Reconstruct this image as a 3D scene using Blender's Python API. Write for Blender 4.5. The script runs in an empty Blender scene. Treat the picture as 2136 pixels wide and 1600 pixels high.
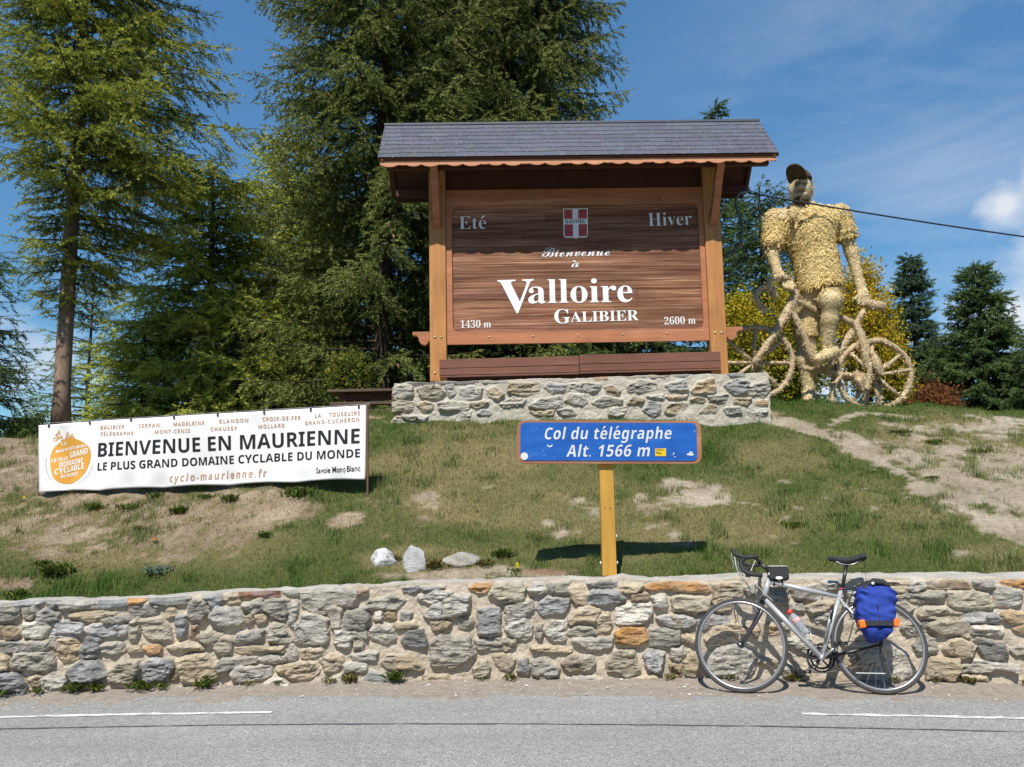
import bpy, math, random
import numpy as np
from mathutils import Matrix, Vector

R = math.radians
random.seed(7)
RNG = np.random.default_rng(7)
SC = bpy.context.scene
COL = SC.collection

# ------------------------------------------------------------------ camera, sky, sun, exposure
FPX = 1730.0                                   # focal length in pixels of the 2136 x 1600 photograph
CAM = Vector((0.0, 0.0, 1.6))
RM = Matrix.Rotation(R(97.0), 3, 'X') @ Matrix.Rotation(R(-1.1), 3, 'Z')
cd = bpy.data.cameras.new('camera')
cam = bpy.data.objects.new('camera', cd)
COL.objects.link(cam)
cam.matrix_world = Matrix.Translation(CAM) @ RM.to_4x4()
cd.sensor_width = 36.0
cd.lens = 36.0 * FPX / 2136.0
cd.clip_start = 0.05
cd.clip_end = 3000
SC.camera = cam
RN = np.array(RM)

SUN_EL, SUN_AZ = 56.0, 14.0                    # sun behind the viewer, a little to the left
sdir = Vector((math.sin(R(SUN_AZ)) * math.cos(R(SUN_EL)), math.cos(R(SUN_AZ)) * math.cos(R(SUN_EL)), -math.sin(R(SUN_EL))))
sl = bpy.data.lights.new('sun', 'SUN')
sl.energy = 5.0
sl.angle = R(0.53)
sl.color = (1.0, 0.945, 0.85)
so = bpy.data.objects.new('sun', sl)
COL.objects.link(so)
so.location = (-5, -20, 30)
so.rotation_euler = sdir.to_track_quat('-Z', 'Y').to_euler()

SC.view_settings.view_transform = 'Standard'
SC.view_settings.look = 'None'
SC.view_settings.exposure = 0.30
SC.view_settings.gamma = 1.0


def ray(px, py):
    d = np.stack([(np.asarray(px, float) - 1068) / FPX, -(np.asarray(py, float) - 800) / FPX, -np.ones_like(np.asarray(px, float))], -1)
    return d @ RN.T


def P(px, py, Y):
    """point that lies Y metres ahead of the camera and is seen at pixel (px, py) of the photograph"""
    d = ray(px, py)
    t = np.asarray(Y, float) / d[..., 1]
    return d * t[..., None] + np.array(CAM)


def PV(px, py, Y):
    return Vector(P(px, py, Y))


def project(V):
    q = (np.asarray(V) - np.array(CAM)) @ RN
    z = np.minimum(q[..., 2], -1e-3)
    return 1068 + FPX * q[..., 0] / -z, 800 - FPX * q[..., 1] / -z


world = bpy.data.worlds.new('World')
SC.world = world
world.use_nodes = True
wn, wl = world.node_tree.nodes, world.node_tree.links
wn.clear()
w_out = wn.new('ShaderNodeOutputWorld')
w_bg = wn.new('ShaderNodeBackground')
w_sky = wn.new('ShaderNodeTexSky')
w_sky.sky_type = 'NISHITA'
w_sky.sun_disc = False
w_sky.sun_elevation = R(SUN_EL)
w_sky.sun_rotation = R(180 + SUN_AZ)
w_sky.altitude = 1566
w_sky.air_density = 1.0
w_sky.dust_density = 0.0
w_sky.ozone_density = 2.0
w_bg.inputs[1].default_value = 0.10
wl.new(w_bg.outputs[0], w_out.inputs[0])
tc = wn.new('ShaderNodeTexCoord')


def wmath(op, a, b=None, c=None, clamp=False):
    n = wn.new('ShaderNodeMath')
    n.operation = op
    n.use_clamp = clamp
    for i, v in enumerate((a, b, c)):
        if v is None:
            continue
        if isinstance(v, (int, float)):
            n.inputs[i].default_value = v
        else:
            wl.new(v, n.inputs[i])
    return n.outputs[0]


def wnoise(scale, detail, sx=1, sy=1, sz=1, rough=0.55, loc=(0, 0, 0), rot=(0, 0, 0), dist=0.0):
    m = wn.new('ShaderNodeMapping')
    m.inputs['Scale'].default_value = (sx, sy, sz)
    m.inputs['Location'].default_value = loc
    m.inputs['Rotation'].default_value = rot
    wl.new(tc.outputs['Generated'], m.inputs[0])
    n = wn.new('ShaderNodeTexNoise')
    n.inputs['Scale'].default_value = scale
    n.inputs['Detail'].default_value = detail
    n.inputs['Roughness'].default_value = rough
    n.inputs['Distortion'].default_value = dist
    wl.new(m.outputs[0], n.inputs['Vector'])
    return n.outputs['Fac']


def wspot(px, py, rad):
    """soft mask round the sky direction seen at (px, py)"""
    d = ray(px, py)
    d = d / np.linalg.norm(d)
    n = wn.new('ShaderNodeVectorMath')
    n.operation = 'DISTANCE'
    wl.new(tc.outputs['Generated'], n.inputs[0])
    n.inputs[1].default_value = tuple(float(v) for v in d)
    return wmath('SUBTRACT', 1.0, wmath('DIVIDE', n.outputs['Value'], rad), clamp=True)


puff = wnoise(9, 8, 1, 1, 1.5, 0.6)
cl = None
for (px, py, rad, gain) in ((2100, 425, 0.060, 0.95), (2190, 400, 0.08, 0.95), (2140, 660, 0.09, 0.85), (2040, 720, 0.09, 0.6), (640, 590, 0.10, 0.8),
                            (1700, 760, 0.14, 0.8), (100, 760, 0.12, 0.55), (2420, 560, 0.2, 1.2), (-400, 600, 0.2, 1.0)):
    s = wmath('MULTIPLY', wspot(px, py, rad), gain)
    cl = s if cl is None else wmath('MAXIMUM', cl, s)
puffm = wmath('MULTIPLY_ADD', wmath('SUBTRACT', wmath('MULTIPLY_ADD', cl, 0.75, puff), 0.72), 2.6, 0.0, clamp=True)
wisp = wnoise(2.6, 7, 1.0, 1.0, 3.2, 0.62, rot=(0.0, 0.5, 0.3), dist=0.4)
wz = None
for (px, py, rad, gain) in ((1950, 330, 0.36, 1.0), (1660, 240, 0.2, 0.7), (1980, 130, 0.25, 0.6), (2500, 200, 0.5, 0.9)):
    s = wmath('MULTIPLY', wspot(px, py, rad), gain)
    wz = s if wz is None else wmath('MAXIMUM', wz, s)
wispm = wmath('MULTIPLY', wmath('MULTIPLY', wmath('SUBTRACT', wisp, 0.42), 2.4, clamp=True), wmath('MULTIPLY', wz, 0.55), clamp=True)
cmask = wmath('MAXIMUM', wmath('MULTIPLY', puffm, 0.92), wispm)
w_mix = wn.new('ShaderNodeMixRGB')
w_mix.inputs[2].default_value = (6.6, 6.9, 7.4, 1)
wl.new(cmask, w_mix.inputs[0])
w_tint = wn.new('ShaderNodeMixRGB')
w_tint.blend_type = 'MULTIPLY'
w_tint.inputs[0].default_value = 1.0
w_tint.inputs[2].default_value = (0.86, 1.33, 1.46, 1)
wl.new(w_sky.outputs[0], w_tint.inputs[1])
w_sep = wn.new('ShaderNodeSeparateXYZ')
wl.new(tc.outputs['Generated'], w_sep.inputs[0])
w_el = wn.new('ShaderNodeMapRange')            # thin clear mountain air: less whitening low down than the sky model gives
w_el.inputs['From Min'].default_value = 0.0
w_el.inputs['From Max'].default_value = 0.55
w_el.inputs['To Min'].default_value = 0.52
w_el.inputs['To Max'].default_value = 1.0
wl.new(w_sep.outputs[2], w_el.inputs['Value'])
w_thin = wn.new('ShaderNodeVectorMath')
w_thin.operation = 'SCALE'
wl.new(w_tint.outputs[0], w_thin.inputs[0])
wl.new(w_el.outputs[0], w_thin.inputs['Scale'])
wl.new(w_thin.outputs[0], w_mix.inputs[1])
wl.new(w_mix.outputs[0], w_bg.inputs[0])


# ------------------------------------------------------------------ helpers: tags, materials, meshes
def tag(o, label=None, cat=None, group=None, kind=None):
    if label:
        o['label'] = label
    if cat:
        o['category'] = cat
    if group:
        o['group'] = group
    if kind:
        o['kind'] = kind
    return o


def empty(name, loc=(0, 0, 0), label=None, cat=None, group=None, rot=None):
    o = bpy.data.objects.new(name, None)
    o.empty_display_size = 0.2
    COL.objects.link(o)
    o.location = loc
    if rot:
        o.rotation_euler = rot
    return tag(o, label, cat, group)


def hash3(i, j, k, s):
    n = (i * 374761393 + j * 668265263 + k * 2147483647 + s * 1274126177) & 0xFFFFFFFF
    n = ((n ^ (n >> 13)) * 1274126177) & 0xFFFFFFFF
    n = (n ^ (n >> 16)) & 0xFFFFFFFF
    return n.astype(np.float64) / 4294967295.0


def vnoise(p, scale=1.0, seed=0):
    """value noise in 3D, 0..1"""
    q = np.asarray(p, float) * scale
    if q.shape[-1] == 2:
        q = np.concatenate([q, np.zeros(q.shape[:-1] + (1,))], -1)
    f = np.floor(q)
    i = f.astype(np.int64)
    t = q - f
    t = t * t * (3 - 2 * t)
    out = 0
    for dx in (0, 1):
        for dy in (0, 1):
            for dz in (0, 1):
                w = (t[..., 0] if dx else 1 - t[..., 0]) * (t[..., 1] if dy else 1 - t[..., 1]) * (t[..., 2] if dz else 1 - t[..., 2])
                out = out + w * hash3(i[..., 0] + dx, i[..., 1] + dy, i[..., 2] + dz, seed)
    return out


def fbm(p, scale=1.0, octaves=4, seed=0, gain=0.5):
    a, s, n = 1.0, 0.0, 0.0
    for o in range(octaves):
        s = s + a * vnoise(p, scale * 2 ** o, seed + o * 17)
        n += a
        a *= gain
    return s / n


class NT:
    """small helper round a material's node tree"""

    def __init__(self, name):
        self.m = bpy.data.materials.new(name)
        self.m.use_nodes = True
        self.t = self.m.node_tree
        self.n, self.l = self.t.nodes, self.t.links
        self.b = self.n['Principled BSDF']

    def new(self, kind, **kw):
        n = self.n.new(kind)
        for k, v in kw.items():
            setattr(n, k, v)
        return n

    def link(self, a, b):
        self.l.new(a, b)

    def noise(self, scale, detail=4, stretch=(1, 1, 1), rough=0.55, dist=0.0, coord='Object'):
        t = self.new('ShaderNodeTexCoord')
        m = self.new('ShaderNodeMapping')
        m.inputs['Scale'].default_value = stretch
        self.link(t.outputs[coord], m.inputs[0])
        n = self.new('ShaderNodeTexNoise')
        n.inputs['Scale'].default_value = scale
        n.inputs['Detail'].default_value = detail
        n.inputs['Roughness'].default_value = rough
        n.inputs['Distortion'].default_value = dist
        self.link(m.outputs[0], n.inputs['Vector'])
        return n.outputs['Fac']

    def ramp(self, fac, stops):
        r = self.new('ShaderNodeValToRGB')
        e = r.color_ramp.elements
        while len(e) < len(stops):
            e.new(0.5)
        for k, (p, c) in enumerate(stops):
            e[k].position = p
            e[k].color = (c, c, c, 1) if isinstance(c, (int, float)) else (c[0], c[1], c[2], 1)
        self.link(fac, r.inputs[0])
        return r.outputs[0]

    def mix(self, fac, a, b, mode='MIX'):
        n = self.new('ShaderNodeMixRGB', blend_type=mode)
        for i, v in enumerate((fac, a, b)):
            if isinstance(v, (int, float)):
                n.inputs[i].default_value = v if i == 0 else (v, v, v, 1)
            elif isinstance(v, tuple):
                n.inputs[i].default_value = (v[0], v[1], v[2], 1)
            else:
                self.link(v, n.inputs[i])
        return n.outputs[0]

    def attr(self, name='col'):
        return self.new('ShaderNodeAttribute', attribute_name=name).outputs['Color']

    def bump(self, h, strength=0.4, dist=0.01):
        b = self.new('ShaderNodeBump')
        b.inputs['Strength'].default_value = strength
        b.inputs['Distance'].default_value = dist
        self.link(h, b.inputs['Height'])
        self.link(b.outputs[0], self.b.inputs['Normal'])

    def out(self, color, rough=0.7, metal=0.0, spec=None):
        if isinstance(color, tuple):
            self.b.inputs['Base Color'].default_value = (color[0], color[1], color[2], 1)
        else:
            self.link(color, self.b.inputs['Base Color'])
        if isinstance(rough, (int, float)):
            self.b.inputs['Roughness'].default_value = rough
        else:
            self.link(rough, self.b.inputs['Roughness'])
        self.b.inputs['Metallic'].default_value = metal
        if spec is not None:
            self.b.inputs['Specular IOR Level'].default_value = spec
        return self.m


def m_plain(name, c, rough=0.6, metal=0.0, var=0.15, scale=14, bump=0.0, spec=None):
    k = NT(name)
    f = k.noise(scale, 5)
    lo = tuple(x * (1 - var) for x in c)
    hi = tuple(min(1, x * (1 + var)) for x in c)
    col = k.ramp(f, [(0.3, lo), (0.7, hi)])
    if bump:
        k.bump(k.noise(scale * 6, 4), bump, 0.004)
    return k.out(col, rough, metal, spec)


def m_attr(name, rough=0.8, var=0.25, scale=30, bump=0.0, bscale=60, bdist=0.01, spec=0.3):
    k = NT(name)
    f = k.noise(scale, 6, rough=0.65)
    c = k.mix(1.0, k.attr(), k.ramp(f, [(0.25, 1 - var), (0.75, 1 + var * 0.8)]), 'MULTIPLY')
    if bump:
        k.bump(k.noise(bscale, 6, rough=0.65), bump, bdist)
    return k.out(c, rough, 0, spec)


def m_leaf(name, transl=0.3):
    k = NT(name)
    a = k.attr()
    d = k.new('ShaderNodeBsdfDiffuse')
    t = k.new('ShaderNodeBsdfTranslucent')
    x = k.new('ShaderNodeMixShader')
    x.inputs[0].default_value = transl
    k.link(a, d.inputs[0])
    k.link(a, t.inputs[0])
    k.link(d.outputs[0], x.inputs[1])
    k.link(t.outputs[0], x.inputs[2])
    o = [n for n in k.n if n.type == 'OUTPUT_MATERIAL'][0]
    k.link(x.outputs[0], o.inputs[0])
    k.n.remove(k.b)
    return k.m


def m_wood(name, base, dark, along='x', scale=7, stretch=14, rough=0.65, wear=None, bump=0.3):
    k = NT(name)
    st = {'x': (1 / stretch, 1, 1), 'z': (1, 1, 1 / stretch), 'y': (1, 1 / stretch, 1)}[along]
    st = tuple(s * 1.0 for s in st)
    f1 = k.noise(scale * 6, 6, st, 0.6, 0.6)
    f2 = k.noise(scale, 3, st, 0.5, 0.3)
    f3 = k.noise(2.2, 3)
    c = k.ramp(f1, [(0.32, dark), (0.62, base)])
    c = k.mix(0.5, c, k.ramp(f2, [(0.3, tuple(v * 0.72 for v in base)), (0.7, tuple(min(1, v * 1.15) for v in base))]))
    c = k.mix(1.0, c, k.ramp(f3, [(0.3, 0.86), (0.7, 1.1)]), 'MULTIPLY')
    if wear:
        w = k.ramp(k.noise(9, 6, st, 0.7), [(0.56, 0.0), (0.72, 0.8)])
        c = k.mix(w, c, wear)
    k.bump(f1, bump, 0.004)
    return k.out(c, rough, 0, 0.3)


class MB:
    """collects verts and faces of ONE mesh"""

    def __init__(self):
        self.V, self.C, self.F, self.n = [], [], [], 0

    def add(self, V, F, col=(1, 1, 1), mi=0):
        V = np.asarray(V, float).reshape(-1, 3)
        c = np.asarray(col, float)
        if c.ndim == 1:
            c = np.tile(c[:3], (len(V), 1))
        if isinstance(F, np.ndarray):
            F = [F]
            many = True
        else:
            many = len(F) and isinstance(F[0], np.ndarray) and F[0].ndim == 2
        if many:
            for f in F:
                self.F.append((np.asarray(f, np.int64) + self.n, mi))
        else:
            for f in F:
                self.F.append((np.asarray([f], np.int64) + self.n, mi))
        self.V.append(V)
        self.C.append(c)
        self.n += len(V)
        return self

    def box(self, c, s, Rm=None, col=(1, 1, 1), mi=0):
        c, s = np.asarray(c, float), np.asarray(s, float) / 2
        g = np.array([(x, y, z) for x in (-1, 1) for y in (-1, 1) for z in (-1, 1)], float) * s
        if Rm is not None:
            g = g @ np.array(Rm).T
        F = np.array([(0, 1, 3, 2), (4, 6, 7, 5), (0, 4, 5, 1), (2, 3, 7, 6), (0, 2, 6, 4), (1, 5, 7, 3)])
        return self.add(g + c, F, col, mi)

    def tube(self, pts, r, n=8, col=(1, 1, 1), mi=0, closed=False, caps=True, flat=1.0):
        V, F, caps_f = tube_geo(pts, r, n, closed, caps, flat)
        self.add(V, F, col, mi)
        if caps_f:
            b = self.n - len(V)
            for f in caps_f:
                self.F.append((np.array([f], np.int64) + b, mi))
        return self

    def prism(self, poly, y0, y1, col=(1, 1, 1), mi=0):
        """polygon in (x, z), front at y0 and back at y1"""
        poly = np.asarray(poly, float)
        n = len(poly)
        V = np.concatenate([np.c_[poly[:, 0], np.full(n, y0), poly[:, 1]], np.c_[poly[:, 0], np.full(n, y1), poly[:, 1]]])
        i = np.arange(n)
        j = (i + 1) % n
        self.add(V, np.stack([i, i + n, j + n, j], -1), col, mi)
        b = self.n - 2 * n
        self.F.append((np.array([list(range(n))]) + b, mi))
        self.F.append((np.array([list(range(2 * n - 1, n - 1, -1))]) + b, mi))
        return self

    def build(self, name, mats, parent=None, smooth=False, bevel=0.0, fixn=False):
        me = bpy.data.meshes.new(name)
        V = np.concatenate(self.V)
        C = np.concatenate(self.C)
        tot = np.concatenate([np.full(len(f), f.shape[1]) for f, _ in self.F])
        idx = np.concatenate([f.ravel() for f, _ in self.F])
        mi = np.concatenate([np.full(len(f), m) for f, m in self.F])
        me.vertices.add(len(V))
        me.vertices.foreach_set('co', V.ravel())
        me.loops.add(len(idx))
        me.loops.foreach_set('vertex_index', idx.astype(np.int32))
        me.polygons.add(len(tot))
        st = np.zeros(len(tot), np.int32)
        st[1:] = np.cumsum(tot)[:-1]
        me.polygons.foreach_set('loop_start', st)
        me.polygons.foreach_set('loop_total', tot.astype(np.int32))
        me.polygons.foreach_set('material_index', mi.astype(np.int32))
        me.polygons.foreach_set('use_smooth', np.full(len(tot), bool(smooth)))
        for m in (mats if isinstance(mats, (list, tuple)) else [mats]):
            me.materials.append(m)
        a = me.attributes.new('col', 'FLOAT_COLOR', 'POINT')
        a.data.foreach_set('color', np.c_[C, np.ones(len(C))].astype(np.float32).ravel())
        me.update(calc_edges=True)
        me.validate()
        if fixn:
            import bmesh
            bm = bmesh.new()
            bm.from_mesh(me)
            bmesh.ops.recalc_face_normals(bm, faces=bm.faces)
            bm.to_mesh(me)
            bm.free()
        o = bpy.data.objects.new(name, me)
        COL.objects.link(o)
        if parent is not None:
            o.parent = parent
        if bevel:
            b = o.modifiers.new('bevel', 'BEVEL')
            b.width = bevel
            b.segments = 2
            b.limit_method = 'ANGLE'
            b.angle_limit = R(40)
        return o


def tube_geo(pts, r, n=8, closed=False, caps=True, flat=1.0):
    p = np.asarray(pts, float)
    m = len(p)
    rr = np.full(m, r, float) if np.isscalar(r) else np.asarray(r, float)
    if closed:
        t = np.roll(p, -1, 0) - np.roll(p, 1, 0)
    else:
        t = np.gradient(p, axis=0)
    t /= np.maximum(np.linalg.norm(t, axis=1, keepdims=True), 1e-9)
    ref = np.array([0, 0, 1.0]) if abs(t[0, 2]) < 0.9 else np.array([1.0, 0, 0])
    u = np.zeros_like(p)
    a = np.cross(t[0], ref)
    a /= np.linalg.norm(a)
    for i in range(m):
        a = a - t[i] * np.dot(a, t[i])
        a /= max(np.linalg.norm(a), 1e-9)
        u[i] = a
    v = np.cross(t, u)
    an = np.linspace(0, 2 * math.pi, n, endpoint=False)
    ring = (u[:, None, :] * np.cos(an)[None, :, None] + v[:, None, :] * np.sin(an)[None, :, None] * flat) * rr[:, None, None] + p[:, None, :]
    V = ring.reshape(-1, 3)
    i = np.arange(m if closed else m - 1)[:, None]
    j = np.arange(n)[None, :]
    i2 = (i + 1) % m
    j2 = (j + 1) % n
    F = np.stack([i * n + j, i * n + j2, i2 * n + j2, i2 * n + j], -1).reshape(-1, 4)
    cf = [] if closed or not caps else [list(range(n - 1, -1, -1)), list(range((m - 1) * n, m * n))]
    return V, F, cf


def smooth_path(pts, k=6):
    """Catmull-Rom through the points"""
    p = np.asarray(pts, float)
    q = np.concatenate([2 * p[:1] - p[1:2], p, 2 * p[-1:] - p[-2:-1]])
    out = []
    for i in range(len(p) - 1):
        a, b, c, d = q[i], q[i + 1], q[i + 2], q[i + 3]
        for t in np.linspace(0, 1, k, endpoint=False):
            out.append(0.5 * (2 * b + (c - a) * t + (2 * a - 5 * b + 4 * c - d) * t * t + (3 * b - a - 3 * c + d) * t ** 3))
    out.append(p[-1])
    return np.array(out)


def lathe(mb, prof, n=16, axis_pts=None, col=(1, 1, 1), mi=0, M=None):
    """prof: (r, h) pairs round the local z axis, transformed by matrix M"""
    an = np.linspace(0, 2 * math.pi, n, endpoint=False)
    pr = np.asarray(prof, float)
    V = np.stack([pr[:, 0:1] * np.cos(an), pr[:, 0:1] * np.sin(an), np.repeat(pr[:, 1:2], n, 1)], -1).reshape(-1, 3)
    if M is not None:
        Mn = np.array(M)
        V = V @ Mn[:3, :3].T + Mn[:3, 3]
    m = len(pr)
    i = np.arange(m - 1)[:, None]
    j = np.arange(n)[None, :]
    j2 = (j + 1) % n
    F = np.stack([i * n + j, i * n + j2, (i + 1) * n + j2, (i + 1) * n + j], -1).reshape(-1, 4)
    mb.add(V, F, col, mi)
    return mb


# ------------------------------------------------------------------ lettering
U_SERIF, U_SCRIPT, U_SANS = (0x1D400, 0x1D41A, 0x1D7CE), (0x1D4D0, 0x1D4EA, None), (0x1D5D4, 0x1D5EE, 0x1D7EC)
U_PLAIN = None
_ACC = {'é': ('e', 1), 'É': ('E', 1), 'à': ('a', -1)}


def _body(s, u):
    if u is None:
        return s
    r = ''
    for ch in s:
        if 'A' <= ch <= 'Z':
            r += chr(u[0] + ord(ch) - 65)
        elif 'a' <= ch <= 'z':
            r += chr(u[1] + ord(ch) - 97)
        elif ch.isdigit() and u[2]:
            r += chr(u[2] + ord(ch) - 48)
        else:
            r += ch
    return r


def _raw(s, u, off, shear, spacing):
    cu = bpy.data.curves.new('text', 'FONT')
    cu.body = _body(s, u)
    cu.offset = off
    cu.shear = shear
    cu.space_character = spacing
    cu.resolution_u = 4
    o = bpy.data.objects.new('text', cu)
    COL.objects.link(o)
    bpy.context.view_layer.update()
    me = bpy.data.meshes.new_from_object(o)
    V = np.zeros(len(me.vertices) * 3)
    me.vertices.foreach_get('co', V)
    V = V.reshape(-1, 3)
    F = [tuple(p.vertices) for p in me.polygons]
    bpy.data.objects.remove(o)
    bpy.data.curves.remove(cu)
    bpy.data.meshes.remove(me)
    return V, F


_cap = {}


def text2d(s, u=U_SANS, off=0.0, shear=0.0, spacing=1.0):
    """flat letters: x from 0 to 1, baseline at 0, capital height 1 (with the natural x width kept in 'w')"""
    plain = ''.join(_ACC.get(c, (c,))[0] for c in s)
    V, F = _raw(plain, u, off, shear, spacing)
    key = (str(u), off)
    if key not in _cap:
        hv, _ = _raw('H', u, off, 0, 1)
        _cap[key] = hv[:, 1].max()
    ch = _cap[key]
    V = list(map(tuple, V))
    F = list(F)
    for i, c in enumerate(s):
        if c in _ACC:
            pre, _ = _raw(plain[:i + 1], u, off, shear, spacing)
            one, _ = _raw(plain[i], u, off, shear, spacing)
            x1 = pre[:, 0].max()
            w = np.ptp(one[:, 0])
            xm = x1 - w * 0.5
            top = one[:, 1].max()
            y0, y1 = top + 0.07, top + 0.24
            k = _ACC[c][1]
            a, t = 0.055, 0.10
            b = len(V)
            V += [(xm - k * a - 0.045 + shear * 0.05, y0, 0), (xm - k * a + 0.045 + shear * 0.05, y0, 0), (xm + k * t + 0.075 + shear * 0.05, y1, 0), (xm + k * t - 0.075 + shear * 0.05, y1, 0)]
            F.append((b, b + 1, b + 2, b + 3))
    V = np.array(V)
    x0, x1 = V[:, 0].min(), V[:, 0].max()
    V = V.copy()
    V[:, 0] = (V[:, 0] - x0) / (x1 - x0)
    V[:, 1] /= ch
    return V[:, :2], F, (x1 - x0) / ch


def letters(mb, s, fn, pL, pR, cap, u=U_SANS, off=0.0, shear=0.0, spacing=1.0, mi=0, col=(1, 1, 1)):
    """lay a line of text between two baseline points given in a surface's own (a, b) metres; fn(a, b) -> 3D"""
    V, F, w = text2d(s, u, off, shear, spacing)
    pL, pR = np.array(pL, float), np.array(pR, float)
    d = pR - pL
    L = np.linalg.norm(d)
    e = d / L
    nrm = np.array([-e[1], e[0]])
    q = pL + V[:, :1] * L * e + V[:, 1:2] * cap * nrm
    mb.add(fn(q), F, col, mi)


# ------------------------------------------------------------------ the lie of the land
G0 = 0.06                                       # level of the road beside the wall


def yb(x):
    """front face of the roadside wall"""
    x = np.asarray(x, float)
    xc = np.clip(x, -6, 6)
    return 6.823 - 0.042 * xc - 0.0228 * xc ** 2 + (-0.042 - 0.0456 * xc) * (x - xc)


def yr(x):
    """reference line of the road's edge"""
    x = np.asarray(x, float)
    xc = np.clip(x, -6, 6)
    return 6.55 - 0.080 * xc - 0.0138 * xc ** 2 + (-0.080 - 0.0276 * xc) * (x - xc)


def on_wall(px, py):
    px, py = np.asarray(px, float), np.asarray(py, float)
    Y = np.full_like(px, 6.7)
    for _ in range(6):
        q = P(px, py, Y)
        Y = yb(q[..., 0])
    q = P(px, py, Y)
    return q[..., 0], q[..., 2]


_tx, _tz = on_wall(np.array([0, 180, 350, 520, 700, 880, 1050, 1230, 1400, 1760, 2136]),
                   np.array([1256, 1252, 1245, 1235, 1226, 1218, 1211, 1209, 1210, 1206, 1206]))


def ztop(x):
    return np.interp(x, np.r_[-12, _tx, 12], np.r_[_tz[0] - 0.02, _tz, _tz[-1] + 0.02])


_cp = []
for x in (-9, -7, -5.5, -4, -2.5, -1, 0.5, 2, 3.5, 5, 7, 9):
    _cp.append((x, float(yb(x)) + 0.42, float(ztop(x)) - 0.02))
_cp += [(0.9, 7.5, 0.99), (-1.2, 7.6, 0.99), (2.6, 7.35, 1.0), (4.2, 7.2, 1.02), (-3.2, 7.7, 1.0), (-5.5, 7.6, 0.98),
        (0.9, 8.9, 1.52), (-0.5, 9.0, 1.56), (2.6, 8.9, 1.50), (4.3, 8.8, 1.50), (6.2, 8.8, 1.52),
        (-5.4, 9.45, 1.57), (-3.4, 9.0, 1.58), (-1.52, 8.6, 1.50), (-7, 9.6, 1.6), (-8.5, 9.7, 1.62),
        (-1.56, 11, 2.46), (0.9, 10.95, 2.42), (3.4, 11, 2.36), (5.5, 11, 2.22), (8, 11, 2.2),
        (-6.9, 11.5, 2.26), (-4.6, 11.3, 2.33), (-3, 11.3, 2.5), (-2.3, 12, 2.68), (-2.4, 13.5, 2.62), (-8.8, 11.5, 2.28),
        (4.6, 12.4, 2.74), (3.6, 12.5, 2.74), (5.8, 12.5, 2.7), (7, 13, 2.63), (8.6, 13.2, 2.58), (1, 13, 2.72),
        (-6, 14, 2.42), (0, 15, 2.75), (5, 15, 2.72), (9, 15, 2.5), (-9, 15, 2.3), (-4, 15, 2.5),
        (-6, 18, 2.3), (0, 18, 2.6), (6, 18, 2.5), (10, 18, 2.3), (-10, 18, 2.2)]
_cp = np.array(_cp)


def _tps_fit(c):
    d = np.linalg.norm(c[:, None, :2] - c[None, :, :2], axis=-1)
    K = np.where(d > 0, d ** 2 * np.log(np.maximum(d, 1e-9)), 0) + np.eye(len(c)) * 0.02
    Q = np.c_[np.ones(len(c)), c[:, :2]]
    A = np.block([[K, Q], [Q.T, np.zeros((3, 3))]])
    return np.linalg.solve(A, np.r_[c[:, 2], 0, 0, 0])


_w = _tps_fit(_cp)


def terr(x, y):
    x, y = np.asarray(x, float), np.asarray(y, float)
    sh = x.shape
    xf, yf = x.ravel(), y.ravel()
    xc, yc = np.clip(xf, -10, 10), np.clip(yf, 6.0, 18)
    z = np.zeros(len(xf))
    for k in range(0, len(xf), 40000):
        a, b = xc[k:k + 40000], yc[k:k + 40000]
        d2 = (a[:, None] - _cp[None, :, 0]) ** 2 + (b[:, None] - _cp[None, :, 1]) ** 2
        z[k:k + 40000] = (0.5 * d2 * np.log(np.maximum(d2, 1e-12))) @ _w[:-3] + _w[-3] + _w[-2] * a + _w[-1] * b
    far = np.maximum(yf - 18, 0)
    z = z - np.minimum(far * 0.10, 6)
    xo = np.maximum(np.abs(xf) - 10, 0)
    z = z - np.minimum(xo * 0.05, 2)
    p = np.c_[xf, yf]
    z = z + (fbm(p, 1.1, 3, 5) - 0.5) * 0.12 * np.clip((yf - yb(xf) - 0.5) / 0.8, 0, 1) + (fbm(p, 5.0, 2, 9) - 0.5) * 0.05 + (fbm(p, 13.0, 2, 19) - 0.5) * 0.022
    return z.reshape(sh)


def on_ground(px, py):
    """where the sight line through a pixel meets the slope"""
    d = ray(px, py)
    lo = 6.9
    for Y in np.arange(6.9, 18, 0.03):
        q = P(px, py, Y)
        if float(terr(q[0], q[1])) >= q[2]:
            return q
    return P(px, py, 12.5)


# ------------------------------------------------------------------ ground sheet
def axis(dense0, dense1, step, far0, far1):
    a = list(np.arange(dense0, dense1 + 1e-6, step))
    s, v = step, dense1
    while v < far1:
        s *= 1.35
        v += s
        a.append(min(v, far1))
    s, v = step, dense0
    while v > far0:
        s *= 1.35
        v -= s
        a.insert(0, max(v, far0))
    return np.array(a)


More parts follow.
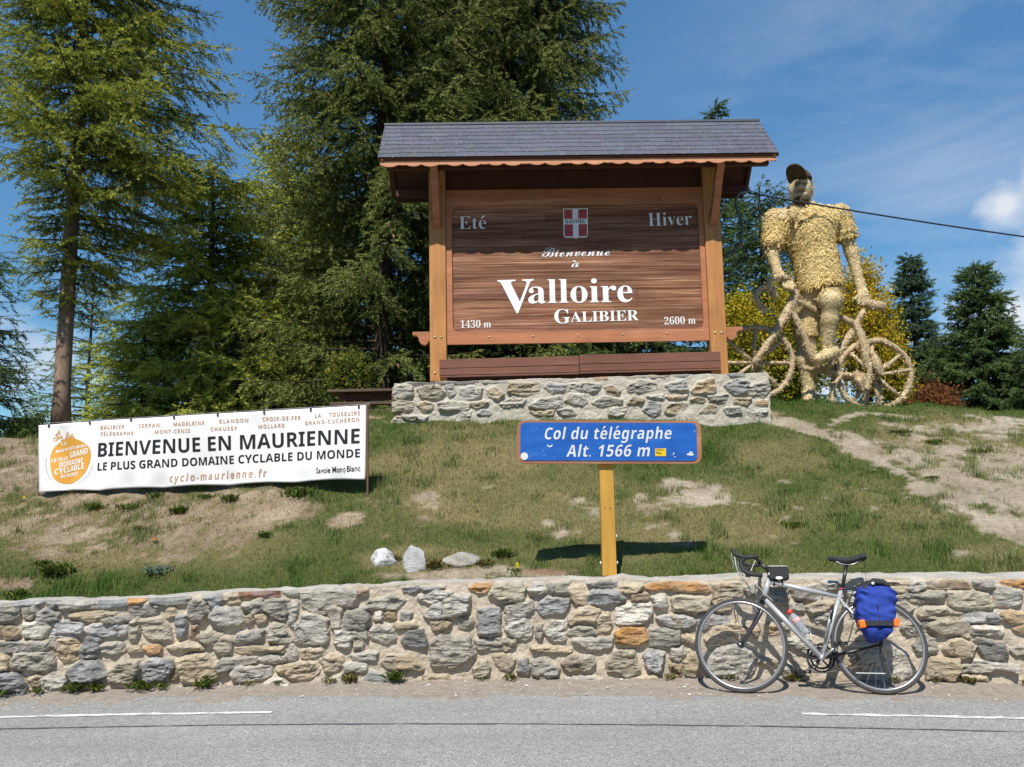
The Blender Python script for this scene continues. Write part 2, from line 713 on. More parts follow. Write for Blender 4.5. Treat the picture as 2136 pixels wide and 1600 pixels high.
DIRT, DRY, RED = 0, 1, 2
_paint = [  # px, py, rx, ry, kind, amount : bare and dry patches of the bank
    (250, 1000, 330, 100, DIRT, 0.55), (330, 1110, 260, 70, DIRT, 0.62), (60, 960, 120, 60, DIRT, 0.9), (560, 1060, 120, 50, DIRT, 0.7),
    (110, 1110, 130, 60, DIRT, 0.7), (20, 1225, 45, 18, DIRT, 0.9), (640, 1055, 60, 40, DIRT, 0.3), (480, 1190, 60, 16, RED, 0.5),
    (1000, 1200, 190, 14, DIRT, 0.9), (1140, 1192, 60, 14, RED, 0.8), (1470, 1030, 75, 26, DIRT, 1.0), (1400, 1050, 60, 22, DIRT, 0.6),
    (1420, 1010, 40, 16, DIRT, 0.8), (750, 1088, 30, 16, DIRT, 0.7), (860, 1090, 60, 15, DIRT, 0.35), (1230, 1060, 70, 25, DIRT, 0.4),
    (2010, 900, 140, 20, DIRT, 0.66), (1850, 868, 90, 9, DIRT, 0.8), (2080, 1000, 160, 75, DIRT, 0.88), (2130, 1080, 80, 45, DIRT, 0.85), (1960, 965, 110, 34, DIRT, 0.8), (1840, 920, 80, 22, DIRT, 0.6),
    (2080, 890, 90, 14, DIRT, 0.8), (790, 870, 25, 10, DIRT, 0.6),
    (930, 970, 180, 55, DRY, 0.62), (1020, 1040, 180, 60, DRY, 0.65), (1180, 1050, 140, 70, DRY, 0.55), (1500, 1080, 260, 70, DRY, 0.5),
    (1640, 960, 120, 50, DRY, 0.45), (300, 1100, 300, 90, DRY, 0.5), (1250, 1160, 150, 20, DRY, 0.35), (1800, 1070, 200, 60, DRY, 0.45),
    (1980, 930, 160, 60, DRY, 0.6), (860, 1160, 120, 25, DRY, 0.6), (1100, 905, 200, 30, DRY, 0.4), (2090, 1170, 100, 40, DRY, 0.4)]
_path = np.array([(1585, 862), (1640, 880), (1760, 925), (1880, 985), (1960, 1035), (2060, 1085), (2200, 1140)], float)


def cover(V):
    """(dirt, dry, red) of points of the bank"""
    px, py = project(V)
    wob = np.stack([fbm(V, 1.6, 3, 21) - 0.5, fbm(V, 1.6, 3, 22) - 0.5], -1)
    wx, wy = px + wob[..., 0] * 130, py + wob[..., 1] * 55
    out = np.zeros(V.shape[:-1] + (3,))
    for (a, b, rx, ry, k, amt) in _paint:
        d = np.sqrt(((wx - a) / rx) ** 2 + ((wy - b) / ry) ** 2)
        v = amt * np.clip((1.25 - d) / 0.5, 0, 1)
        out[..., k] = np.maximum(out[..., k], v)
    sm = np.clip((fbm(V, 3.4, 3, 27) - 0.56) * 7, 0, 1) * np.clip((fbm(V, 0.8, 2, 28) - 0.36) * 5, 0, 1)
    out[..., 0] = np.maximum(out[..., 0], 0.55 * sm * np.clip((py - 930) / 40, 0, 1) * np.clip((1180 - py) / 40, 0, 1))
    # the trodden path that comes down from the stone base to the right
    best = np.full(px.shape, 1e9)
    for i in range(len(_path) - 1):
        a, b = _path[i], _path[i + 1]
        ab = b - a
        t = np.clip(((px - a[0]) * ab[0] + (py - a[1]) * ab[1]) / (ab @ ab), 0, 1)
        best = np.minimum(best, np.hypot(px - a[0] - ab[0] * t, py - a[1] - ab[1] * t))
    wdt = np.clip(8 + (px - 1600) * 0.035, 7, 26)
    out[..., 0] = np.maximum(out[..., 0], np.clip((wdt * 1.25 - best + wob[..., 0] * 70) / 14, 0, 1) * 0.95)
    n = fbm(V, 2.3, 4, 31)
    n2 = fbm(V, 9.0, 3, 33)
    n3 = fbm(V, 24.0, 2, 35)
    kd = np.clip(out[..., 0] * 2.5, 0, 1)
    out[..., 0] = np.clip((out[..., 0] * 1.12 + (n - 0.5) * 1.15 * kd + (n2 - 0.5) * 1.7 * kd + (n3 - 0.5) * 0.6 * kd - 0.36) * 2.2, 0, 1)
    out[..., 1] = np.clip(out[..., 1] * 0.9 + (fbm(V, 1.3, 4, 41) - 0.45) * 0.9, 0, 1)
    return out


gx = axis(-8.5, 9.0, 0.05, -420, 420)
gy = axis(6.5, 13.6, 0.05, -60, 900)
GX, GY = np.meshgrid(gx, gy)
GZ = np.where(GY < yb(GX) + 0.13, -0.06, terr(GX, GY))
GZ = GZ + np.where(GY < -15, np.minimum((-15 - GY) * 0.55, 26), 0)        # unseen slope added behind the camera to block low sky light
GV = np.stack([GX, GY, GZ], -1)
cov = cover(GV)
soil = np.array([0.19, 0.14, 0.092])
soil2 = np.array([0.37, 0.295, 0.21])
redsoil = np.array([0.22, 0.12, 0.075])
turf = np.array([0.080, 0.092, 0.030])
dryc = np.array([0.26, 0.205, 0.105])
mixn = fbm(GV, 3.0, 4, 51)[..., None]
gpx, gpy = project(GV)
gry = np.clip((gpx - 750) / 350, 0, 1)[..., None]
soil = soil * (1 - gry) + np.array([0.27, 0.22, 0.155]) * gry
soil2 = soil2 * (1 - gry) + np.array([0.42, 0.365, 0.285]) * gry
mixn = np.clip((mixn - 0.5) * 1.8 + 0.5 + (fbm(GV, 16.0, 3, 53)[..., None] - 0.5) * 0.9, 0, 1)
gc = soil * (1 - mixn) + soil2 * mixn
gc = gc * (1 - cov[..., 2:3]) + redsoil * cov[..., 2:3]
tc_ = turf * (1 - cov[..., 1:2]) + dryc * cov[..., 1:2]
gcol = tc_ * (1 - cov[..., 0:1]) + gc * cov[..., 0:1]
ny, nx = GX.shape
ii = np.arange(ny - 1)[:, None] * nx + np.arange(nx - 1)[None, :]
GF = np.stack([ii, ii + 1, ii + nx + 1, ii + nx], -1).reshape(-1, 4)
M_GROUND = m_attr('earth', 0.95, 0.35, 22, 0.9, 45, 0.03, 0.1)
tag(MB().add(GV.reshape(-1, 3), GF, gcol.reshape(-1, 3)).build('ground', M_GROUND, smooth=True), kind='structure')


# ------------------------------------------------------------------ road, verge, markings
def strip(offs, x0, x1, nxs, z, fn=yr):
    xs = np.linspace(x0, x1, nxs)
    V = np.stack([np.stack([xs, fn(xs) + o, np.full(nxs, z + G0)], -1) for o in offs])
    m = len(offs)
    i = np.arange(m - 1)[:, None] * nxs + np.arange(nxs - 1)[None, :]
    return V, np.stack([i, i + 1, i + nxs + 1, i + nxs], -1).reshape(-1, 4)


k = NT('asphalt')
vo = k.new('ShaderNodeTexVoronoi')
vo.inputs['Scale'].default_value = 150
t_ = k.new('ShaderNodeTexCoord')
k.link(t_.outputs['Object'], vo.inputs['Vector'])
sp = k.mix(1.0, k.ramp(vo.outputs['Color'], [(0.1, (0.165, 0.16, 0.152)), (0.45, (0.265, 0.259, 0.248)), (0.9, (0.43, 0.42, 0.40))]),
           k.ramp(k.noise(2.2, 5, (0.35, 1, 1)), [(0.3, 0.88), (0.7, 1.08)]), 'MULTIPLY')
sp = k.mix(1.0, sp, k.ramp(k.noise(26, 5, rough=0.7), [(0.25, 0.82), (0.75, 1.14)]), 'MULTIPLY')
sp = k.mix(k.ramp(k.noise(1.1, 4, (0.2, 1.6, 1)), [(0.5, 0.0), (0.75, 0.35)]), sp, (0.215, 0.21, 0.20))
sp = k.mix(k.ramp(k.noise(7, 6, (0.5, 1, 1), 0.75), [(0.66, 0.0), (0.74, 0.35)]), sp, (0.15, 0.147, 0.14))
sp = k.mix(k.ramp(k.noise(5, 6, (0.25, 1, 1), 0.7), [(0.60, 0.0), (0.72, 0.3)]), sp, (0.36, 0.345, 0.32))
k.bump(vo.outputs['Distance'], 0.6, 0.006)
M_ROAD = k.out(sp, 0.9, 0, 0.25)
V, F = strip([-16, -11, -7, -4, -3, -2, -1.4, -1.0, -0.7, -0.4, -0.25, -0.12, -0.03, 0.02], -60, 60, 600, 0.0)
e = fbm(V[-3:], 3.0, 4, 71) - 0.5
V[-3:, :, 1] += e * np.array([0.05, 0.13, 0.2])[:, None]
V[-3:, :, 1] += (-0.20 + 0.012 * np.clip(V[-3:, :, 0], -4, 4) ** 2) * np.array([0.4, 0.8, 1.0])[:, None]
V[:, :, 2] += np.where(np.arange(len(V)) == len(V) - 1, -0.02, 0)[:, None]
tag(MB().add(V.reshape(-1, 3), F).build('road', M_ROAD, smooth=True), kind='structure')

k = NT('verge_dirt')
c = k.ramp(k.noise(14, 6, rough=0.7), [(0.25, (0.20, 0.165, 0.135)), (0.5, (0.285, 0.245, 0.205)), (0.75, (0.36, 0.32, 0.28))])
c = k.mix(k.ramp(k.noise(120, 3), [(0.62, 0.0), (0.7, 0.7)]), c, (0.5, 0.47, 0.43))
k.bump(k.noise(70, 6, rough=0.7), 0.8, 0.012)
M_VERGE = k.out(c, 0.95, 0, 0.1)
xs = np.linspace(-30, 30, 1300)
y0, y1 = yr(xs) - 0.52, yb(xs) + 0.12
tt = np.linspace(0, 1, 26)[:, None]
VY = y0 * (1 - tt) + y1 * tt
VX = np.repeat(xs[None], 26, 0)
VZ = G0 - 0.014 + 0.016 * np.clip(tt * 2.2, 0, 1) + 0.03 * np.clip((tt - 0.6) * 2.5, 0, 1) ** 1.5 + (fbm(np.stack([VX, VY], -1), 6, 4, 77) - 0.5) * 0.03 * np.clip(tt * 4, 0, 1)
VV = np.stack([VX, VY, VZ], -1)
i = np.arange(25)[:, None] * 1300 + np.arange(1299)[None, :]
tag(MB().add(VV.reshape(-1, 3), np.stack([i, i + 1, i + 1301, i + 1300], -1).reshape(-1, 4)).build('verge', M_VERGE, smooth=True), kind='structure')

k = NT('road_paint')
wear = k.ramp(k.noise(60, 5, rough=0.75), [(0.36, (0.30, 0.295, 0.285)), (0.48, (0.70, 0.70, 0.68))])
wear = k.mix(k.ramp(k.noise(5.5, 5, (1, 3, 1), 0.75), [(0.43, 0.8), (0.49, 0.0)]), wear, (0.27, 0.265, 0.255))
M_PAINT = k.out(wear, 0.75, 0, 0.3)


def marking(x0, x1, o0, o1, z, m, name, jag=0.02, seed=1, kind='structure'):
    n = int(abs(x1 - x0) / 0.02) + 2
    xs = np.linspace(x0, x1, n)
    q = np.stack([xs, np.zeros(n)], -1)
    j0 = (fbm(q, 9, 3, seed) - 0.5) * jag
    j1 = (fbm(q, 9, 3, seed + 5) - 0.5) * jag
    V = np.concatenate([np.c_[xs, yr(xs) + o0 + j0, np.full(n, z + G0)], np.c_[xs, yr(xs) + o1 + j1, np.full(n, z + G0)]])
    i = np.arange(n - 1)
    return tag(MB().add(V, np.stack([i, i + 1, i + n + 1, i + n], -1)).build(name, m), kind=kind)


marking(-14, -1.72, -0.665, -0.615, 0.004, M_PAINT, 'edge_line_marking', 0.03, 3)
marking(1.88, 14, -0.655, -0.605, 0.004, M_PAINT, 'edge_line_marking', 0.03, 11)
M_TAR = m_plain('crack_sealant', (0.10, 0.10, 0.105), 0.7, 0, 0.4, 30)
marking(-40, 40, -0.945, -0.927, 0.004, M_TAR, 'asphalt_seam_marking', 0.02, 23)
# loose pebbles along the foot of the wall
mb = MB()
ico = np.array([(0, 0, 1), (0.9, 0, 0.2), (0.2, 0.9, 0.1), (-0.8, 0.4, 0.2), (-0.5, -0.8, 0.1), (0.5, -0.8, 0.2), (0, 0, -0.5)])
icf = np.array([(0, 1, 2), (0, 2, 3), (0, 3, 4), (0, 4, 5), (0, 5, 1), (6, 2, 1), (6, 3, 2), (6, 4, 3), (6, 5, 4), (6, 1, 5)])
for _ in range(900):
    x = RNG.uniform(-5, 5)
    s_ = RNG.uniform(0, 1) ** 1.5
    y = yb(x) - 0.02 - s_ * 0.5
    r = RNG.uniform(0.003, 0.008) * (2.2 if RNG.random() < 0.06 else 1)
    a = RNG.uniform(0, 6.28)
    q = ico * RNG.uniform(0.7, 1.3, (7, 1)) * r
    q = q @ np.array([(math.cos(a), -math.sin(a), 0), (math.sin(a), math.cos(a), 0), (0, 0, 0.7)]).T
    g = RNG.uniform(0.3, 0.75)
    tloc = (y - (yr(x) - 0.52)) / (yb(x) + 0.12 - yr(x) + 0.52)
    mb.add(q + (x, y, G0 + 0.004 + 0.03 * max(0, (tloc - 0.6) * 2.5) ** 1.5), icf, (g, g * 0.96, g * 0.9))
tag(mb.build('gravel', m_attr('pebble', 0.85, 0.2, 40)), kind='stuff')


# ------------------------------------------------------------------ rubble masonry (the stones are read off the photograph's wall)
STONE = {'g': (0.30, 0.295, 0.275), 'b': (0.235, 0.25, 0.275), 'd': (0.15, 0.15, 0.155), 't': (0.42, 0.36, 0.275), 'n': (0.27, 0.215, 0.15),
         'o': (0.42, 0.23, 0.09), 'r': (0.22, 0.125, 0.09), 'w': (0.56, 0.55, 0.52), 'l': (0.42, 0.415, 0.395), 'y': (0.345, 0.325, 0.275),
         'p': (0.34, 0.35, 0.375)}
S1 = """g 0,380 120,385 250,400 230,520 150,570 -60,580 -60,380;b -60,358 270,350 540,343 420,395 270,402 -60,378;g 280,440 420,410 430,470 370,560 300,540
g 450,500 560,430 700,510 690,560 540,570 440,550;d 540,352 690,345 630,430 580,420;g 680,360 1110,345 1130,420 1000,440 720,450;b 1130,340 1470,330 1470,390 1300,430 1150,420
o 1490,322 1680,315 1650,370 1500,380;b 1720,310 1990,292 2180,300 2180,370 1990,385 1750,375;g 1500,430 1700,380 1820,410 1810,470 1680,510 1530,490
t 820,510 1000,470 1200,520 1200,570 1050,580 840,540;y 1100,470 1330,495 1230,525;g 1210,570 1540,520 1550,550 1400,590 1220,600;w 280,600 540,590 570,660 490,770 290,750
p 590,620 700,580 960,610 970,730 900,765 600,740;p 990,680 1100,600 1490,640 1470,720 1300,750 1020,720;y 1520,580 1600,540 1610,700 1560,810 1495,790
y 1620,560 1850,560 1950,680 1986,800 1880,800 1680,750;n 50,700 110,650 200,670 240,740 200,785 80,780;n -60,640 40,650 30,740 -60,750
g -60,830 180,810 570,820 580,900 400,910 -60,940;l 590,770 640,760 650,890 610,890;t 680,800 900,790 930,900 910,1000 750,1040 690,960
b 960,860 1040,750 1160,790 1150,900 1100,980 940,990;g 1160,850 1420,830 1430,920 1300,970 1180,930;o 1660,890 1850,850 1860,940 1720,950;t 1480,890 1620,870 1640,920 1500,940
g 150,1080 190,950 600,940 630,1050 580,1140 200,1135;t -60,950 100,980 100,1130 -60,1170;b -60,1180 240,1180 310,1330 260,1430 -60,1430;t 330,1240 440,1200 500,1260 450,1330 380,1320
l 500,1260 620,1180 780,1230 740,1350 600,1420 500,1370;b 780,1170 960,1040 1130,1060 1240,1190 1080,1270 850,1270;y 1250,1200 1400,1050 1590,1040 1600,1130 1520,1280 1280,1300
b 1650,1080 1760,1010 1986,1030 2010,1110 1900,1240 1690,1290"""
S2 = """g 250,420 330,330 450,370 490,470 390,560 260,530;b 440,290 630,275 630,370 510,435 470,350;t 640,290 820,240 830,350 700,380;r 830,250 1290,240 1290,295 1100,300 840,310
g 1340,240 1520,230 1510,280 1400,285;g 1540,230 2000,190 2200,250 2130,395 1990,380 1900,370 1800,490 1700,490 1560,390;t 0,430 90,440 90,510 10,545;b 110,510 200,500 220,700 180,770 120,760
r 290,640 350,630 320,770 265,770;l 490,520 560,430 820,440 890,540 820,610 600,650;t 880,540 960,500 980,570 920,590;l 870,390 1090,330 1080,430 1000,490 940,440
g 1080,380 1200,340 1400,340 1420,460 1330,570 1200,500 1090,430;t 1010,520 1140,500 1140,580 1040,600;l 1400,360 1490,350 1490,480 1440,640 1400,620 1420,500
y 360,760 480,690 640,730 560,850 450,840;y 550,880 640,750 740,780 730,910 650,960 570,930;g 780,800 840,730 1090,690 1100,760 1000,790 800,810;y 1160,680 1230,600 1330,630 1430,800 1250,820 1170,800
l 1480,640 1560,500 1700,500 1840,560 1840,800 1780,840 1480,810;y 1840,440 1930,400 2000,440 1990,650 1900,660 1880,520;t 780,910 1000,870 1340,880 1340,930 1060,930 830,940
t 0,880 200,830 400,870 420,900 180,920 20,900;t 1540,930 1780,890 1800,960 1560,1000;l 1390,930 1430,860 1490,930 1470,1030 1400,1030;g 570,1100 640,1020 1030,1000 1030,1040 850,1070 700,1130 600,1160
l 1060,1020 1200,960 1370,970 1370,1030 1100,1055;t 120,1040 300,960 430,960 520,1100 600,1180 480,1270 350,1300 170,1260;n 60,1170 140,1120 130,1240 50,1270;l 720,1190 820,1100 1180,1110 1190,1190 1050,1240 760,1270
y 1270,1120 1450,1070 1700,1070 1740,1160 1650,1230 1460,1250 1290,1170;t 1770,1020 1880,970 2010,980 2020,1080 1900,1160 1820,1160;w 1110,1320 1240,1210 1330,1250 1390,1330 1200,1350;l 1880,1260 1990,1210 2010,1300 1890,1300"""
S3 = """g 90,570 150,460 320,450 400,540 350,660 260,670 230,640 100,680;g 330,430 400,350 640,290 790,340 690,430 560,440;n 240,230 360,220 350,280 280,285;b 780,205 960,198 900,240 800,240
b 1000,198 1250,190 1200,225 1010,230;l 1020,520 1130,400 1350,270 1540,290 1520,450 1480,490 1150,530;l 960,290 1170,230 1350,250 1130,370 960,330;w 460,480 540,460 540,555 460,560
n 550,480 690,490 690,560 560,560;g 760,480 870,490 850,555 760,560;t 690,610 920,580 940,630 720,680;n 1110,600 1190,570 1330,600 1300,660 1130,690;g 1420,540 1570,530 1580,600 1520,665 1430,650
b 1650,440 1880,435 1890,720 1800,745 1650,740;o 1545,200 1620,155 1770,155 1750,230 1640,245;y 1770,270 1850,150 2120,135 2180,200 2150,330 1950,350;l 0,690 180,700 190,780 160,880 60,870 0,830
g 190,700 360,690 360,770 210,770;y 210,800 330,780 310,900 230,895;l 400,680 500,620 640,650 690,780 600,840 430,780;d 760,810 840,710 990,680 1040,800 1040,860 790,860
g 1100,830 1200,760 1530,770 1590,960 1500,1050 1330,1100 1120,1080;l 200,980 300,940 480,950 470,1020 230,1030;w 110,1090 200,1060 350,1070 350,1150 120,1160;y 540,1070 600,980 850,990 930,1050 1000,1140 800,1140 590,1120
b 330,1270 400,1170 530,1190 640,1290 500,1310;t 1020,1210 1280,1210 1320,1290 1030,1290;g 1610,790 1900,780 1986,840 1980,900 1640,900;y 1590,1120 1640,1050 1740,1040 1770,1130 1720,1220 1610,1210
t 1830,980 1990,960 2070,1010 2050,1080 1990,1150 1900,1130"""
S4 = """l 290,230 350,150 480,150 490,240 430,260;g 500,150 740,135 750,240 560,250;g 30,420 330,350 350,440 180,540 40,600;p 380,430 500,310 750,330 740,420 680,490 450,500;t 740,190 880,170 970,260 940,390 830,370
b 960,300 1010,220 1330,240 1400,330 1200,380 970,370;d 960,140 1310,135 1270,190 1000,190;t 1320,155 1590,170 1540,240 1320,260;o 1640,190 1850,140 2000,128 2350,155 2360,230 2200,240 2000,220 1850,190 1700,230
n 1470,280 1660,270 1660,320 1480,340;l 30,680 100,600 250,560 330,640 320,740 260,790 100,750;t 760,560 870,430 1000,420 1110,460 1050,590 870,560 770,600;t 1080,520 1200,480 1240,640 1200,730 1100,720
w 1300,450 1400,390 1690,380 1710,480 1650,560 1600,600 1300,600;w 1720,300 1850,280 1880,420 1750,400;g 390,640 440,620 430,790 385,780;l 470,690 560,590 720,590 700,800 550,800
g 750,720 850,650 1020,650 1070,730 900,740;l 810,800 1000,770 1250,780 1220,880 1000,890 900,860;o 1290,720 1380,670 1620,670 1650,780 1550,850 1310,820;g 1680,680 1880,670 2030,700 2020,830 1900,860 1690,850
p 1770,540 1990,510 2170,540 2190,600 2100,660 1900,630;y 0,790 140,800 90,890 20,920;t 330,880 500,870 780,920 650,930 340,910;b 180,1020 270,1000 290,1170 180,1160;g 330,1050 420,1010 630,1120 620,1200 450,1250 340,1180
n 680,1070 780,980 870,1000 900,1130 760,1160;y 870,1010 1000,970 1060,1060 1000,1130 900,1150;y 1200,1050 1270,930 1500,920 1570,1160 1430,1220 1300,1150 1210,1150;p 1630,960 1700,920 1850,950 1790,1170 1650,1100
l 1930,880 2050,880 2080,960 2010,1030 1930,1000;l 720,1240 1050,1220 1190,1290 900,1310;t 1480,1240 1750,1210 1800,1280 1500,1280"""
S5 = """y 10,330 100,280 440,320 440,430 300,460 30,450;y 470,155 790,150 810,290 500,300;t 490,380 560,330 690,330 680,420 540,480 490,440;l 850,190 960,150 970,280 900,290;y 0,510 240,540 260,620 200,670 20,660
p 300,580 340,510 620,520 670,590 600,650 330,650;t 120,760 180,730 280,790 260,820 130,800;t 480,680 700,600 800,640 780,720 500,840 400,800;t 150,1050 250,960 330,1050 270,1210 170,1190;n 0,1080 110,1090 100,1200 0,1200
l 400,1150 500,930 720,850 920,930 950,1100 850,1260 500,1200;t 990,1050 1130,990 1220,1040 1200,1080 1020,1080;t 800,680 900,650 1000,690 980,760 800,720;t 1080,620 1200,600 1240,720 1150,740
g 1250,620 1350,600 1350,740 1280,720;g 1390,200 1700,170 1720,310 1650,330 1430,320;g 1350,390 1500,380 1520,460 1350,460;t 1560,420 1700,360 1850,370 1800,440 1600,490;l 1640,500 1800,480 1830,560 1680,590
l 1300,790 1560,770 1720,900 1650,1000 1500,900;l 1280,1090 1400,1080 1560,1240 1300,1290;l 1740,140 1900,140 1900,220 1750,220;g 1130,190 1320,180 1330,360 1150,370"""
S6 = """l 130,230 250,240 250,320 190,340;t 590,135 840,125 870,170 780,240 700,230;l 870,115 990,115 1000,180 920,240 850,210;n 1040,150 1100,108 1480,115 1500,190 1350,180 1150,200;g 1570,120 1750,115 1780,190 1700,205 1600,180
o 1900,120 2200,115 2200,190 1950,160;g 720,310 800,280 1220,240 1230,300 1100,330 900,340;y 1270,250 1500,240 1720,260 1770,400 1650,430 1350,430 1290,370;g 1780,220 1830,190 2090,230 2090,370 2000,400 1810,390
y 700,380 800,360 880,420 830,460 730,430;y 950,500 1000,400 1180,400 1440,490 1380,540 1150,540;p 1460,540 1520,480 1690,480 1680,570 1500,590;b 1700,500 1800,490 1860,550 1820,580 1700,570;t 1880,500 1980,450 2120,490 2110,580 1920,570
g 760,650 880,570 1030,590 1050,650 950,720 800,700;y 1050,620 1150,560 1440,570 1530,640 1500,740 1350,700 1150,700;w 1545,620 1700,620 1880,650 1870,720 1550,700;n 2010,660 2180,620 2180,720 2060,690
g 890,850 1010,720 1120,760 1150,900 1050,915 900,890;t 1220,880 1300,790 1400,760 1570,860 1530,970 1440,970 1300,920;d 1590,760 1900,840 1940,930 1920,1010 1700,990 1620,880;y 1980,890 2070,850 2180,870 2180,980 2040,970
t 1030,1100 1090,990 1380,1000 1410,1120 1330,1230 1200,1190 1040,1200;g 1430,1070 1560,1050 1760,1090 1740,1130 1430,1140;l 1560,1010 1800,1030 2040,1090 2030,1130 1780,1100;l 250,850 600,820 820,950 850,1150 700,1280 350,1230
y 120,960 230,940 220,1080 100,1070;t 1430,1180 1700,1170 1720,1240 1450,1230"""
Q1 = """l 60,260 150,220 270,250 260,340 140,380 70,340;w 60,200 120,188 180,200 100,218;d 210,190 510,182 480,218 300,228;d 530,188 990,170 980,192 720,212 560,214;l 1010,182 1330,164 1300,184 1030,200
y 320,270 400,235 560,240 615,310 560,370 370,370;l 620,240 700,220 730,320 670,350;l 770,270 900,240 1020,260 1000,350 850,380 770,350;t 1070,280 1160,250 1250,330 1180,385 1080,320
t 1310,205 1640,205 1640,300 1490,340 1300,300;p 1690,250 1740,200 1920,230 1920,290 1780,305;l 1940,220 2070,212 2070,290 1950,290;y 60,420 130,390 270,420 260,490 180,525 60,520;t 320,440 400,400 490,440 460,500 390,520
l 540,420 680,400 880,440 870,490 700,505 560,500;t 890,430 1050,400 1090,420 950,480;l 1220,440 1350,360 1490,390 1450,430 1250,470;p 970,540 1030,490 1120,530 1080,560;l 1530,460 1640,380 1880,350 1890,460 1600,480
l 1920,400 1960,320 2136,330 2136,430 2050,440;t 1540,510 1800,500 1790,550 1600,565;g 1840,500 1990,480 2030,540 1900,565;l 150,560 430,570 400,620 200,600;l 790,520 890,520 880,600 790,590"""
Q2 = """g 0,210 220,220 210,270 130,310 0,280;n 270,250 340,230 440,290 420,335 300,320;g 510,240 640,170 830,210 840,260 690,300 530,290;p 930,230 1130,170 1170,280 990,300;t 1210,300 1280,200 1450,150 1470,300 1230,320
p 1560,230 1700,165 1830,190 1820,310 1680,330;l 1890,220 2030,180 2050,280 1990,355 1910,330;l 1820,260 1880,230 1900,330 1820,330;g 130,420 250,350 460,390 440,440 220,455;n 510,430 560,350 690,390 640,430
l 730,350 900,330 910,375 820,375;t 930,350 1160,340 1150,375 960,370;n 1200,390 1280,350 1360,390 1330,415;g 1390,350 1600,330 1570,420 1410,410;t 1670,380 1860,370 1810,440 1670,430;t 1905,400 2030,390 2030,445 1910,445
w 310,480 510,465 490,530 400,570 310,550;p 690,500 750,400 870,430 860,540 790,570;t 920,520 960,430 1170,420 1110,500 950,550;t 1300,520 1400,440 1480,450 1470,525;l 0,340 80,400 20,440 0,440;l 350,112 710,108 700,128 370,138
o 135,140 290,135 290,160 170,168;n 730,115 980,98 960,132 780,142;p 1000,98 1200,94 1160,122 1050,134;b 1580,94 1800,92 1780,122 1650,132;l 1560,480 1730,460 1750,530 1600,540;l 1820,510 2030,490 2000,560 1850,560"""


def read_stones(txt, x0, y0, sc, fn):
    out = []
    for s in txt.replace('\n', ';').split(';'):
        s = s.strip()
        if not s:
            continue
        c, rest = s.split(' ', 1)
        q = np.array([[float(v) for v in t.split(',')] for t in rest.split()])
        a, b = fn(x0 + q[:, 0] / sc, y0 + q[:, 1] / sc)
        out.append((c, np.stack([a, b], -1)))
    return out


def random_stones(t0, t1, z0, z1, rng, sx=0.26, sz=0.13):
    out = []
    z = z0
    while z < z1 - 0.04:
        h = rng.uniform(0.7, 1.25) * sz
        t = t0
        while t < t1:
            w = rng.uniform(0.55, 1.4) * sx
            a = np.sort(rng.uniform(0, 2 * math.pi, 7))
            q = np.stack([np.sign(np.cos(a)) * np.abs(np.cos(a)) ** 0.6 * w * 0.44, np.sign(np.sin(a)) * np.abs(np.sin(a)) ** 0.6 * h * 0.42], -1)
            q = q * rng.uniform(0.85, 1.08, (7, 1)) + (t + w / 2, min(z + h / 2, z1 - h * 0.4) + rng.uniform(-0.015, 0.015))
            out.append((rng.choice(list('gggbtyylnp')), q))
            t += w
        z += h
    return out


def poly_sd(px, pz, poly):
    d = np.full(px.shape, 1e9)
    inside = np.zeros(px.shape, bool)
    n = len(poly)
    for i in range(n):
        ax, az = poly[i]
        bx, bz = poly[(i + 1) % n]
        ex, ez = bx - ax, bz - az
        t = np.clip(((px - ax) * ex + (pz - az) * ez) / (ex * ex + ez * ez + 1e-12), 0, 1)
        d = np.minimum(d, (px - ax - ex * t) ** 2 + (pz - az - ez * t) ** 2)
        cond = (az > pz) != (bz > pz)
        xi = ax + (pz - az) * ex / (ez if abs(ez) > 1e-9 else 1e-9)
        inside ^= cond & (px < xi)
    d = np.sqrt(d)
    return np.where(inside, -d, d)


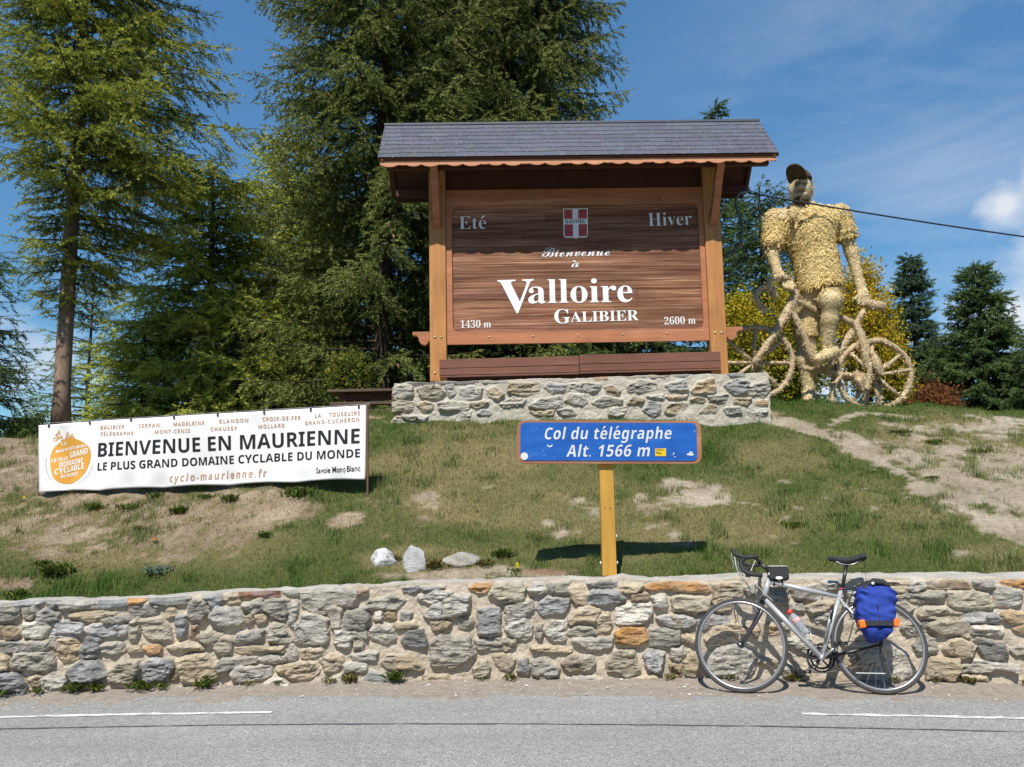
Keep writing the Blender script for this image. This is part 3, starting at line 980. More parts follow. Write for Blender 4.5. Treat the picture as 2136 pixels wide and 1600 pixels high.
def relief(T, Z, stones, rng, hs=(0.024, 0.052), mortar=(0.47, 0.41, 0.325), smr=(0.0, 0.7)):
    """height of the stones above the mortar bed and their colours, on a grid of wall coordinates"""
    G = np.stack([T, Z], -1)
    wob = (fbm(G, 16, 3, 101) - 0.5) * 0.022 + (fbm(G, 50, 2, 103) - 0.5) * 0.008
    H = (fbm(G, 14, 4, 111) - 0.5) * 0.024 + (fbm(G, 60, 2, 115) - 0.5) * 0.006
    mv = fbm(G, 5, 4, 121)[..., None]
    C = np.array(mortar) * (0.82 + 0.36 * mv)
    C = C * (0.9 + 0.2 * fbm(G, 40, 3, 123)[..., None])
    grain = fbm(np.stack([T * 0.30, Z], -1), 34, 4, 131)
    ledge = np.abs((grain * 5) % 1.0 - 0.5) * 2
    crack = np.clip((0.10 - np.abs(fbm(np.stack([T * 0.6, Z], -1), 13, 3, 133) - 0.5) * 2.2) / 0.10, 0, 1) * np.clip((fbm(G, 7, 2, 135) - 0.5) * 6, 0, 1)
    blot = fbm(G, 11, 4, 137)[..., None]
    fine = fbm(G, 70, 2, 139)[..., None]
    z0, z1 = Z[0, 0], Z.max()
    tcol = T[0]
    for (c, q) in stones:
        lo, hi = q.min(0) - 0.05, q.max(0) + 0.05
        i0, i1 = np.searchsorted(tcol, [lo[0], hi[0]])
        if i1 - i0 < 2:
            continue
        sl_ = (slice(None), slice(i0, i1))
        t, z = T[sl_], Z[sl_]
        cen = q.mean(0)
        size = np.ptp(q, axis=0)
        r = 0.07 * size.min()
        qs = cen + (q - cen) * (1 - 1.7 * r / max(size.min(), 1e-3) * np.array([size.min() / max(size[0], 1e-3), 1.0]) ** 1.0)
        d = -(poly_sd(t, z, qs) - r * 0.95) + wob[sl_] * 1.1 + 0.015
        hmax = rng.uniform(*hs) * (0.75 + 0.5 * min(1, size.min() / 0.2))
        tilt = (rng.uniform(-0.16, 0.16) * (t - cen[0]) + rng.uniform(-0.06, 0.18) * (z - cen[1]))
        prof = hmax * (1 - np.exp(-np.maximum(d, 0) / 0.006)) + tilt * np.clip(d / 0.02, 0, 1)
        prof = prof + ((grain[sl_] - 0.5) * rng.uniform(0.02, 0.06) + ledge[sl_] * 0.004 - crack[sl_] * 0.010 + (np.abs(fbm(G[sl_], 9, 2, int(rng.integers(1e6))) - 0.5) * -0.05 + 0.008)) * np.clip(d / 0.025, 0, 1)
        m = (d > 0) & (prof > H[sl_] - 0.004)
        H[sl_] = np.where(m, np.maximum(prof, H[sl_]), H[sl_])
        base = np.array(STONE[c]) * np.array((0.92, 0.88, 0.80)) * rng.uniform(0.82, 1.1)
        alt = base * 0.5 + 0.5 * np.array(STONE[rng.choice(list('tyglo' if c in 'tyo' else 'glpy'))])
        cc = base * (1 - np.clip((blot[sl_] - 0.35) * 2.2, 0, 1) * 0.7) + alt * np.clip((blot[sl_] - 0.35) * 2.2, 0, 1) * 0.7
        cc = cc * (0.62 + 0.76 * grain[sl_][..., None]) * (0.80 + 0.40 * fine[sl_]) * (1 - 0.45 * crack[sl_][..., None])
        if c in 'glpb' and rng.random() < 0.35:      # pale quartz veins
            a = rng.uniform(0, 3.14)
            vv = np.abs(np.sin(((t - cen[0]) * math.cos(a) + (z - cen[1]) * math.sin(a)) * rng.uniform(14, 40) + wob[sl_] * 160 + rng.uniform(0, 6)))
            cc = np.where((vv < 0.07)[..., None], cc * 0.5 + 0.28, cc)
        # cement smeared over the edge of some stones
        smear = np.clip((0.016 - d) / 0.012 + (mv[sl_][..., 0] - 0.5) * 2.4, 0, 1)[..., None] * rng.uniform(*smr)
        cc = cc * (1 - smear) + C[sl_] * smear
        C[sl_] = np.where(m[..., None], cc, C[sl_])
    return H, C


M_STONE = m_attr('rubble_stone', 0.9, 0.22, 60, 0.55, 130, 0.006, 0.15)
rngw = np.random.default_rng(3)
stones = []
for txt, x0, sc in ((S1, 0, 5.517), (S2, 350, 5.517), (S3, 700, 5.517), (S4, 1050, 5.517), (S5, 1400, 5.517), (S6, 1740, 5.394)):
    stones += read_stones(txt, x0, 1190, sc, on_wall)
stones += random_stones(-7.4, -4.15, 0.03, 0.70, rngw) + random_stones(4.0, 7.4, 0.03, 0.84, rngw)
nt, nz, nb = 1640, 104, 16
ts = np.linspace(-7.4, 7.4, nt)
zt = ztop(ts) + (fbm(np.stack([ts, ts * 0], -1), 3.5, 4, 151) - 0.5) * 0.03
fz = np.linspace(0, 1, nz)[:, None]
WZ = -0.05 + (zt[None] + 0.05) * fz
WT = np.repeat(ts[None], nz, 0)
H, C = relief(WT, WZ, stones, rngw)
H = H * np.clip((1.0 - fz) / 0.03, 0.25, 1)
H = H + 0.035 * np.clip((0.10 - fz) / 0.10, 0, 1)          # battered foot
slope = (-0.042 - 0.0456 * np.clip(ts, -6, 6))
nrm = np.stack([slope, -np.ones_like(slope)], -1)
nrm /= np.linalg.norm(nrm, axis=1, keepdims=True)
front = np.stack([WT + nrm[None, :, 0] * H, yb(WT) + nrm[None, :, 1] * H, WZ], -1)
tw_ = 0.15 + 0.20 * np.clip((ts - 0.2) / 1.6, 0, 1)
fb = np.linspace(0.012, 1.0, nb)[:, None] * tw_[None]
TZ = zt[None] + 0.008 + (fbm(np.stack([np.repeat(ts[None], nb, 0), fb + 0 * ts[None]], -1), 9, 4, 161) - 0.5) * 0.03
TZ[0] -= 0.004
TZ[-1] -= 0.12
topv = np.stack([np.repeat(ts[None], nb, 0), yb(ts)[None] + fb, TZ], -1)
topc = np.array((0.40, 0.375, 0.33)) * (0.7 + 0.5 * fbm(topv, 6, 4, 171)[..., None])
WV = np.concatenate([front, topv])
WC = np.concatenate([C, topc])
rows = nz + nb
i = np.arange(rows - 1)[:, None] * nt + np.arange(nt - 1)[None, :]
wallo = MB().add(WV.reshape(-1, 3), np.stack([i, i + 1, i + nt + 1, i + nt], -1).reshape(-1, 4), WC.reshape(-1, 3)).build('stone_wall', M_STONE, smooth=False)
tag(wallo, 'low rubble stone retaining wall along the road, with pale mortar joints', 'wall')

# the sign's stone base
PY = 11.0


def on_base(px, py):
    q = P(px, py, np.full(np.shape(px), PY))
    return q[..., 0] + 1.30 + 1.56, q[..., 2]


bxl, bxr = float(P(822, 840, PY)[0]), float(P(1606, 830, PY)[0])
BD = 1.35                                   # depth of the base
path = np.array([(bxl, PY + BD), (bxl, PY), (bxr, PY), (bxr, PY + BD)])
LF = bxr - bxl


def base_pt(t):
    """t runs round the left side, the front and the right side; returns xy and normal"""
    t = np.asarray(t, float)
    x = np.clip(t - BD, 0, LF) + bxl
    y = PY + np.maximum(BD - t, 0) + np.maximum(t - BD - LF, 0)
    rr = 0.10
    a = np.clip((t - BD + rr) / (2 * rr), 0, 1) * (math.pi / 2) + np.clip((t - BD - LF + rr) / (2 * rr), 0, 1) * (math.pi / 2)
    return x, y, -np.cos(a), -np.sin(a)


def on_base(px, py):
    q = P(px, py, np.full(np.shape(px), PY))
    return q[..., 0] - bxl + BD, q[..., 2]


bst = read_stones(Q1, 810, 760, 5.21, on_base) + read_stones(Q2, 1210, 760, 5.21, on_base)
ztl, ztr = float(P(826, 800, PY)[2]), float(P(1600, 777, PY)[2])
bst += random_stones(0.05, BD - 0.06, 2.35, ztl, rngw) + random_stones(BD + LF + 0.06, 2 * BD + LF, 2.3, ztr, rngw)
nt = 900
ts = np.linspace(0, 2 * BD + LF, nt)
nz = 64
zt = ztl + (ztr - ztl) * np.clip((ts - BD) / LF, 0, 1) + (fbm(np.stack([ts, ts * 0], -1), 5, 3, 181) - 0.5) * 0.03
fz = np.linspace(0, 1, nz)[:, None]
WZ = 2.15 + (zt[None] - 2.15) * fz
WT = np.repeat(ts[None], nz, 0)
H, C = relief(WT, WZ, bst, rngw, (0.012, 0.034), (0.47, 0.435, 0.365), (0.35, 1.1))
H = H * np.clip((1.0 - fz) / 0.04, 0.25, 1)
bx, by, bnx, bny = base_pt(ts)
front = np.stack([bx + bnx * H, by + bny * H, WZ], -1)
rows_ = [front]
cols_ = [C]
for d, dz in ((0.015, 0.008), (0.06, 0.012), (0.14, 0.014), (0.30, 0.016)):
    sc_ = 1 if d < 0.2 else 1
    cx, cy = np.clip(bx, bxl + d, bxr - d), np.maximum(by, PY + d)
    q = np.stack([cx, cy, zt + dz + (fbm(np.stack([cx, cy], -1), 8, 3, 191) - 0.5) * 0.02], -1)
    rows_.append(q[None])
    cols_.append(np.array((0.40, 0.39, 0.36)) * (0.75 + 0.4 * fbm(q, 7, 3, 195)[None, :, None]))
WV, WC = np.concatenate(rows_), np.concatenate(cols_)
rows = len(WV)
i = np.arange(rows - 1)[:, None] * nt + np.arange(nt - 1)[None, :]
mb = MB().add(WV.reshape(-1, 3), np.stack([i, i + 1, i + nt + 1, i + nt], -1).reshape(-1, 4), WC.reshape(-1, 3))
mb.add([(bxl + 0.28, PY + 0.28, ztl - 0.01), (bxr - 0.28, PY + 0.28, ztr - 0.01), (bxr - 0.28, PY + BD, ztr - 0.01), (bxl + 0.28, PY + BD, ztl - 0.01)], [(0, 1, 2, 3)], (0.38, 0.37, 0.34))
tag(mb.build('stone_base', M_STONE, smooth=False), 'pale rubble stone plinth under the roofed wooden sign', 'plinth')

# ------------------------------------------------------------------ the roofed wooden sign
M_POST = m_wood('stained_post_wood', (0.50, 0.235, 0.080), (0.33, 0.13, 0.043), 'z', 5, 16, 0.55, (0.62, 0.36, 0.14))
M_RAIL = m_wood('stained_rail_wood', (0.46, 0.19, 0.095), (0.31, 0.115, 0.056), 'x', 5, 16, 0.55, (0.6, 0.32, 0.2))
M_FASCIA = m_wood('fascia_wood', (0.62, 0.30, 0.165), (0.46, 0.19, 0.095), 'x', 5, 14, 0.6)
M_PLANK = m_wood('brown_plank_wood', (0.20, 0.088, 0.058), (0.12, 0.050, 0.034), 'x', 6, 18, 0.6, (0.33, 0.15, 0.1))
M_SOFFIT = m_wood('shade_darkened_soffit_wood', (0.085, 0.032, 0.018), (0.05, 0.018, 0.011), 'y', 6, 14, 0.7)  # brown boards, base colour darkened further to deepen the shade under the roof
k = NT('weathered_panel_wood')
f1 = k.noise(46, 7, (0.022, 1, 1), 0.68, 0.25)
f2 = k.noise(9, 4, (0.05, 1, 1), 0.6, 0.15)
f3 = k.noise(2.6, 4, (0.6, 1, 1))
c = k.ramp(f1, [(0.28, (0.095, 0.040, 0.023)), (0.47, (0.25, 0.122, 0.074)), (0.66, (0.46, 0.285, 0.195)), (0.8, (0.6, 0.44, 0.34))])
c = k.mix(1.0, c, k.ramp(f2, [(0.28, (0.45, 0.36, 0.32)), (0.5, (0.85, 0.80, 0.78)), (0.72, (1.18, 1.12, 1.1))]), 'MULTIPLY')
c = k.mix(1.0, c, k.ramp(f3, [(0.3, (0.86, 0.84, 0.84)), (0.7, (1.12, 1.05, 1.0))]), 'MULTIPLY')
c = k.mix(1.0, c, k.attr(), 'MULTIPLY')
k.bump(f1, 0.7, 0.012)
M_PANEL = k.out(c, 0.75, 0, 0.25)
M_WHITE = m_plain('white_lettering_paint', (0.80, 0.80, 0.80), 0.5, 0, 0.05, 20)
M_BOLT = m_plain('brass_bolt', (0.55, 0.45, 0.28), 0.35, 0.8, 0.1)
M_BLACK = m_plain('black_paint', (0.02, 0.02, 0.022), 0.5, 0, 0.1)

SY = 11.40                                   # the panel's face
SRZ = R(1.0)
sx0 = float(P(1207, 600, SY)[0])
SO = Vector((sx0, SY, 0))
sign = empty('welcome_sign', SO, 'large roofed wooden welcome sign with white lettering on a stone base', 'sign', rot=(0, 0, SRZ))
_c, _s = math.cos(SRZ), math.sin(SRZ)


def sl2(px, py, yl=0.0):
    """(x, z) on the sign's own vertical plane at local depth yl"""
    d = ray(px, py)
    o = np.array(CAM) - np.array(SO)
    # local y of o + t d
    oy = -_s * o[0] + _c * o[1]
    dy = -_s * d[..., 0] + _c * d[..., 1]
    t = (yl - oy) / dy
    w = o + d * t[..., None]
    return np.stack([_c * w[..., 0] + _s * w[..., 1], w[..., 2]], -1)


def on_sign(yl):
    return lambda q: np.stack([q[:, 0], np.full(len(q), yl), q[:, 1]], -1)


PD = 0.22                                    # post thickness
pl_b, pl_t = sl2(897, 787, -0.04), sl2(893.5, 372, -0.04)
pr_b, pr_t = sl2(1520, 775, -0.04), sl2(1508, 360, -0.04)
pw = float(sl2(931, 740, -0.04)[0] - sl2(896, 740, -0.04)[0])
xl, xr = float(pl_b[0]), float(pr_b[0]) - pw
EY = -0.63                                   # the eave's overhang in front of the panel
e_l, e_r = sl2(793, 343, EY), sl2(1619, 330, EY)
ez = float((e_l[1] + e_r[1]) / 2)
rl, rr_ = float(e_l[0]) - 0.03, float(e_r[0]) + 0.03
RY = 0.06                                    # ridge
z_ridge = float(((sl2(802, 262, RY) + sl2(1593, 252, RY)) / 2)[1])
z_eave = float(((sl2(788, 330, EY - 0.04) + sl2(1624, 316, EY - 0.04)) / 2)[1])
BY = RY - (EY - 0.04) + RY                   # rear eave mirrors the front one
zb_post = min(float(pl_b[1]), float(pr_b[1])) - 0.06
for x in (xl, xr):
    o = MB().box((x + pw / 2, -0.04 + PD / 2, (zb_post + z_ridge - 0.12) / 2), (pw, PD, z_ridge - 0.12 - zb_post)).build('post', M_POST, sign, bevel=0.012)
    for dx, zz in ((0.3, 0.12), (0.3, 0.62), (0.7, 0.62)):
        lathe(MB(), [(0.0, 0.012), (0.014, 0.010), (0.018, 0.0)], 10, M=Matrix.Translation((x + pw * dx, -0.04, zb_post + zz)) @ Matrix.Rotation(R(90), 4, 'X')).build('bolt', M_BOLT, o, True)
    # knee brace that carries the eave
    z0 = float(sl2(900, 470, -0.04)[1])
    pts = [(x + pw / 2, -0.035, z0), (x + pw / 2, -0.20, z0 + 0.16), (x + pw / 2, -0.44, z0 + 0.50), (x + pw / 2, EY + 0.06, z_eave - 0.10)]
    mb = MB()
    q = smooth_path(pts, 5)
    for a, b in zip(q[:-1], q[1:]):
        d = (b - a)
        ln = np.linalg.norm(d)
        ang = math.atan2(d[2], -d[1])
        Rm = Matrix.Rotation(-ang, 3, 'X')
        mb.box((a + b) / 2, (0.10, ln + 0.03, 0.11), Rm)
    mb.build('brace', M_RAIL, sign)
# panel: frame and boards
f_lt, f_rb = sl2(927, 397, 0), sl2(1484, 714, 0)
fx0, fx1 = xl + pw + 0.004, xr - 0.004
fz1 = float(f_lt[1])
fz0 = float((sl2(930, 719, 0)[1] + sl2(1483, 710, 0)[1]) / 2)
ix0, ix1 = float(sl2(943.5, 600, 0)[0]), float(sl2(1464, 600, 0)[0])
iz0 = float((sl2(945, 693, 0)[1] + sl2(1463, 686, 0)[1]) / 2)
iz1 = float(sl2(1200, 427, 0)[1])
mb = MB()
_n = 15
_h = (iz1 - iz0 + 0.08) / _n
_rp = np.random.default_rng(44)
for k_ in range(_n):
    zc_ = iz0 - 0.04 + _h * (k_ + 0.5)
    cut_ = _rp.uniform(0.25, 0.75) if _rp.random() < 0.6 else 1.0
    xs_ = [ix0 - 0.05, ix0 + (ix1 - ix0) * cut_, ix1 + 0.05] if cut_ < 1 else [ix0 - 0.05, ix1 + 0.05]
    for xa_, xb_ in zip(xs_[:-1], xs_[1:]):
        dy_ = _rp.uniform(0, 0.004)
        g_ = _rp.uniform(0.72, 1.15)
        mb.box(((xa_ + xb_) / 2, 0.058 + dy_, zc_), (xb_ - xa_ - 0.002, 0.05, _h - 0.0035), None, (g_, g_ * _rp.uniform(0.94, 1.03), g_ * _rp.uniform(0.9, 1.05)))
mb.build('panel', M_PANEL, sign, bevel=0.002)


def rrect(x0, x1, z0, z1, r, n=6):
    out = []
    for cx, cz, a0 in ((x1 - r, z1 - r, 0), (x0 + r, z1 - r, 90), (x0 + r, z0 + r, 180), (x1 - r, z0 + r, 270)):
        for a in np.linspace(a0, a0 + 90, n):
            out.append((cx + r * math.cos(R(a)), cz + r * math.sin(R(a))))
    return np.array(out)


def ring(mb, outer, inner, y0, y1, col=(1, 1, 1), mi=0):
    """frame between two closed outlines of equal point count"""
    n = len(outer)
    V = np.concatenate([np.c_[outer[:, 0], np.full(n, y0), outer[:, 1]], np.c_[inner[:, 0], np.full(n, y0), inner[:, 1]],
                        np.c_[outer[:, 0], np.full(n, y1), outer[:, 1]], np.c_[inner[:, 0], np.full(n, y1), inner[:, 1]]])
    i = np.arange(n)
    j = (i + 1) % n
    F = np.concatenate([np.stack([i, j, j + n, i + n], -1), np.stack([i + n, j + n, j + 3 * n, i + 3 * n], -1),
                        np.stack([i, i + 2 * n, j + 2 * n, j], -1), np.stack([i + 2 * n, i + 3 * n, j + 3 * n, j + 2 * n], -1)])
    mb.add(V, F, col, mi)


mb = MB()
ring(mb, rrect(fx0, fx1, fz0, fz1, 0.012), rrect(ix0, ix1, iz0, iz1, 0.09), 0.0, 0.055)
fr = mb.build('panel_frame', M_RAIL, sign, fixn=True)
mb = MB()
for px, py in ((1020, 703), (1112, 701), (1206, 699), (1299, 697), (1391, 695), (1016, 420), (1108, 418), (1201, 417), (1293, 416), (1384, 415)):
    q = sl2(px, py, 0)
    lathe(MB(), [(0.0, 0.010), (0.010, 0.008), (0.014, 0.0)], 10, M=Matrix.Translation((q[0], -0.001, q[1])) @ Matrix.Rotation(R(90), 4, 'X')).build('bolt', M_BOLT, fr, True)
# boards between the frame and the roof, in the shade-darkened wood
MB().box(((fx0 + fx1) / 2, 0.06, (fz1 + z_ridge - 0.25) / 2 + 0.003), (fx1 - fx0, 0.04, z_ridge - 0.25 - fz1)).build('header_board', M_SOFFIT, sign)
# cross beam with carved ends
za = float((sl2(860, 694, 0.09)[1] + sl2(1552, 683, 0.09)[1]) / 2)
for s, xa in ((-1, xl - 0.002), (1, xr + pw + 0.002)):
    L = 0.245
    prof = [(0, za), (s * L, za), (s * L, za - 0.05), (s * (L - 0.06), za - 0.055), (s * (L - 0.085), za - 0.085), (s * (L - 0.09), za - 0.13), (s * (L - 0.12), za - 0.175), (s * 0.07, za - 0.19), (s * 0.035, za - 0.17), (s * 0.02, za - 0.14), (0, za - 0.14)]
    MB().prism([(xa + a, b) for a, b in prof], 0.03, 0.13).build('beam_end', M_RAIL, sign, bevel=0.006, fixn=True)
# plank skirt
xm = float(sl2(1208, 760, -0.05)[0])
xq0, xq1 = float(sl2(917, 770, -0.05)[0]), float(sl2(1502, 755, -0.05)[0])
for a, b, zt_, zb_ in ((xq0, xm - 0.004, (sl2(918, 752, -0.05)[1] + sl2(1206, 742, -0.05)[1]) / 2, (sl2(918, 790, -0.05)[1] + sl2(1206, 780, -0.05)[1]) / 2),
                       (xm + 0.004, xq1, (sl2(1210, 741, -0.05)[1] + sl2(1500, 734, -0.05)[1]) / 2, (sl2(1210, 780, -0.05)[1] + sl2(1500, 773, -0.05)[1]) / 2)):
    h = float(zt_ - zb_)
    mb = MB()
    rot = Matrix.Rotation(-0.008, 3, 'Y')
    for f0, f1 in ((0.0, 0.10), (0.115, 0.485), (0.5, 1.0)):
        mb.box(((a + b) / 2, -0.067, float(zb_) + h * (f0 + f1) / 2), (b - a, 0.045, h * (f1 - f0) - 0.004), rot)
    mb.build('plank', M_PLANK, sign, bevel=0.004)
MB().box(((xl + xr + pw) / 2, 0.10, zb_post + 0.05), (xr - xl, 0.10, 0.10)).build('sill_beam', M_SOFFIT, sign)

# roof: boards below, slates in courses above
rt = 0.05
run = RY - (EY - 0.04)
rise = z_ridge - z_eave
sn = math.hypot(run, rise)
pitch = math.atan2(rise, run)
mb = MB()
nv = (0, -math.sin(pitch), math.cos(pitch))
for side in (1, -1):
    for kx in range(12):
        a, b = rl + (rr_ - rl) * kx / 12 + 0.002, rl + (rr_ - rl) * (kx + 1) / 12 - 0.002
        cy = RY - side * run / 2
        Rm = Matrix.Rotation(side * pitch, 3, 'X')
        mb.box(((a + b) / 2, cy + side * 0.0, (z_ridge + z_eave) / 2 - 0.045), (b - a, sn - 0.03, 0.03), Rm)
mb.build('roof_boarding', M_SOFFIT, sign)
M_SLATE = m_attr('slate', 0.55, 0.22, 18, 0.35, 70, 0.004, 0.4)
slate_o = MB()
ncourse = 8
rngs = np.random.default_rng(12)
for side in (1, -1):
    Rm = np.array(Matrix.Rotation(side * pitch, 3, 'X'))
    for cse in range(ncourse):
        d0 = sn * cse / ncourse                 # distance from the eave up the slope
        x = rl - rngs.uniform(0, 0.2) * (cse % 2)
        while x < rr_:
            w = rngs.uniform(0.16, 0.42)
            a, b = max(x, rl), min(x + w, rr_)
            x += w
            if b - a < 0.02:
                continue
            jl = rngs.uniform(-0.008, 0.008) if cse else 0.0
            ln = sn / ncourse * 1.7
            if d0 + ln > sn:
                ln = sn - d0 + 0.01
            # local slope frame: u up the slope, v normal
            u0, u1 = d0 + jl, d0 + ln
            lift = 0.008
            th = 0.007
            cy0 = (EY - 0.04) if side == 1 else (RY + run)
            gcl = rngs.uniform(0.86, 1.1)
            colr = np.array((0.088, 0.092, 0.118)) * gcl + rngs.uniform(0, 0.012, 3)
            V = []
            for uu, vv in ((u0, lift), (u0, lift + th), (u1, 0.002), (u1, 0.002 + th)):
                yy = cy0 + side * uu * math.cos(pitch) - side * vv * math.sin(pitch)
                zz = z_eave + uu * math.sin(pitch) + vv * math.cos(pitch) - 0.012
                V += [(a + 0.0015, yy, zz), (b - 0.0015, yy, zz)]
            slate_o.add(V, np.array([(0, 1, 3, 2), (2, 3, 5, 4), (4, 5, 7, 6), (6, 7, 1, 0), (0, 2, 4, 6), (1, 7, 5, 3)])[:, :4][:4], colr)
            b0 = slate_o.n - 8
            slate_o.F.append((np.array([(0, 2, 6, 4), (1, 5, 7, 3)]) + b0, 0))
            yy = cy0 + side * u0 * math.cos(pitch) - side * (lift + th) * math.sin(pitch)
            zz = z_eave + u0 * math.sin(pitch) + (lift + th) * math.cos(pitch) - 0.012
            if side == 1:
                slate_o.box(((a + b) / 2, yy - 0.002, zz), (0.006, 0.005, 0.012), None, (0.5, 0.5, 0.5))
ro = slate_o.build('slate_roof', M_SLATE, sign, fixn=True)
MB().box(((rl + rr_) / 2, RY, z_ridge + 0.008), (rr_ - rl + 0.01, 0.05, 0.03)).build('ridge_cap', m_plain('zinc', (0.10, 0.105, 0.125), 0.5, 0.3), sign)
# scalloped fascia
zf1 = float((sl2(795, 336, EY)[1] + sl2(1618, 320, EY)[1]) / 2)
hF = 0.105
pat = []
n = 480
for a in np.linspace(0, 1, n):
    u = a * 29.0
    w = u % 3.0
    # ogee rhythm: a broad lobe, a small lobe, a broad lobe
    if w < 1.35:
        dz = 0.036 * math.sin(math.pi * w / 1.35) ** 0.7
    elif w < 1.85:
        dz = 0.012
    else:
        dz = 0.030 * math.sin(math.pi * (w - 1.85) / 1.15) ** 0.7
    pat.append((rl + 0.03 + (rr_ - rl - 0.06) * a, zf1 - hF + 0.034 - dz))
poly = [(rl + 0.03, zf1), *pat, (rr_ - 0.03, zf1)]
mb = MB()
nP = len(pat)
top = np.array([(p[0], zf1) for p in pat])
bot = np.array(pat)
V = np.concatenate([np.c_[top[:, 0], np.full(nP, EY - 0.012), top[:, 1]], np.c_[bot[:, 0], np.full(nP, EY - 0.012), bot[:, 1]],
                    np.c_[top[:, 0], np.full(nP, EY + 0.016), top[:, 1]], np.c_[bot[:, 0], np.full(nP, EY + 0.016), bot[:, 1]]])
i = np.arange(nP - 1)
mb.add(V, np.concatenate([np.stack([i, i + nP, i + nP + 1, i + 1], -1), np.stack([i + 2 * nP, i + 2 * nP + 1, i + 3 * nP + 1, i + 3 * nP], -1),
                          np.stack([i + nP, i + 3 * nP, i + 3 * nP + 1, i + nP + 1], -1), np.stack([i, i + 1, i + 2 * nP + 1, i + 2 * nP], -1)]))
mb.F.append((np.array([(0, 2 * nP, 3 * nP, nP), (nP - 1, 2 * nP - 1, 4 * nP - 1, 3 * nP - 1)]), 0))
mb.build('fascia', M_FASCIA, sign, fixn=True)
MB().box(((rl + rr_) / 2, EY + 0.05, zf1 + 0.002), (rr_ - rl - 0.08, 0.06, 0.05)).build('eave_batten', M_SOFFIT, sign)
for x in (rl + 0.06, rr_ - 0.06):            # barge boards
    for side in (1, -1):
        Rm = Matrix.Rotation(side * pitch, 3, 'X')
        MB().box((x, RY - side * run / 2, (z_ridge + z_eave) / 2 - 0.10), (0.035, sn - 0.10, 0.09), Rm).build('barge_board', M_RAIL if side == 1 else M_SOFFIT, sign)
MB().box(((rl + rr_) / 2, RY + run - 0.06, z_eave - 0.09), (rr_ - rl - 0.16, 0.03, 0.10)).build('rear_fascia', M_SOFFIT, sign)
for zz, yy in ((z_eave - 0.06, EY + 0.14), (z_eave - 0.06, BY - 0.2)):
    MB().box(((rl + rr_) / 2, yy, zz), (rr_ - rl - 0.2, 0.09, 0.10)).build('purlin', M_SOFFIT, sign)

# lettering on the panel (local y = 0.033 is the board's face)
LY = 0.0285
tm = []


def pl(s, pL, pR, cap_px, u, off=0.0, name='lettering', mat=None, shear=0.0, spacing=1.0):
    mb = MB()
    a, b = sl2(*pL, LY), sl2(*pR, LY)
    letters(mb, s, on_sign(LY), a, b, cap_px * SY / FPX, u, off, shear, spacing)
    mb.build(name, mat or M_WHITE, sign)


pl('Eté', (958, 478), (1014, 477), 28, U_SERIF, -0.011)
pl('Hiver', (1353, 472), (1443.5, 469), 29, U_SERIF, -0.011)
pl('1430 m', (960.5, 684), (1024, 683), 15.5, U_SERIF, -0.009)
pl('2600 m', (1386, 677), (1451, 675), 15.5, U_SERIF, -0.009)
pl('V', (1040, 652.5), (1116, 650), 71, U_SERIF, 0.004)
pl('alloire', (1102, 632.5), (1320, 629.5), 51.5, U_SERIF, 0.0)
pl('G', (1156.5, 674.5), (1190, 674), 30, U_SERIF, 0.0)
pl('ALIBIER', (1190, 672), (1332.5, 668), 22, U_SERIF, 0.0)
pl('Bienvenue', (1131, 536), (1272, 533), 20, U_SCRIPT, 0.0)
pl('à', (1192, 557.5), (1208.5, 557), 17, U_SCRIPT, 0.0)
# coat of arms: a white cross on red
sc_o = [sl2(px, py, LY) for px, py in ((1174.5, 435.5), (1226, 434.5), (1226.3, 490), (1223, 495), (1204, 495.5), (1201.5, 499), (1199, 495.7), (1179, 496), (1175.5, 491))]
sc_o = np.array(sc_o)
cen = sc_o.mean(0)
mb = MB()
mb.prism(sc_o, LY - 0.004, LY + 0.004)
shield = mb.build('shield', M_WHITE, sign, fixn=True)
M_RED = m_plain('red_enamel', (0.38, 0.05, 0.045), 0.55, 0, 0.2, 20)
mb = MB()
for q in (((1176.5, 437.5), (1194, 437.2), (1194, 456.5), (1176.5, 457)), ((1206, 437), (1224, 436.6), (1224.3, 456), (1206, 456.3)),
          ((1177, 468.5), (1195, 468.2), (1195.3, 493.3), (1180, 493.6), (1177.5, 490)), ((1206.8, 468), (1224.5, 467.6), (1224.3, 489.5), (1222, 493), (1207, 493.2))):
    a = np.array([sl2(*p, LY) for p in q])
    MB().add(on_sign(LY - 0.0065)(a), [tuple(range(len(a)))]).build('red_quarter', M_RED, shield)
mb = MB()
letters(mb, 'SAVOIE', on_sign(LY - 0.0068), sl2(1179.5, 466.3, LY), sl2(1221, 465.5, LY), 8.3 * SY / FPX, U_SERIF)
mb.build('lettering', M_BLACK, shield)


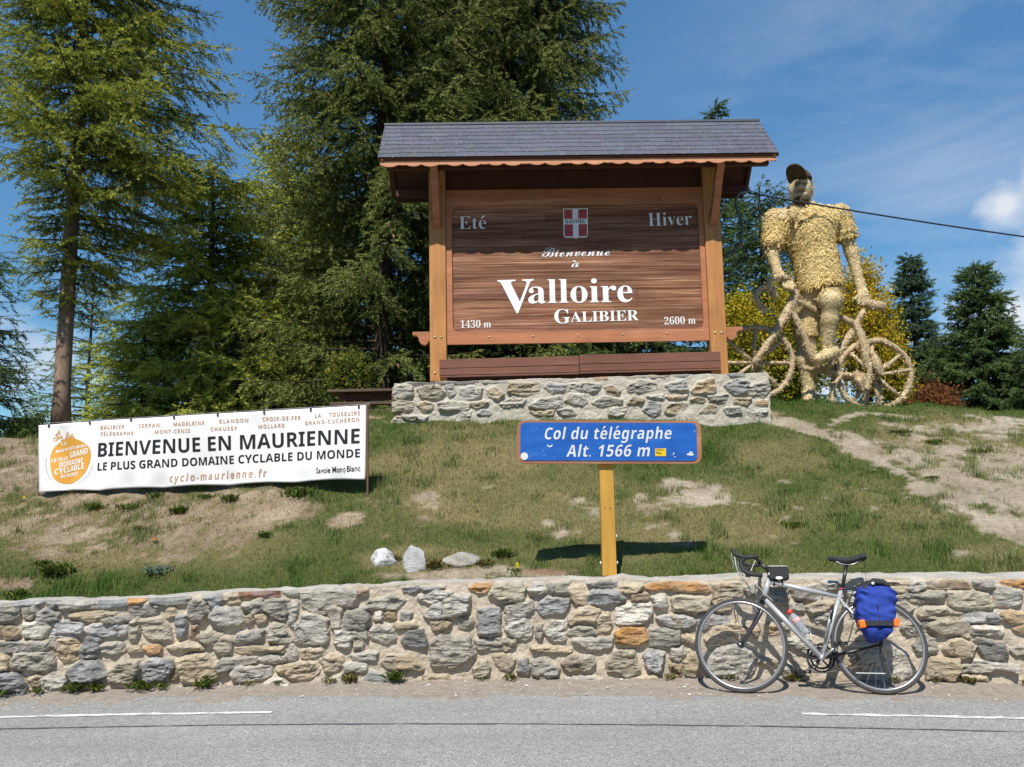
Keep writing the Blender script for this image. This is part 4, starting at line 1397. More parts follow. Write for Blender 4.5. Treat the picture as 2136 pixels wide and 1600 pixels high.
# ------------------------------------------------------------------ surface nets, for the figure, rocks and bags
def surface_nets(fn, lo, hi, h):
    lo, hi = np.array(lo, float), np.array(hi, float)
    n = np.ceil((hi - lo) / h).astype(int) + 1
    ax = [lo[k] + h * np.arange(n[k]) for k in range(3)]
    G = np.stack(np.meshgrid(*ax, indexing='ij'), -1)
    v = fn(G)
    s = v < 0
    nx_, ny_, nz_ = n - 1
    cnt = np.zeros((nx_, ny_, nz_))
    acc = np.zeros((nx_, ny_, nz_, 3))
    cs = [(a, b, c) for a in (0, 1) for b in (0, 1) for c in (0, 1)]

    def cut(o):
        return (slice(o[0], o[0] + nx_), slice(o[1], o[1] + ny_), slice(o[2], o[2] + nz_))
    for a in cs:
        for k in range(3):
            if a[k] == 0:
                b = list(a)
                b[k] = 1
                va, vb = v[cut(a)], v[cut(b)]
                m = (va < 0) != (vb < 0)
                t = np.where(m, va / np.where(m, va - vb, 1), 0)
                p = G[cut(a)].copy()
                p[..., k] += t * h
                acc += p * m[..., None]
                cnt += m
    on = cnt > 0
    idx = np.full(on.shape, -1, np.int64)
    idx[on] = np.arange(on.sum())
    V = acc[on] / cnt[on][:, None]
    F = []
    for k in range(3):
        o = [0, 0, 0]
        o[k] = 1
        sh = np.array(v.shape)
        A = v[tuple(slice(0, sh[q] - o[q]) for q in range(3))] < 0
        B = v[tuple(slice(o[q], sh[q]) for q in range(3))] < 0
        i, j, l = np.nonzero(A != B)
        c = [i, j, l]
        q1, q2 = (k + 1) % 3, (k + 2) % 3
        ok = (c[q1] > 0) & (c[q2] > 0) & (c[q1] < n[q1] - 1) & (c[q2] < n[q2] - 1)
        c = [x[ok] for x in c]
        neg = A[i, j, l][ok]
        quad = []
        for d1, d2 in ((1, 1), (0, 1), (0, 0), (1, 0)):
            cc = [x.copy() for x in c]
            cc[q1] -= d1
            cc[q2] -= d2
            quad.append(idx[cc[0], cc[1], cc[2]])
        quad = np.stack(quad, -1)
        F.append(np.where(neg[:, None], quad, quad[:, ::-1]))
    F = np.concatenate(F)
    return V, F[(F >= 0).all(1)]


def sd_cap(p, a, b, ra, rb, sq=(1, 1, 1)):
    """tapered capsule"""
    a, b, sq = np.asarray(a, float), np.asarray(b, float), np.asarray(sq, float)
    pa, ba = (p - a) * sq, (b - a) * sq
    t = np.clip((pa @ ba) / max(ba @ ba, 1e-9), 0, 1)
    return np.linalg.norm(pa - t[..., None] * ba, axis=-1) - (ra + (rb - ra) * t)


def sd_ell(p, c, r):
    r = np.asarray(r, float)
    q = (p - np.asarray(c, float)) / r
    k0 = np.linalg.norm(q, axis=-1)
    return (k0 - 1) * r.min()


def smin(a, b, k):
    h = np.clip(0.5 + 0.5 * (b - a) / k, 0, 1)
    return b * (1 - h) + a * h - k * h * (1 - h)


# ------------------------------------------------------------------ the blue pass sign on the wall
BX, BYD = PV(1271, 1200, 7.02), 7.02
bs = empty('pass_sign', (BX.x, BYD, 0), 'long blue road sign on a single yellow wooden post at the wall', 'road sign')
bo = np.array((BX.x, BYD, 0))


def bl(px, py, yl=-0.05):
    q = P(px, py, BYD + yl)
    return np.array([q[0] - bo[0], q[2]])


BT = R(1.25)                                  # the board hangs a little out of true on its post
_bc = bl(1271, 922)


def bb(px, py, yl=-0.05):
    q = bl(px, py, yl) - _bc
    return np.array([q[0] * math.cos(BT) - q[1] * math.sin(BT), q[0] * math.sin(BT) + q[1] * math.cos(BT)])



M_YEL = m_wood('yellow_post_wood', (0.54, 0.31, 0.058), (0.36, 0.18, 0.032), 'z', 4, 20, 0.5, (0.66, 0.42, 0.12), 0.2)
M_BRN = m_wood('brown_frame_wood', (0.36, 0.17, 0.095), (0.24, 0.10, 0.055), 'x', 6, 14, 0.6, (0.5, 0.35, 0.26))
k = NT('blue_enamel')
c = k.ramp(k.noise(7, 6, (0.5, 1, 1.6), 0.7), [(0.3, (0.011, 0.078, 0.34)), (0.55, (0.015, 0.112, 0.44)), (0.78, (0.045, 0.18, 0.52))])
c = k.mix(k.ramp(k.noise(60, 5, rough=0.8), [(0.70, 0.0), (0.78, 0.8)]), c, (0.4, 0.5, 0.7))
M_BLUE = k.out(c, 0.4, 0, 0.4)
M_SIGNW = m_plain('sign_white', (0.62, 0.64, 0.68), 0.5, 0, 0.08, 30)
M_STEEL = m_plain('grey_steel', (0.30, 0.30, 0.31), 0.5, 0.5, 0.15)
pz0 = float(bl(1272, 1203, 0)[1])
pwx = float(bl(1287, 1100, 0)[0] - bl(1257.5, 1100, 0)[0])
pzt = float(bl(1270, 900, 0)[1])
MB().box((0, 0, (pz0 + pzt) / 2 + 0.01), (pwx, 0.085, pzt - pz0)).build('post', M_YEL, bs, bevel=0.006)
for dx in (-0.022, 0.022):
    z = float(bl(1270, 1060, 0)[1])
    MB().tube([(dx, -0.046, z), (dx, -0.03, z)], 0.005, 8).build('screw_hole', M_BLACK, bs)
for dx, py in ((pwx / 2 + 0.006, 1119), (pwx / 2 + 0.006, 1174), (-pwx / 2 - 0.006, 1174)):
    z = float(bl(1270, py, 0)[1])
    lathe(MB(), [(0, 0.012), (0.012, 0.009), (0.016, 0), (0.001, 0)], 10, M=Matrix.Translation((dx, 0, z)) @ Matrix.Rotation(R(90 if dx > 0 else -90), 4, 'Y')).build('bolt', M_SIGNW, bs, True)
MB().box((0, 0, pz0 - 0.02), (pwx + 0.012, 0.10, 0.05)).build('steel_shoe', M_STEEL, bs, bevel=0.004)
MB().box((float(bl(1273, 1207, -0.05)[0]), 0.0, float(bl(1273, 1206, 0)[1]) - 0.012), (0.31, 0.22, 0.028)).build('base_slab', m_plain('slab_stone', (0.42, 0.42, 0.40), 0.85, 0, 0.2, 10, 0.4), bs, bevel=0.006)
c0, c1 = bb(1078, 874), bb(1463, 970)
cl_, cr_ = float(c0[0]), float(c1[0])
czt, czb = float((bb(1085, 876)[1] + bb(1455, 880)[1]) / 2), float((bb(1082, 969)[1] + bb(1460, 967)[1]) / 2)
mb = MB()
mb.prism(rrect(cl_, cr_, czb, czt, 0.068, 8), -0.052, -0.078 + 0.0)
board = mb.build('sign_board', M_BRN, bs, fixn=True, bevel=0.004)
board.location = (float(_bc[0]), 0, float(_bc[1]))
board.rotation_euler = (0, BT, 0)
i0, i1 = bb(1085.5, 881.5, -0.08), bb(1454.5, 961.5, -0.08)
mb = MB()
mb.prism(rrect(float(i0[0]), float(i1[0]), float(i1[1]), float(i0[1]), 0.042, 8), -0.0795, -0.083)
mb.build('blue_plate', M_BLUE, board, fixn=True)


def on_blue(yl):
    return lambda q: np.stack([q[:, 0], np.full(len(q), yl), q[:, 1]], -1)


for s, a, b, cap in (('Col du télégraphe', (1136.5, 916.5), (1401, 915.5), 24), ('Alt. 1566 m', (1181, 952.8), (1356, 952.0), 24)):
    mb = MB()
    letters(mb, s, on_blue(-0.0858), bb(*a, -0.085), bb(*b, -0.085), cap * BYD / FPX, U_SANS, -0.004, 0.22, 1.08)
    mb.build('lettering', M_SIGNW, board)
# stickers
an = np.linspace(0, 2 * math.pi, 24, endpoint=False)


def disc(cx, cz, rx, rz=None, a0=0.0):
    return np.stack([cx + rx * np.cos(an + a0), cz + (rz or rx) * np.sin(an + a0)], -1)


M_GREYW = m_plain('sticker_white', (0.66, 0.64, 0.64), 0.5, 0, 0.25, 80)
q = bb(1093.7, 951.6, -0.085)
MB().add(on_blue(-0.0856)(disc(q[0], q[1], 0.031)), [tuple(range(24))]).build('round_sticker', M_GREYW, board)
M_STY = m_plain('sticker_yellow', (0.75, 0.50, 0.01), 0.5)
a, b = bb(1366.8, 951.4, -0.085), bb(1389, 935.5, -0.085)
mb = MB().add(on_blue(-0.0856)(np.array([(a[0], a[1]), (b[0], a[1]), (b[0], b[1]), (a[0], b[1])])), [(0, 1, 2, 3)])
st = mb.build('yellow_sticker', M_STY, board)
mb = MB()
w_, h_ = b[0] - a[0], b[1] - a[1]
for k_ in range(9):
    mb.add(on_blue(-0.0862)(np.array([(a[0] + w_ * (0.12 + k_ * 0.085), b[1] - h_ * 0.26), (a[0] + w_ * (0.18 + k_ * 0.085), b[1] - h_ * 0.26), (a[0] + w_ * (0.18 + k_ * 0.085), b[1] - h_ * 0.14), (a[0] + w_ * (0.12 + k_ * 0.085), b[1] - h_ * 0.14)])), [(0, 1, 2, 3)])
arc = [(a[0] + w_ * u, a[1] + h_ * (0.52 - 0.5 * max(0, u - 0.12) ** 1.4)) for u in np.linspace(0.08, 0.62, 9)]
arc2 = [(x, z - h_ * 0.12) for x, z in arc]
mb.add(on_blue(-0.0862)(np.array(arc + arc2[::-1])), [tuple(range(18))])
mb.build('sticker_print', M_BLACK, st)
M_CHIP = m_plain('chipped_white', (0.62, 0.68, 0.72), 0.6, 0, 0.2, 60)
mb = MB()
for cx, cy, rx, rz in ((1440, 948, 7, 2.4), (1441, 944, 3.5, 2.6), (1405, 946, 2.2, 3.2), (1408, 953, 3, 1.5), (1402, 951, 1.4, 1.6), (1132, 940, 1.3, 1.2), (1157, 953, 1, 0.8), (1118, 893, 1, 1), (1135, 950, 1.4, 0.9), (1113, 946, 1.2, 0.7), (1449, 900, 1, 3)):
    q = bb(cx, cy, -0.085)
    s_ = BYD / FPX
    d = disc(q[0], q[1], rx * s_ * (1 if rx > 3 else 0.6), rz * s_ * (1 if rx > 3 else 0.6))
    d += RNG.uniform(-0.25, 0.25, d.shape) * s_ * min(rx, rz)
    MB().add(on_blue(-0.0859)(d), [tuple(range(24))]).build('paint_chip', M_CHIP, board)
q = bb(1147, 929, -0.085)
uu = [(q[0] + 0.024 * math.cos(t), q[1] + 0.024 * math.sin(t) * 0.9 + 0.006) for t in np.linspace(R(180), R(360), 12)]
vv = [(q[0] + 0.015 * math.cos(t), q[1] + 0.012 * math.sin(t) * 0.9 + 0.006) for t in np.linspace(R(360), R(180), 12)]
MB().add(on_blue(-0.0857)(np.array(uu + vv)), [tuple(range(24))]).build('torn_sticker', M_CHIP, board)

# ------------------------------------------------------------------ the banner on the bank
YL, YR_ = 9.45, 8.62
cTL, cBL, cTR, cBR = P(80, 887, YL), P(80, 1027, YL), P(762, 846, YR_), P(762, 1000, YR_)
bn_e = (cTR - cTL) / np.linalg.norm((cTR - cTL)[:2])
bn_n = np.array((bn_e[1], -bn_e[0], 0.0))
bn_n /= np.linalg.norm(bn_n)
bn_e = np.array((-bn_n[1], bn_n[0], 0.0))
banner = empty('banner', tuple(cBL), 'long white cycling banner with black and orange lettering on the grassy bank', 'banner')
BO = cBL.copy()
BLEN = float((cTR - cTL) @ bn_e)


def ban_ab(px, py):
    """(along, up) metres on the banner's plane"""
    d = ray(px, py)
    t = ((cTL - np.array(CAM)) @ bn_n) / (d @ bn_n)
    w = np.array(CAM) + d * np.asarray(t)[..., None]
    return np.stack([(w - BO) @ bn_e, w[..., 2] - BO[2]], -1)


def ban_pt(q, off=0.0):
    a, z = q[:, 0], q[:, 1]
    u = a / BLEN
    wv = 0.010 * np.sin(u * 22 + z * 3) * np.sin(z * 3.2) + 0.030 * np.exp(-((u - 0.06) / 0.06) ** 2) * np.sin(z * 5 + u * 40) + 0.018 * np.exp(-((z - 0.05) / 0.12) ** 2) * np.sin(u * 60) + 0.012 * np.sin(u * 9 - z * 4)
    wv = wv + 0.014 * np.exp(-((u - 0.235) / 0.02) ** 2) * np.exp(-((z - 0.15) / 0.15) ** 2)
    return a[:, None] * bn_e + np.c_[np.zeros((len(q), 2)), z] + (wv + off)[:, None] * bn_n


nu, nv_ = 150, 40
tl, tr, blc, br = (ban_ab(*p) for p in ((80, 887), (762, 845), (80, 1028), (762, 1000)))
U, W_ = np.meshgrid(np.linspace(0, 1, nu), np.linspace(0, 1, nv_))
# the upper edge sags at the left, the lower edge is scalloped between its ties
top = tl[None] * (1 - U[..., None]) + tr[None] * U[..., None]
ups = ban_ab(215, 877)
kx = float((ups[0] - tl[0]) / (tr[0] - tl[0]))
lin = tl[1] + (tr[1] - tl[1]) * kx
top[..., 1] += (ups[1] - lin) * np.interp(U, [0, kx * 0.5, kx, 1], [0, 0.45, 1, 0.0])
bot = blc[None] * (1 - U[..., None]) + br[None] * U[..., None]
bot[..., 1] += 0.016 * np.abs(np.sin(U * math.pi * 5)) - 0.004
Q = top * W_[..., None] + bot * (1 - W_[..., None])
V = ban_pt(Q.reshape(-1, 2))
i = np.arange(nv_ - 1)[:, None] * nu + np.arange(nu - 1)[None, :]
M_PVC = m_plain('white_pvc', (0.80, 0.80, 0.805), 0.4, 0, 0.04, 4, 0.0, 0.4)
sheet = MB().add(V, np.stack([i, i + 1, i + nu + 1, i + nu], -1).reshape(-1, 4)).build('sheet', M_PVC, banner, True)
sol = sheet.modifiers.new('thick', 'SOLIDIFY')
sol.thickness = 0.003
sol.offset = -1
M_INK = m_plain('black_ink', (0.018, 0.018, 0.02), 0.4, 0, 0.1)
M_TAN = m_plain('tan_ink', (0.50, 0.30, 0.19), 0.45, 0, 0.1)
M_ORA = m_plain('orange_ink', (0.66, 0.32, 0.045), 0.45, 0, 0.12, 3)
z1s = 2.67


def bz(zx, zy):
    return ban_ab(zx / z1s, 800 + zy / z1s)


def btext(mb, s, pL, pR, cap, u=U_SANS, off=0.0, shear=0.0, spacing=1.0, lift=0.004):
    letters(mb, s, lambda q: ban_pt(q, lift), bz(*pL), bz(*pR), cap / z1s * 9.0 / FPX, u, off, shear, spacing)


mb = MB()
btext(mb, 'BIENVENUE EN MAURIENNE', (541, 408), (2002, 332), 79)
mb.build('lettering', M_INK, sheet)
mb = MB()
btext(mb, 'LE PLUS GRAND DOMAINE CYCLABLE DU MONDE', (541, 485), (2006, 410), 45)
mb.build('lettering', M_INK, sheet)
mb = MB()
btext(mb, 'Savoie Mon', (1763, 501), (1907, 493), 31, U_PLAIN, 0.012)
btext(mb, 'Blanc', (1934, 491), (2010, 487), 31, U_PLAIN, 0.012)
c_ = np.array(bz(1919, 481))
a_ = 0.022
cross = []
for sx_, sz_ in ((-1, 1), (1, 1), (1, -1), (-1, -1)):
    cross += {(-1, 1): [(-0.35, 0.35), (-0.35, 1)], (1, 1): [(0.35, 1), (0.35, 0.35), (1, 0.35)], (1, -1): [(1, -0.35), (0.35, -0.35), (0.35, -1)], (-1, -1): [(-0.35, -1), (-0.35, -0.35), (-1, -0.35), (-1, 0.35)]}[(sx_, sz_)]
cross = np.array(cross) * a_ * (0.7, 1.2) + c_
inn = (cross - c_) * 0.62 + c_
n_ = len(cross)
mb.add(ban_pt(np.concatenate([cross, inn]), 0.004), np.array([(i, (i + 1) % n_, (i + 1) % n_ + n_, i + n_) for i in range(n_)]))
mb.build('lettering', M_INK, sheet)
mb = MB()
for s, x0, y0, x1, y1 in (('GALIBIER', 553, 255, 692, 250), ('ISERAN', 773, 245, 886, 242), ('MADELEINE', 966, 237, 1140, 230), ('GLANDON', 1222, 222, 1380, 215), ('CROIX-DE-FER', 1458, 209, 1672, 200),
                          ('LA', 1752, 190, 1786, 188), ('TOUSSUIRE', 1829, 184, 2000, 174), ('TÉLÉGRAPHE', 553, 292, 743, 287), ('MONT-CENIS', 861, 280, 1059, 273), ('CHAUSSY', 1177, 265, 1320, 259),
                          ('MOLLARD', 1435, 250, 1580, 243), ('GRAND-CUCHERON', 1697, 232, 1998, 209)):
    mb = MB()
    btext(mb, s, (x0, y0), (x1, y1), 21, U_SANS, 0, 0, 1.25)
    mb.build('lettering', M_TAN, sheet)
mb = MB()
btext(mb, 'cyclo-maurienne.fr', (942, 548), (1480, 518), 41, U_SANS, 0, 0.15, 1.35)
mb.build('lettering', M_TAN, sheet)
# the round orange emblem, with two small riders on top of it
cc = np.array(bz(384, 430))
rx_ = float(bz(496, 430)[0] - cc[0])
rz_ = float(bz(384, 302)[1] - cc[1])
outl = []
for t in np.linspace(0, 2 * math.pi, 48, endpoint=False):
    f = 1 + 0.03 * math.sin(3 * t + 1) + 0.02 * math.sin(5 * t)
    outl.append((cc[0] + rx_ * f * math.cos(t), cc[1] + rz_ * f * (math.sin(t) if math.sin(t) < 0 else abs(math.sin(t)) ** 0.8)))
mb = MB()
nr = 8
oc = np.array(outl)
rings = [cc + (oc - cc) * (k_ / nr) for k_ in range(nr, 0, -1)]
V = np.concatenate(rings + [cc[None]])
F = []
for r_ in range(nr - 1):
    for k_ in range(48):
        F.append((r_ * 48 + k_, r_ * 48 + (k_ + 1) % 48, (r_ + 1) * 48 + (k_ + 1) % 48, (r_ + 1) * 48 + k_))
mb.add(ban_pt(V, 0.003), np.array(F))
mb.add(ban_pt(np.concatenate([rings[-1], cc[None]]), 0.003), np.array([(k_, (k_ + 1) % 48, 48) for k_ in range(48)]))


def rider(mb, zx, zy, s):
    def ringz(cx, cy, r):
        a = np.array([bz(cx + r * math.cos(t), cy + r * math.sin(t)) for t in an])
        b = np.array([bz(cx + r * 0.7 * math.cos(t), cy + r * 0.7 * math.sin(t)) for t in an])
        mb.add(ban_pt(np.concatenate([a, b]), 0.004), np.array([(i, (i + 1) % 24, (i + 1) % 24 + 24, i + 24) for i in range(24)]))
    ringz(zx - 14 * s, zy + 16 * s, 9 * s)
    ringz(zx + 14 * s, zy + 12 * s, 9 * s)
    for pts, w in ((((-2, -12), (-14, -2), (2, 4), (-4, 16)), 4.0), (((-2, -12), (12, -4), (14, 8)), 3.0), (((-14, 16), (0, 2), (14, 12)), 1.6)):
        for (a, b), (c, d) in zip(pts[:-1], pts[1:]):
            dx, dy = c - a, d - b
            ln = math.hypot(dx, dy)
            ox, oy = -dy / ln * w / 2, dx / ln * w / 2
            q = np.array([bz(zx + x * s, zy + y * s) for x, y in ((a + ox, b + oy), (c + ox, d + oy), (c - ox, d - oy), (a - ox, b - oy))])
            mb.add(ban_pt(q, 0.004), [(0, 1, 2, 3)])
    q = np.array([bz(zx + 2 * s + 5 * s * math.cos(t), zy - 18 * s + 5 * s * math.sin(t)) for t in an])
    mb.add(ban_pt(q, 0.004), [tuple(range(24))])


rider(mb, 312, 290, 1.25)
rider(mb, 372, 286, 0.8)
rider(mb, 398, 291, 0.6)
emb = mb.build('emblem', M_ORA, sheet)
mb = MB()
for s, x0, y0, x1, y1, cap, u in (('LA', 328, 346, 362, 342, 20, U_SANS), ('maurienne', 296, 388, 480, 350, 34, U_SCRIPT), ('GRAND', 384, 416, 486, 388, 34, U_SANS), ('LE PLUS', 284, 440, 370, 425, 22, U_SANS),
                                  ('DOMAINE', 322, 468, 462, 440, 30, U_SANS), ('CYCLABLE', 304, 508, 470, 473, 32, U_SANS), ('DU MONDE', 332, 528, 436, 510, 20, U_SANS)):
    btext(mb, s, (x0, y0), (x1, y1), cap, u, 0.0, 0.1 if u is U_SANS else 0, 1.0, 0.0055)
mb.build('lettering', M_WHITE, emb)
mb = MB()
for t in np.linspace(R(175), R(225), 11):
    q = cc + np.array((rx_ * 1.17 * math.cos(t), rz_ * 1.12 * math.sin(t)))
    mb.add(ban_pt(np.array([q, q + (0.012, 0.0), q + (0.012, 0.018), q + (0, 0.018)]), 0.004), [(0, 1, 2, 3)])
for t in np.linspace(R(300), R(345), 10):
    q = cc + np.array((rx_ * 1.17 * math.cos(t), rz_ * 1.12 * math.sin(t)))
    mb.add(ban_pt(np.array([q, q + (0.012, 0.0), q + (0.012, 0.018), q + (0, 0.018)]), 0.004), [(0, 1, 2, 3)])
mb.build('emblem_print', m_plain('pale_grey_ink', (0.5, 0.5, 0.5), 0.5), sheet)
M_PVCPOST = m_plain('rusty_post', (0.15, 0.07, 0.055), 0.7, 0.1, 0.25, 20)
for a, z0, z1 in ((-0.015, -0.25, float(tl[1]) + 0.01), (BLEN - 0.02, float(br[1]) - 0.25, float(tr[1]) + 0.01)):
    q = ban_pt(np.array([(a, 0.0)]), -0.02)[0]
    MB().tube([(q[0], q[1], z0), (q[0], q[1], z1)], 0.012, 10).build('post', M_PVCPOST, banner)
wr = MB()
q0, q1 = ban_pt(np.array([(0, float(tl[1]) + 0.02)]), -0.02)[0], ban_pt(np.array([(BLEN, float(tr[1]) + 0.012)]), -0.02)[0]
wr.tube([q0, (q0 + q1) / 2 + (0, 0, 0.006), q1], 0.004, 6)
wr.build('top_wire', M_STEEL, banner)
for u_ in np.linspace(0.03, 0.98, 8):
    a = tl + (tr - tl) * u_
    z = float(np.interp(u_, U[0], top[0, :, 1])) - 0.012
    q = ban_pt(np.array([(float(a[0]), z)]), 0.005)[0]
    MB().box(q, (0.02, 0.012, 0.03)).build('tie', M_BLACK, banner)


# ------------------------------------------------------------------ the touring bicycle that leans on the wall
BKC = np.array((2.11, 6.227, 0.0))      # a point on its line of contact with the ground
_t = -0.120
BE = np.array((math.cos(math.atan(_t)), math.sin(math.atan(_t)), 0.0))   # along the bicycle, towards its rear wheel
LEAN = R(14.5)
BN0 = np.array((BE[1], -BE[0], 0.0))                     # level normal, towards the road
BW = np.array((0, 0, math.cos(LEAN))) - BN0 * math.sin(LEAN)     # up along the leaning frame
BN = BN0 * math.cos(LEAN) + np.array((0, 0, math.sin(LEAN)))     # out of the frame towards the road
BKC[2] = G0 + 0.004
bike_m = Matrix(((BE[0], -BN[0], BW[0], BKC[0]), (BE[1], -BN[1], BW[1], BKC[1]), (BE[2], -BN[2], BW[2], BKC[2]), (0, 0, 0, 1)))


def bk(zx, zy, v=0.0, off=(1420, 1130), sc=3.9556):
    """bicycle coordinates (along, across, up) of a pixel of the enlarged photograph, v metres towards the road"""
    d = ray(off[0] + zx / sc, off[1] + zy / sc)
    o = BKC + BN * v
    t = ((o - np.array(CAM)) @ BN) / (d @ BN)
    w = np.array(CAM) + d * t - BKC
    return np.array((w @ BE, -v, w @ BW))


M_ALU = m_plain('silver_alloy', (0.33, 0.33, 0.34), 0.32, 0.55, 0.06, 8)
M_SILV = m_plain('silver_paint', (0.46, 0.47, 0.48), 0.28, 0.25, 0.05, 6, 0.0, 0.6)
M_RUB = m_plain('tyre_rubber', (0.042, 0.041, 0.041), 0.75, 0, 0.2, 40)
M_CARB = m_plain('black_carbon', (0.018, 0.018, 0.02), 0.3, 0, 0.2, 20, 0.0, 0.5)
M_TAPE = m_plain('black_tape', (0.02, 0.02, 0.021), 0.7, 0, 0.3, 60, 0.3)
M_CLOTH = m_plain('black_cloth', (0.022, 0.022, 0.026), 0.85, 0, 0.3, 30, 0.5)
M_SPOKE = m_plain('spoke_steel', (0.5, 0.5, 0.5), 0.3, 0.8, 0.05)
M_HOUSING = m_plain('white_housing', (0.62, 0.62, 0.60), 0.45, 0, 0.05)
M_PINK = m_plain('red_tape', (0.35, 0.06, 0.07), 0.5, 0, 0.15)

bike = empty('bicycle', (0, 0, 0), 'silver road bicycle with drop handlebars leaning against the low stone wall', 'bicycle')
bike.matrix_world = bike_m
Rw = 0.338
hf, hr = bk(500, 888), bk(1643, 905)
hf[2] = hr[2] = Rw
hr[0] = hf[0] + float(np.clip(hr[0] - hf[0], 0.98, 1.06))


def circ(c, r, n=56, ax='y', v=0.0):
    t = np.linspace(0, 2 * math.pi, n, endpoint=False)
    return np.stack([c[0] + r * np.cos(t), np.full(n, c[1] + v), c[2] + r * np.sin(t)], -1)


def wheel(name, h, rear, steer=0.0):
    w = empty(name, (float(h[0]), 0, float(h[2])))
    w.parent = bike
    w.rotation_euler = (0, 0, steer)
    z = np.zeros(3)
    MB().tube(circ(z, Rw - 0.0125), 0.0127, 10, closed=True).build('tyre', M_RUB, w, True)
    mb = MB()
    t = np.linspace(0, 2 * math.pi, 57)[:-1]
    prof = [(Rw - 0.022, -0.009), (Rw - 0.030, -0.0105), (Rw - 0.037, -0.0085), (Rw - 0.041, 0), (Rw - 0.037, 0.0085), (Rw - 0.030, 0.0105), (Rw - 0.022, 0.009)]
    V = np.array([(r * math.cos(a), y, r * math.sin(a)) for a in t for r, y in prof])
    m = len(prof)
    i = np.arange(56)[:, None]
    j = np.arange(m)[None, :]
    F = np.stack([i * m + j, ((i + 1) % 56) * m + j, ((i + 1) % 56) * m + (j + 1) % m, i * m + (j + 1) % m], -1).reshape(-1, 4)
    mb.add(V, F).build('rim', M_ALU, w, True)
    mb = MB()
    ns = 28
    for k_ in range(ns):
        a = 2 * math.pi * k_ / ns
        sd = 1 if k_ % 2 else -1
        b = a + (1 if (k_ // 2) % 2 else -1) * R(38)
        mb.tube([(0.018 * math.cos(b), sd * 0.026, 0.018 * math.sin(b)), ((Rw - 0.044) * math.cos(a), 0, (Rw - 0.044) * math.sin(a))], 0.0011, 4, caps=False)
    mb.build('spokes', M_SPOKE, w)
    mb = MB()
    lathe(mb, [(0.0, -0.062), (0.008, -0.062), (0.011, -0.05), (0.024, -0.034), (0.024, -0.028), (0.012, -0.022), (0.012, 0.022), (0.024, 0.028), (0.024, 0.034), (0.011, 0.05), (0.008, 0.062), (0, 0.062)], 14, M=Matrix.Rotation(R(90), 4, 'X'))
    mb.build('hub', M_CARB if not rear else M_ALU, w, True)
    lathe(MB(), [(0.0, 0.067), (0.010, 0.065), (0.012, 0.058), (0.001, 0.058)], 12, M=Matrix.Rotation(R(90), 4, 'X')).build('skewer_cap', M_ALU, w, True)
    MB().tube([(0.0, 0, -(Rw - 0.046)), (0.0, 0, -(Rw - 0.085))], 0.0028, 6).build('valve', M_SPOKE, w)
    return w


STEER = R(14)
wheel('front_wheel', hf, False, -STEER)
rw = wheel('rear_wheel', hr, True)
mb = MB()
for k_, (r, y) in enumerate(((0.048, 0.030), (0.042, 0.034), (0.036, 0.038), (0.030, 0.042), (0.026, 0.046))):
    lathe(mb, [(0.012, y), (r, y), (r, y + 0.0018), (0.012, y + 0.0018)], 22, M=Matrix.Rotation(R(90), 4, 'X') @ Matrix.Scale(-1, 4, (0, 0, 1)))
mb.build('cassette', M_ALU, rw, fixn=True)

bbk = bk(1165, 958)
ht_t, ht_b = bk(726, 310), bk(688, 455)
fc = bk(655, 560)
tt0, tt1 = bk(735, 330), bk(1300, 455)
st_t = bk(1325, 395)
fr_ = empty('frame', (0, 0, 0))
fr_.parent = bike


def seg(name, a, b, r, mat, parent, n=12, flat=1.0):
    return MB().tube([a, np.asarray(a) * 0.5 + np.asarray(b) * 0.5, b], r, n, flat=flat).build(name, mat, parent, True)


seg('head_tube', ht_t + (ht_t - ht_b) * 0.04, ht_b, 0.0205, M_SILV, fr_)
seg('top_tube', tt0, tt1, [0.0185, 0.017, 0.0155], M_SILV, fr_)
seg('down_tube', bk(697, 478), bbk, [0.019, 0.0205, 0.0205], M_SILV, fr_)
seg('seat_tube', st_t, bbk, [0.0165, 0.0165, 0.0175], M_SILV, fr_)
lathe(MB(), [(0.0, -0.036), (0.021, -0.036), (0.021, 0.036), (0, 0.036)], 18, M=Matrix.Translation(bbk) @ Matrix.Rotation(R(90), 4, 'X')).build('bottom_bracket', M_SILV, fr_, True)
sst = bk(1305, 470)
for v in (-0.036, 0.036):
    seg('seat_stay', sst + (0, v * 0.45, 0), hr + (0.0, v * 1.45, 0), [0.009, 0.009, 0.007], M_SILV, fr_, 8)
    seg('chain_stay', bbk + (0.02, v * 0.55, 0), hr + (0.0, v * 1.5, 0), [0.012, 0.011, 0.008], M_CARB, fr_, 8)
MB().tube(np.array([(st_t[0] + 0.020 * math.cos(t), 0.020 * math.sin(t), st_t[2] + 0.004) for t in np.linspace(0, 6.28, 14)[:-1]]), 0.006, 6, closed=True).build('seat_clamp', M_PINK, fr_, True)
# fork: crown and two blades, turned a little with the wheel
fk = empty('fork', (0, 0, 0))
fk.parent = bike
seg('steerer_crown', ht_b, fc * 0.75 + ht_b * 0.25, [0.020, 0.021, 0.019], M_CARB, fk)
for v in (-1, 1):
    p0 = ht_b * 0.25 + fc * 0.75
    q = smooth_path([p0 + (0.0, v * 0.012, 0.0), fc + (0.0, v * 0.036, -0.02), fc * 0.5 + hf * 0.5 + (0.012, v * 0.046, 0), hf + (0.0, v * 0.052, 0.0)], 5)
    MB().tube(q, np.linspace(0.019, 0.010, len(q)), 10, flat=0.75).build('blade', M_CARB, fk, True)
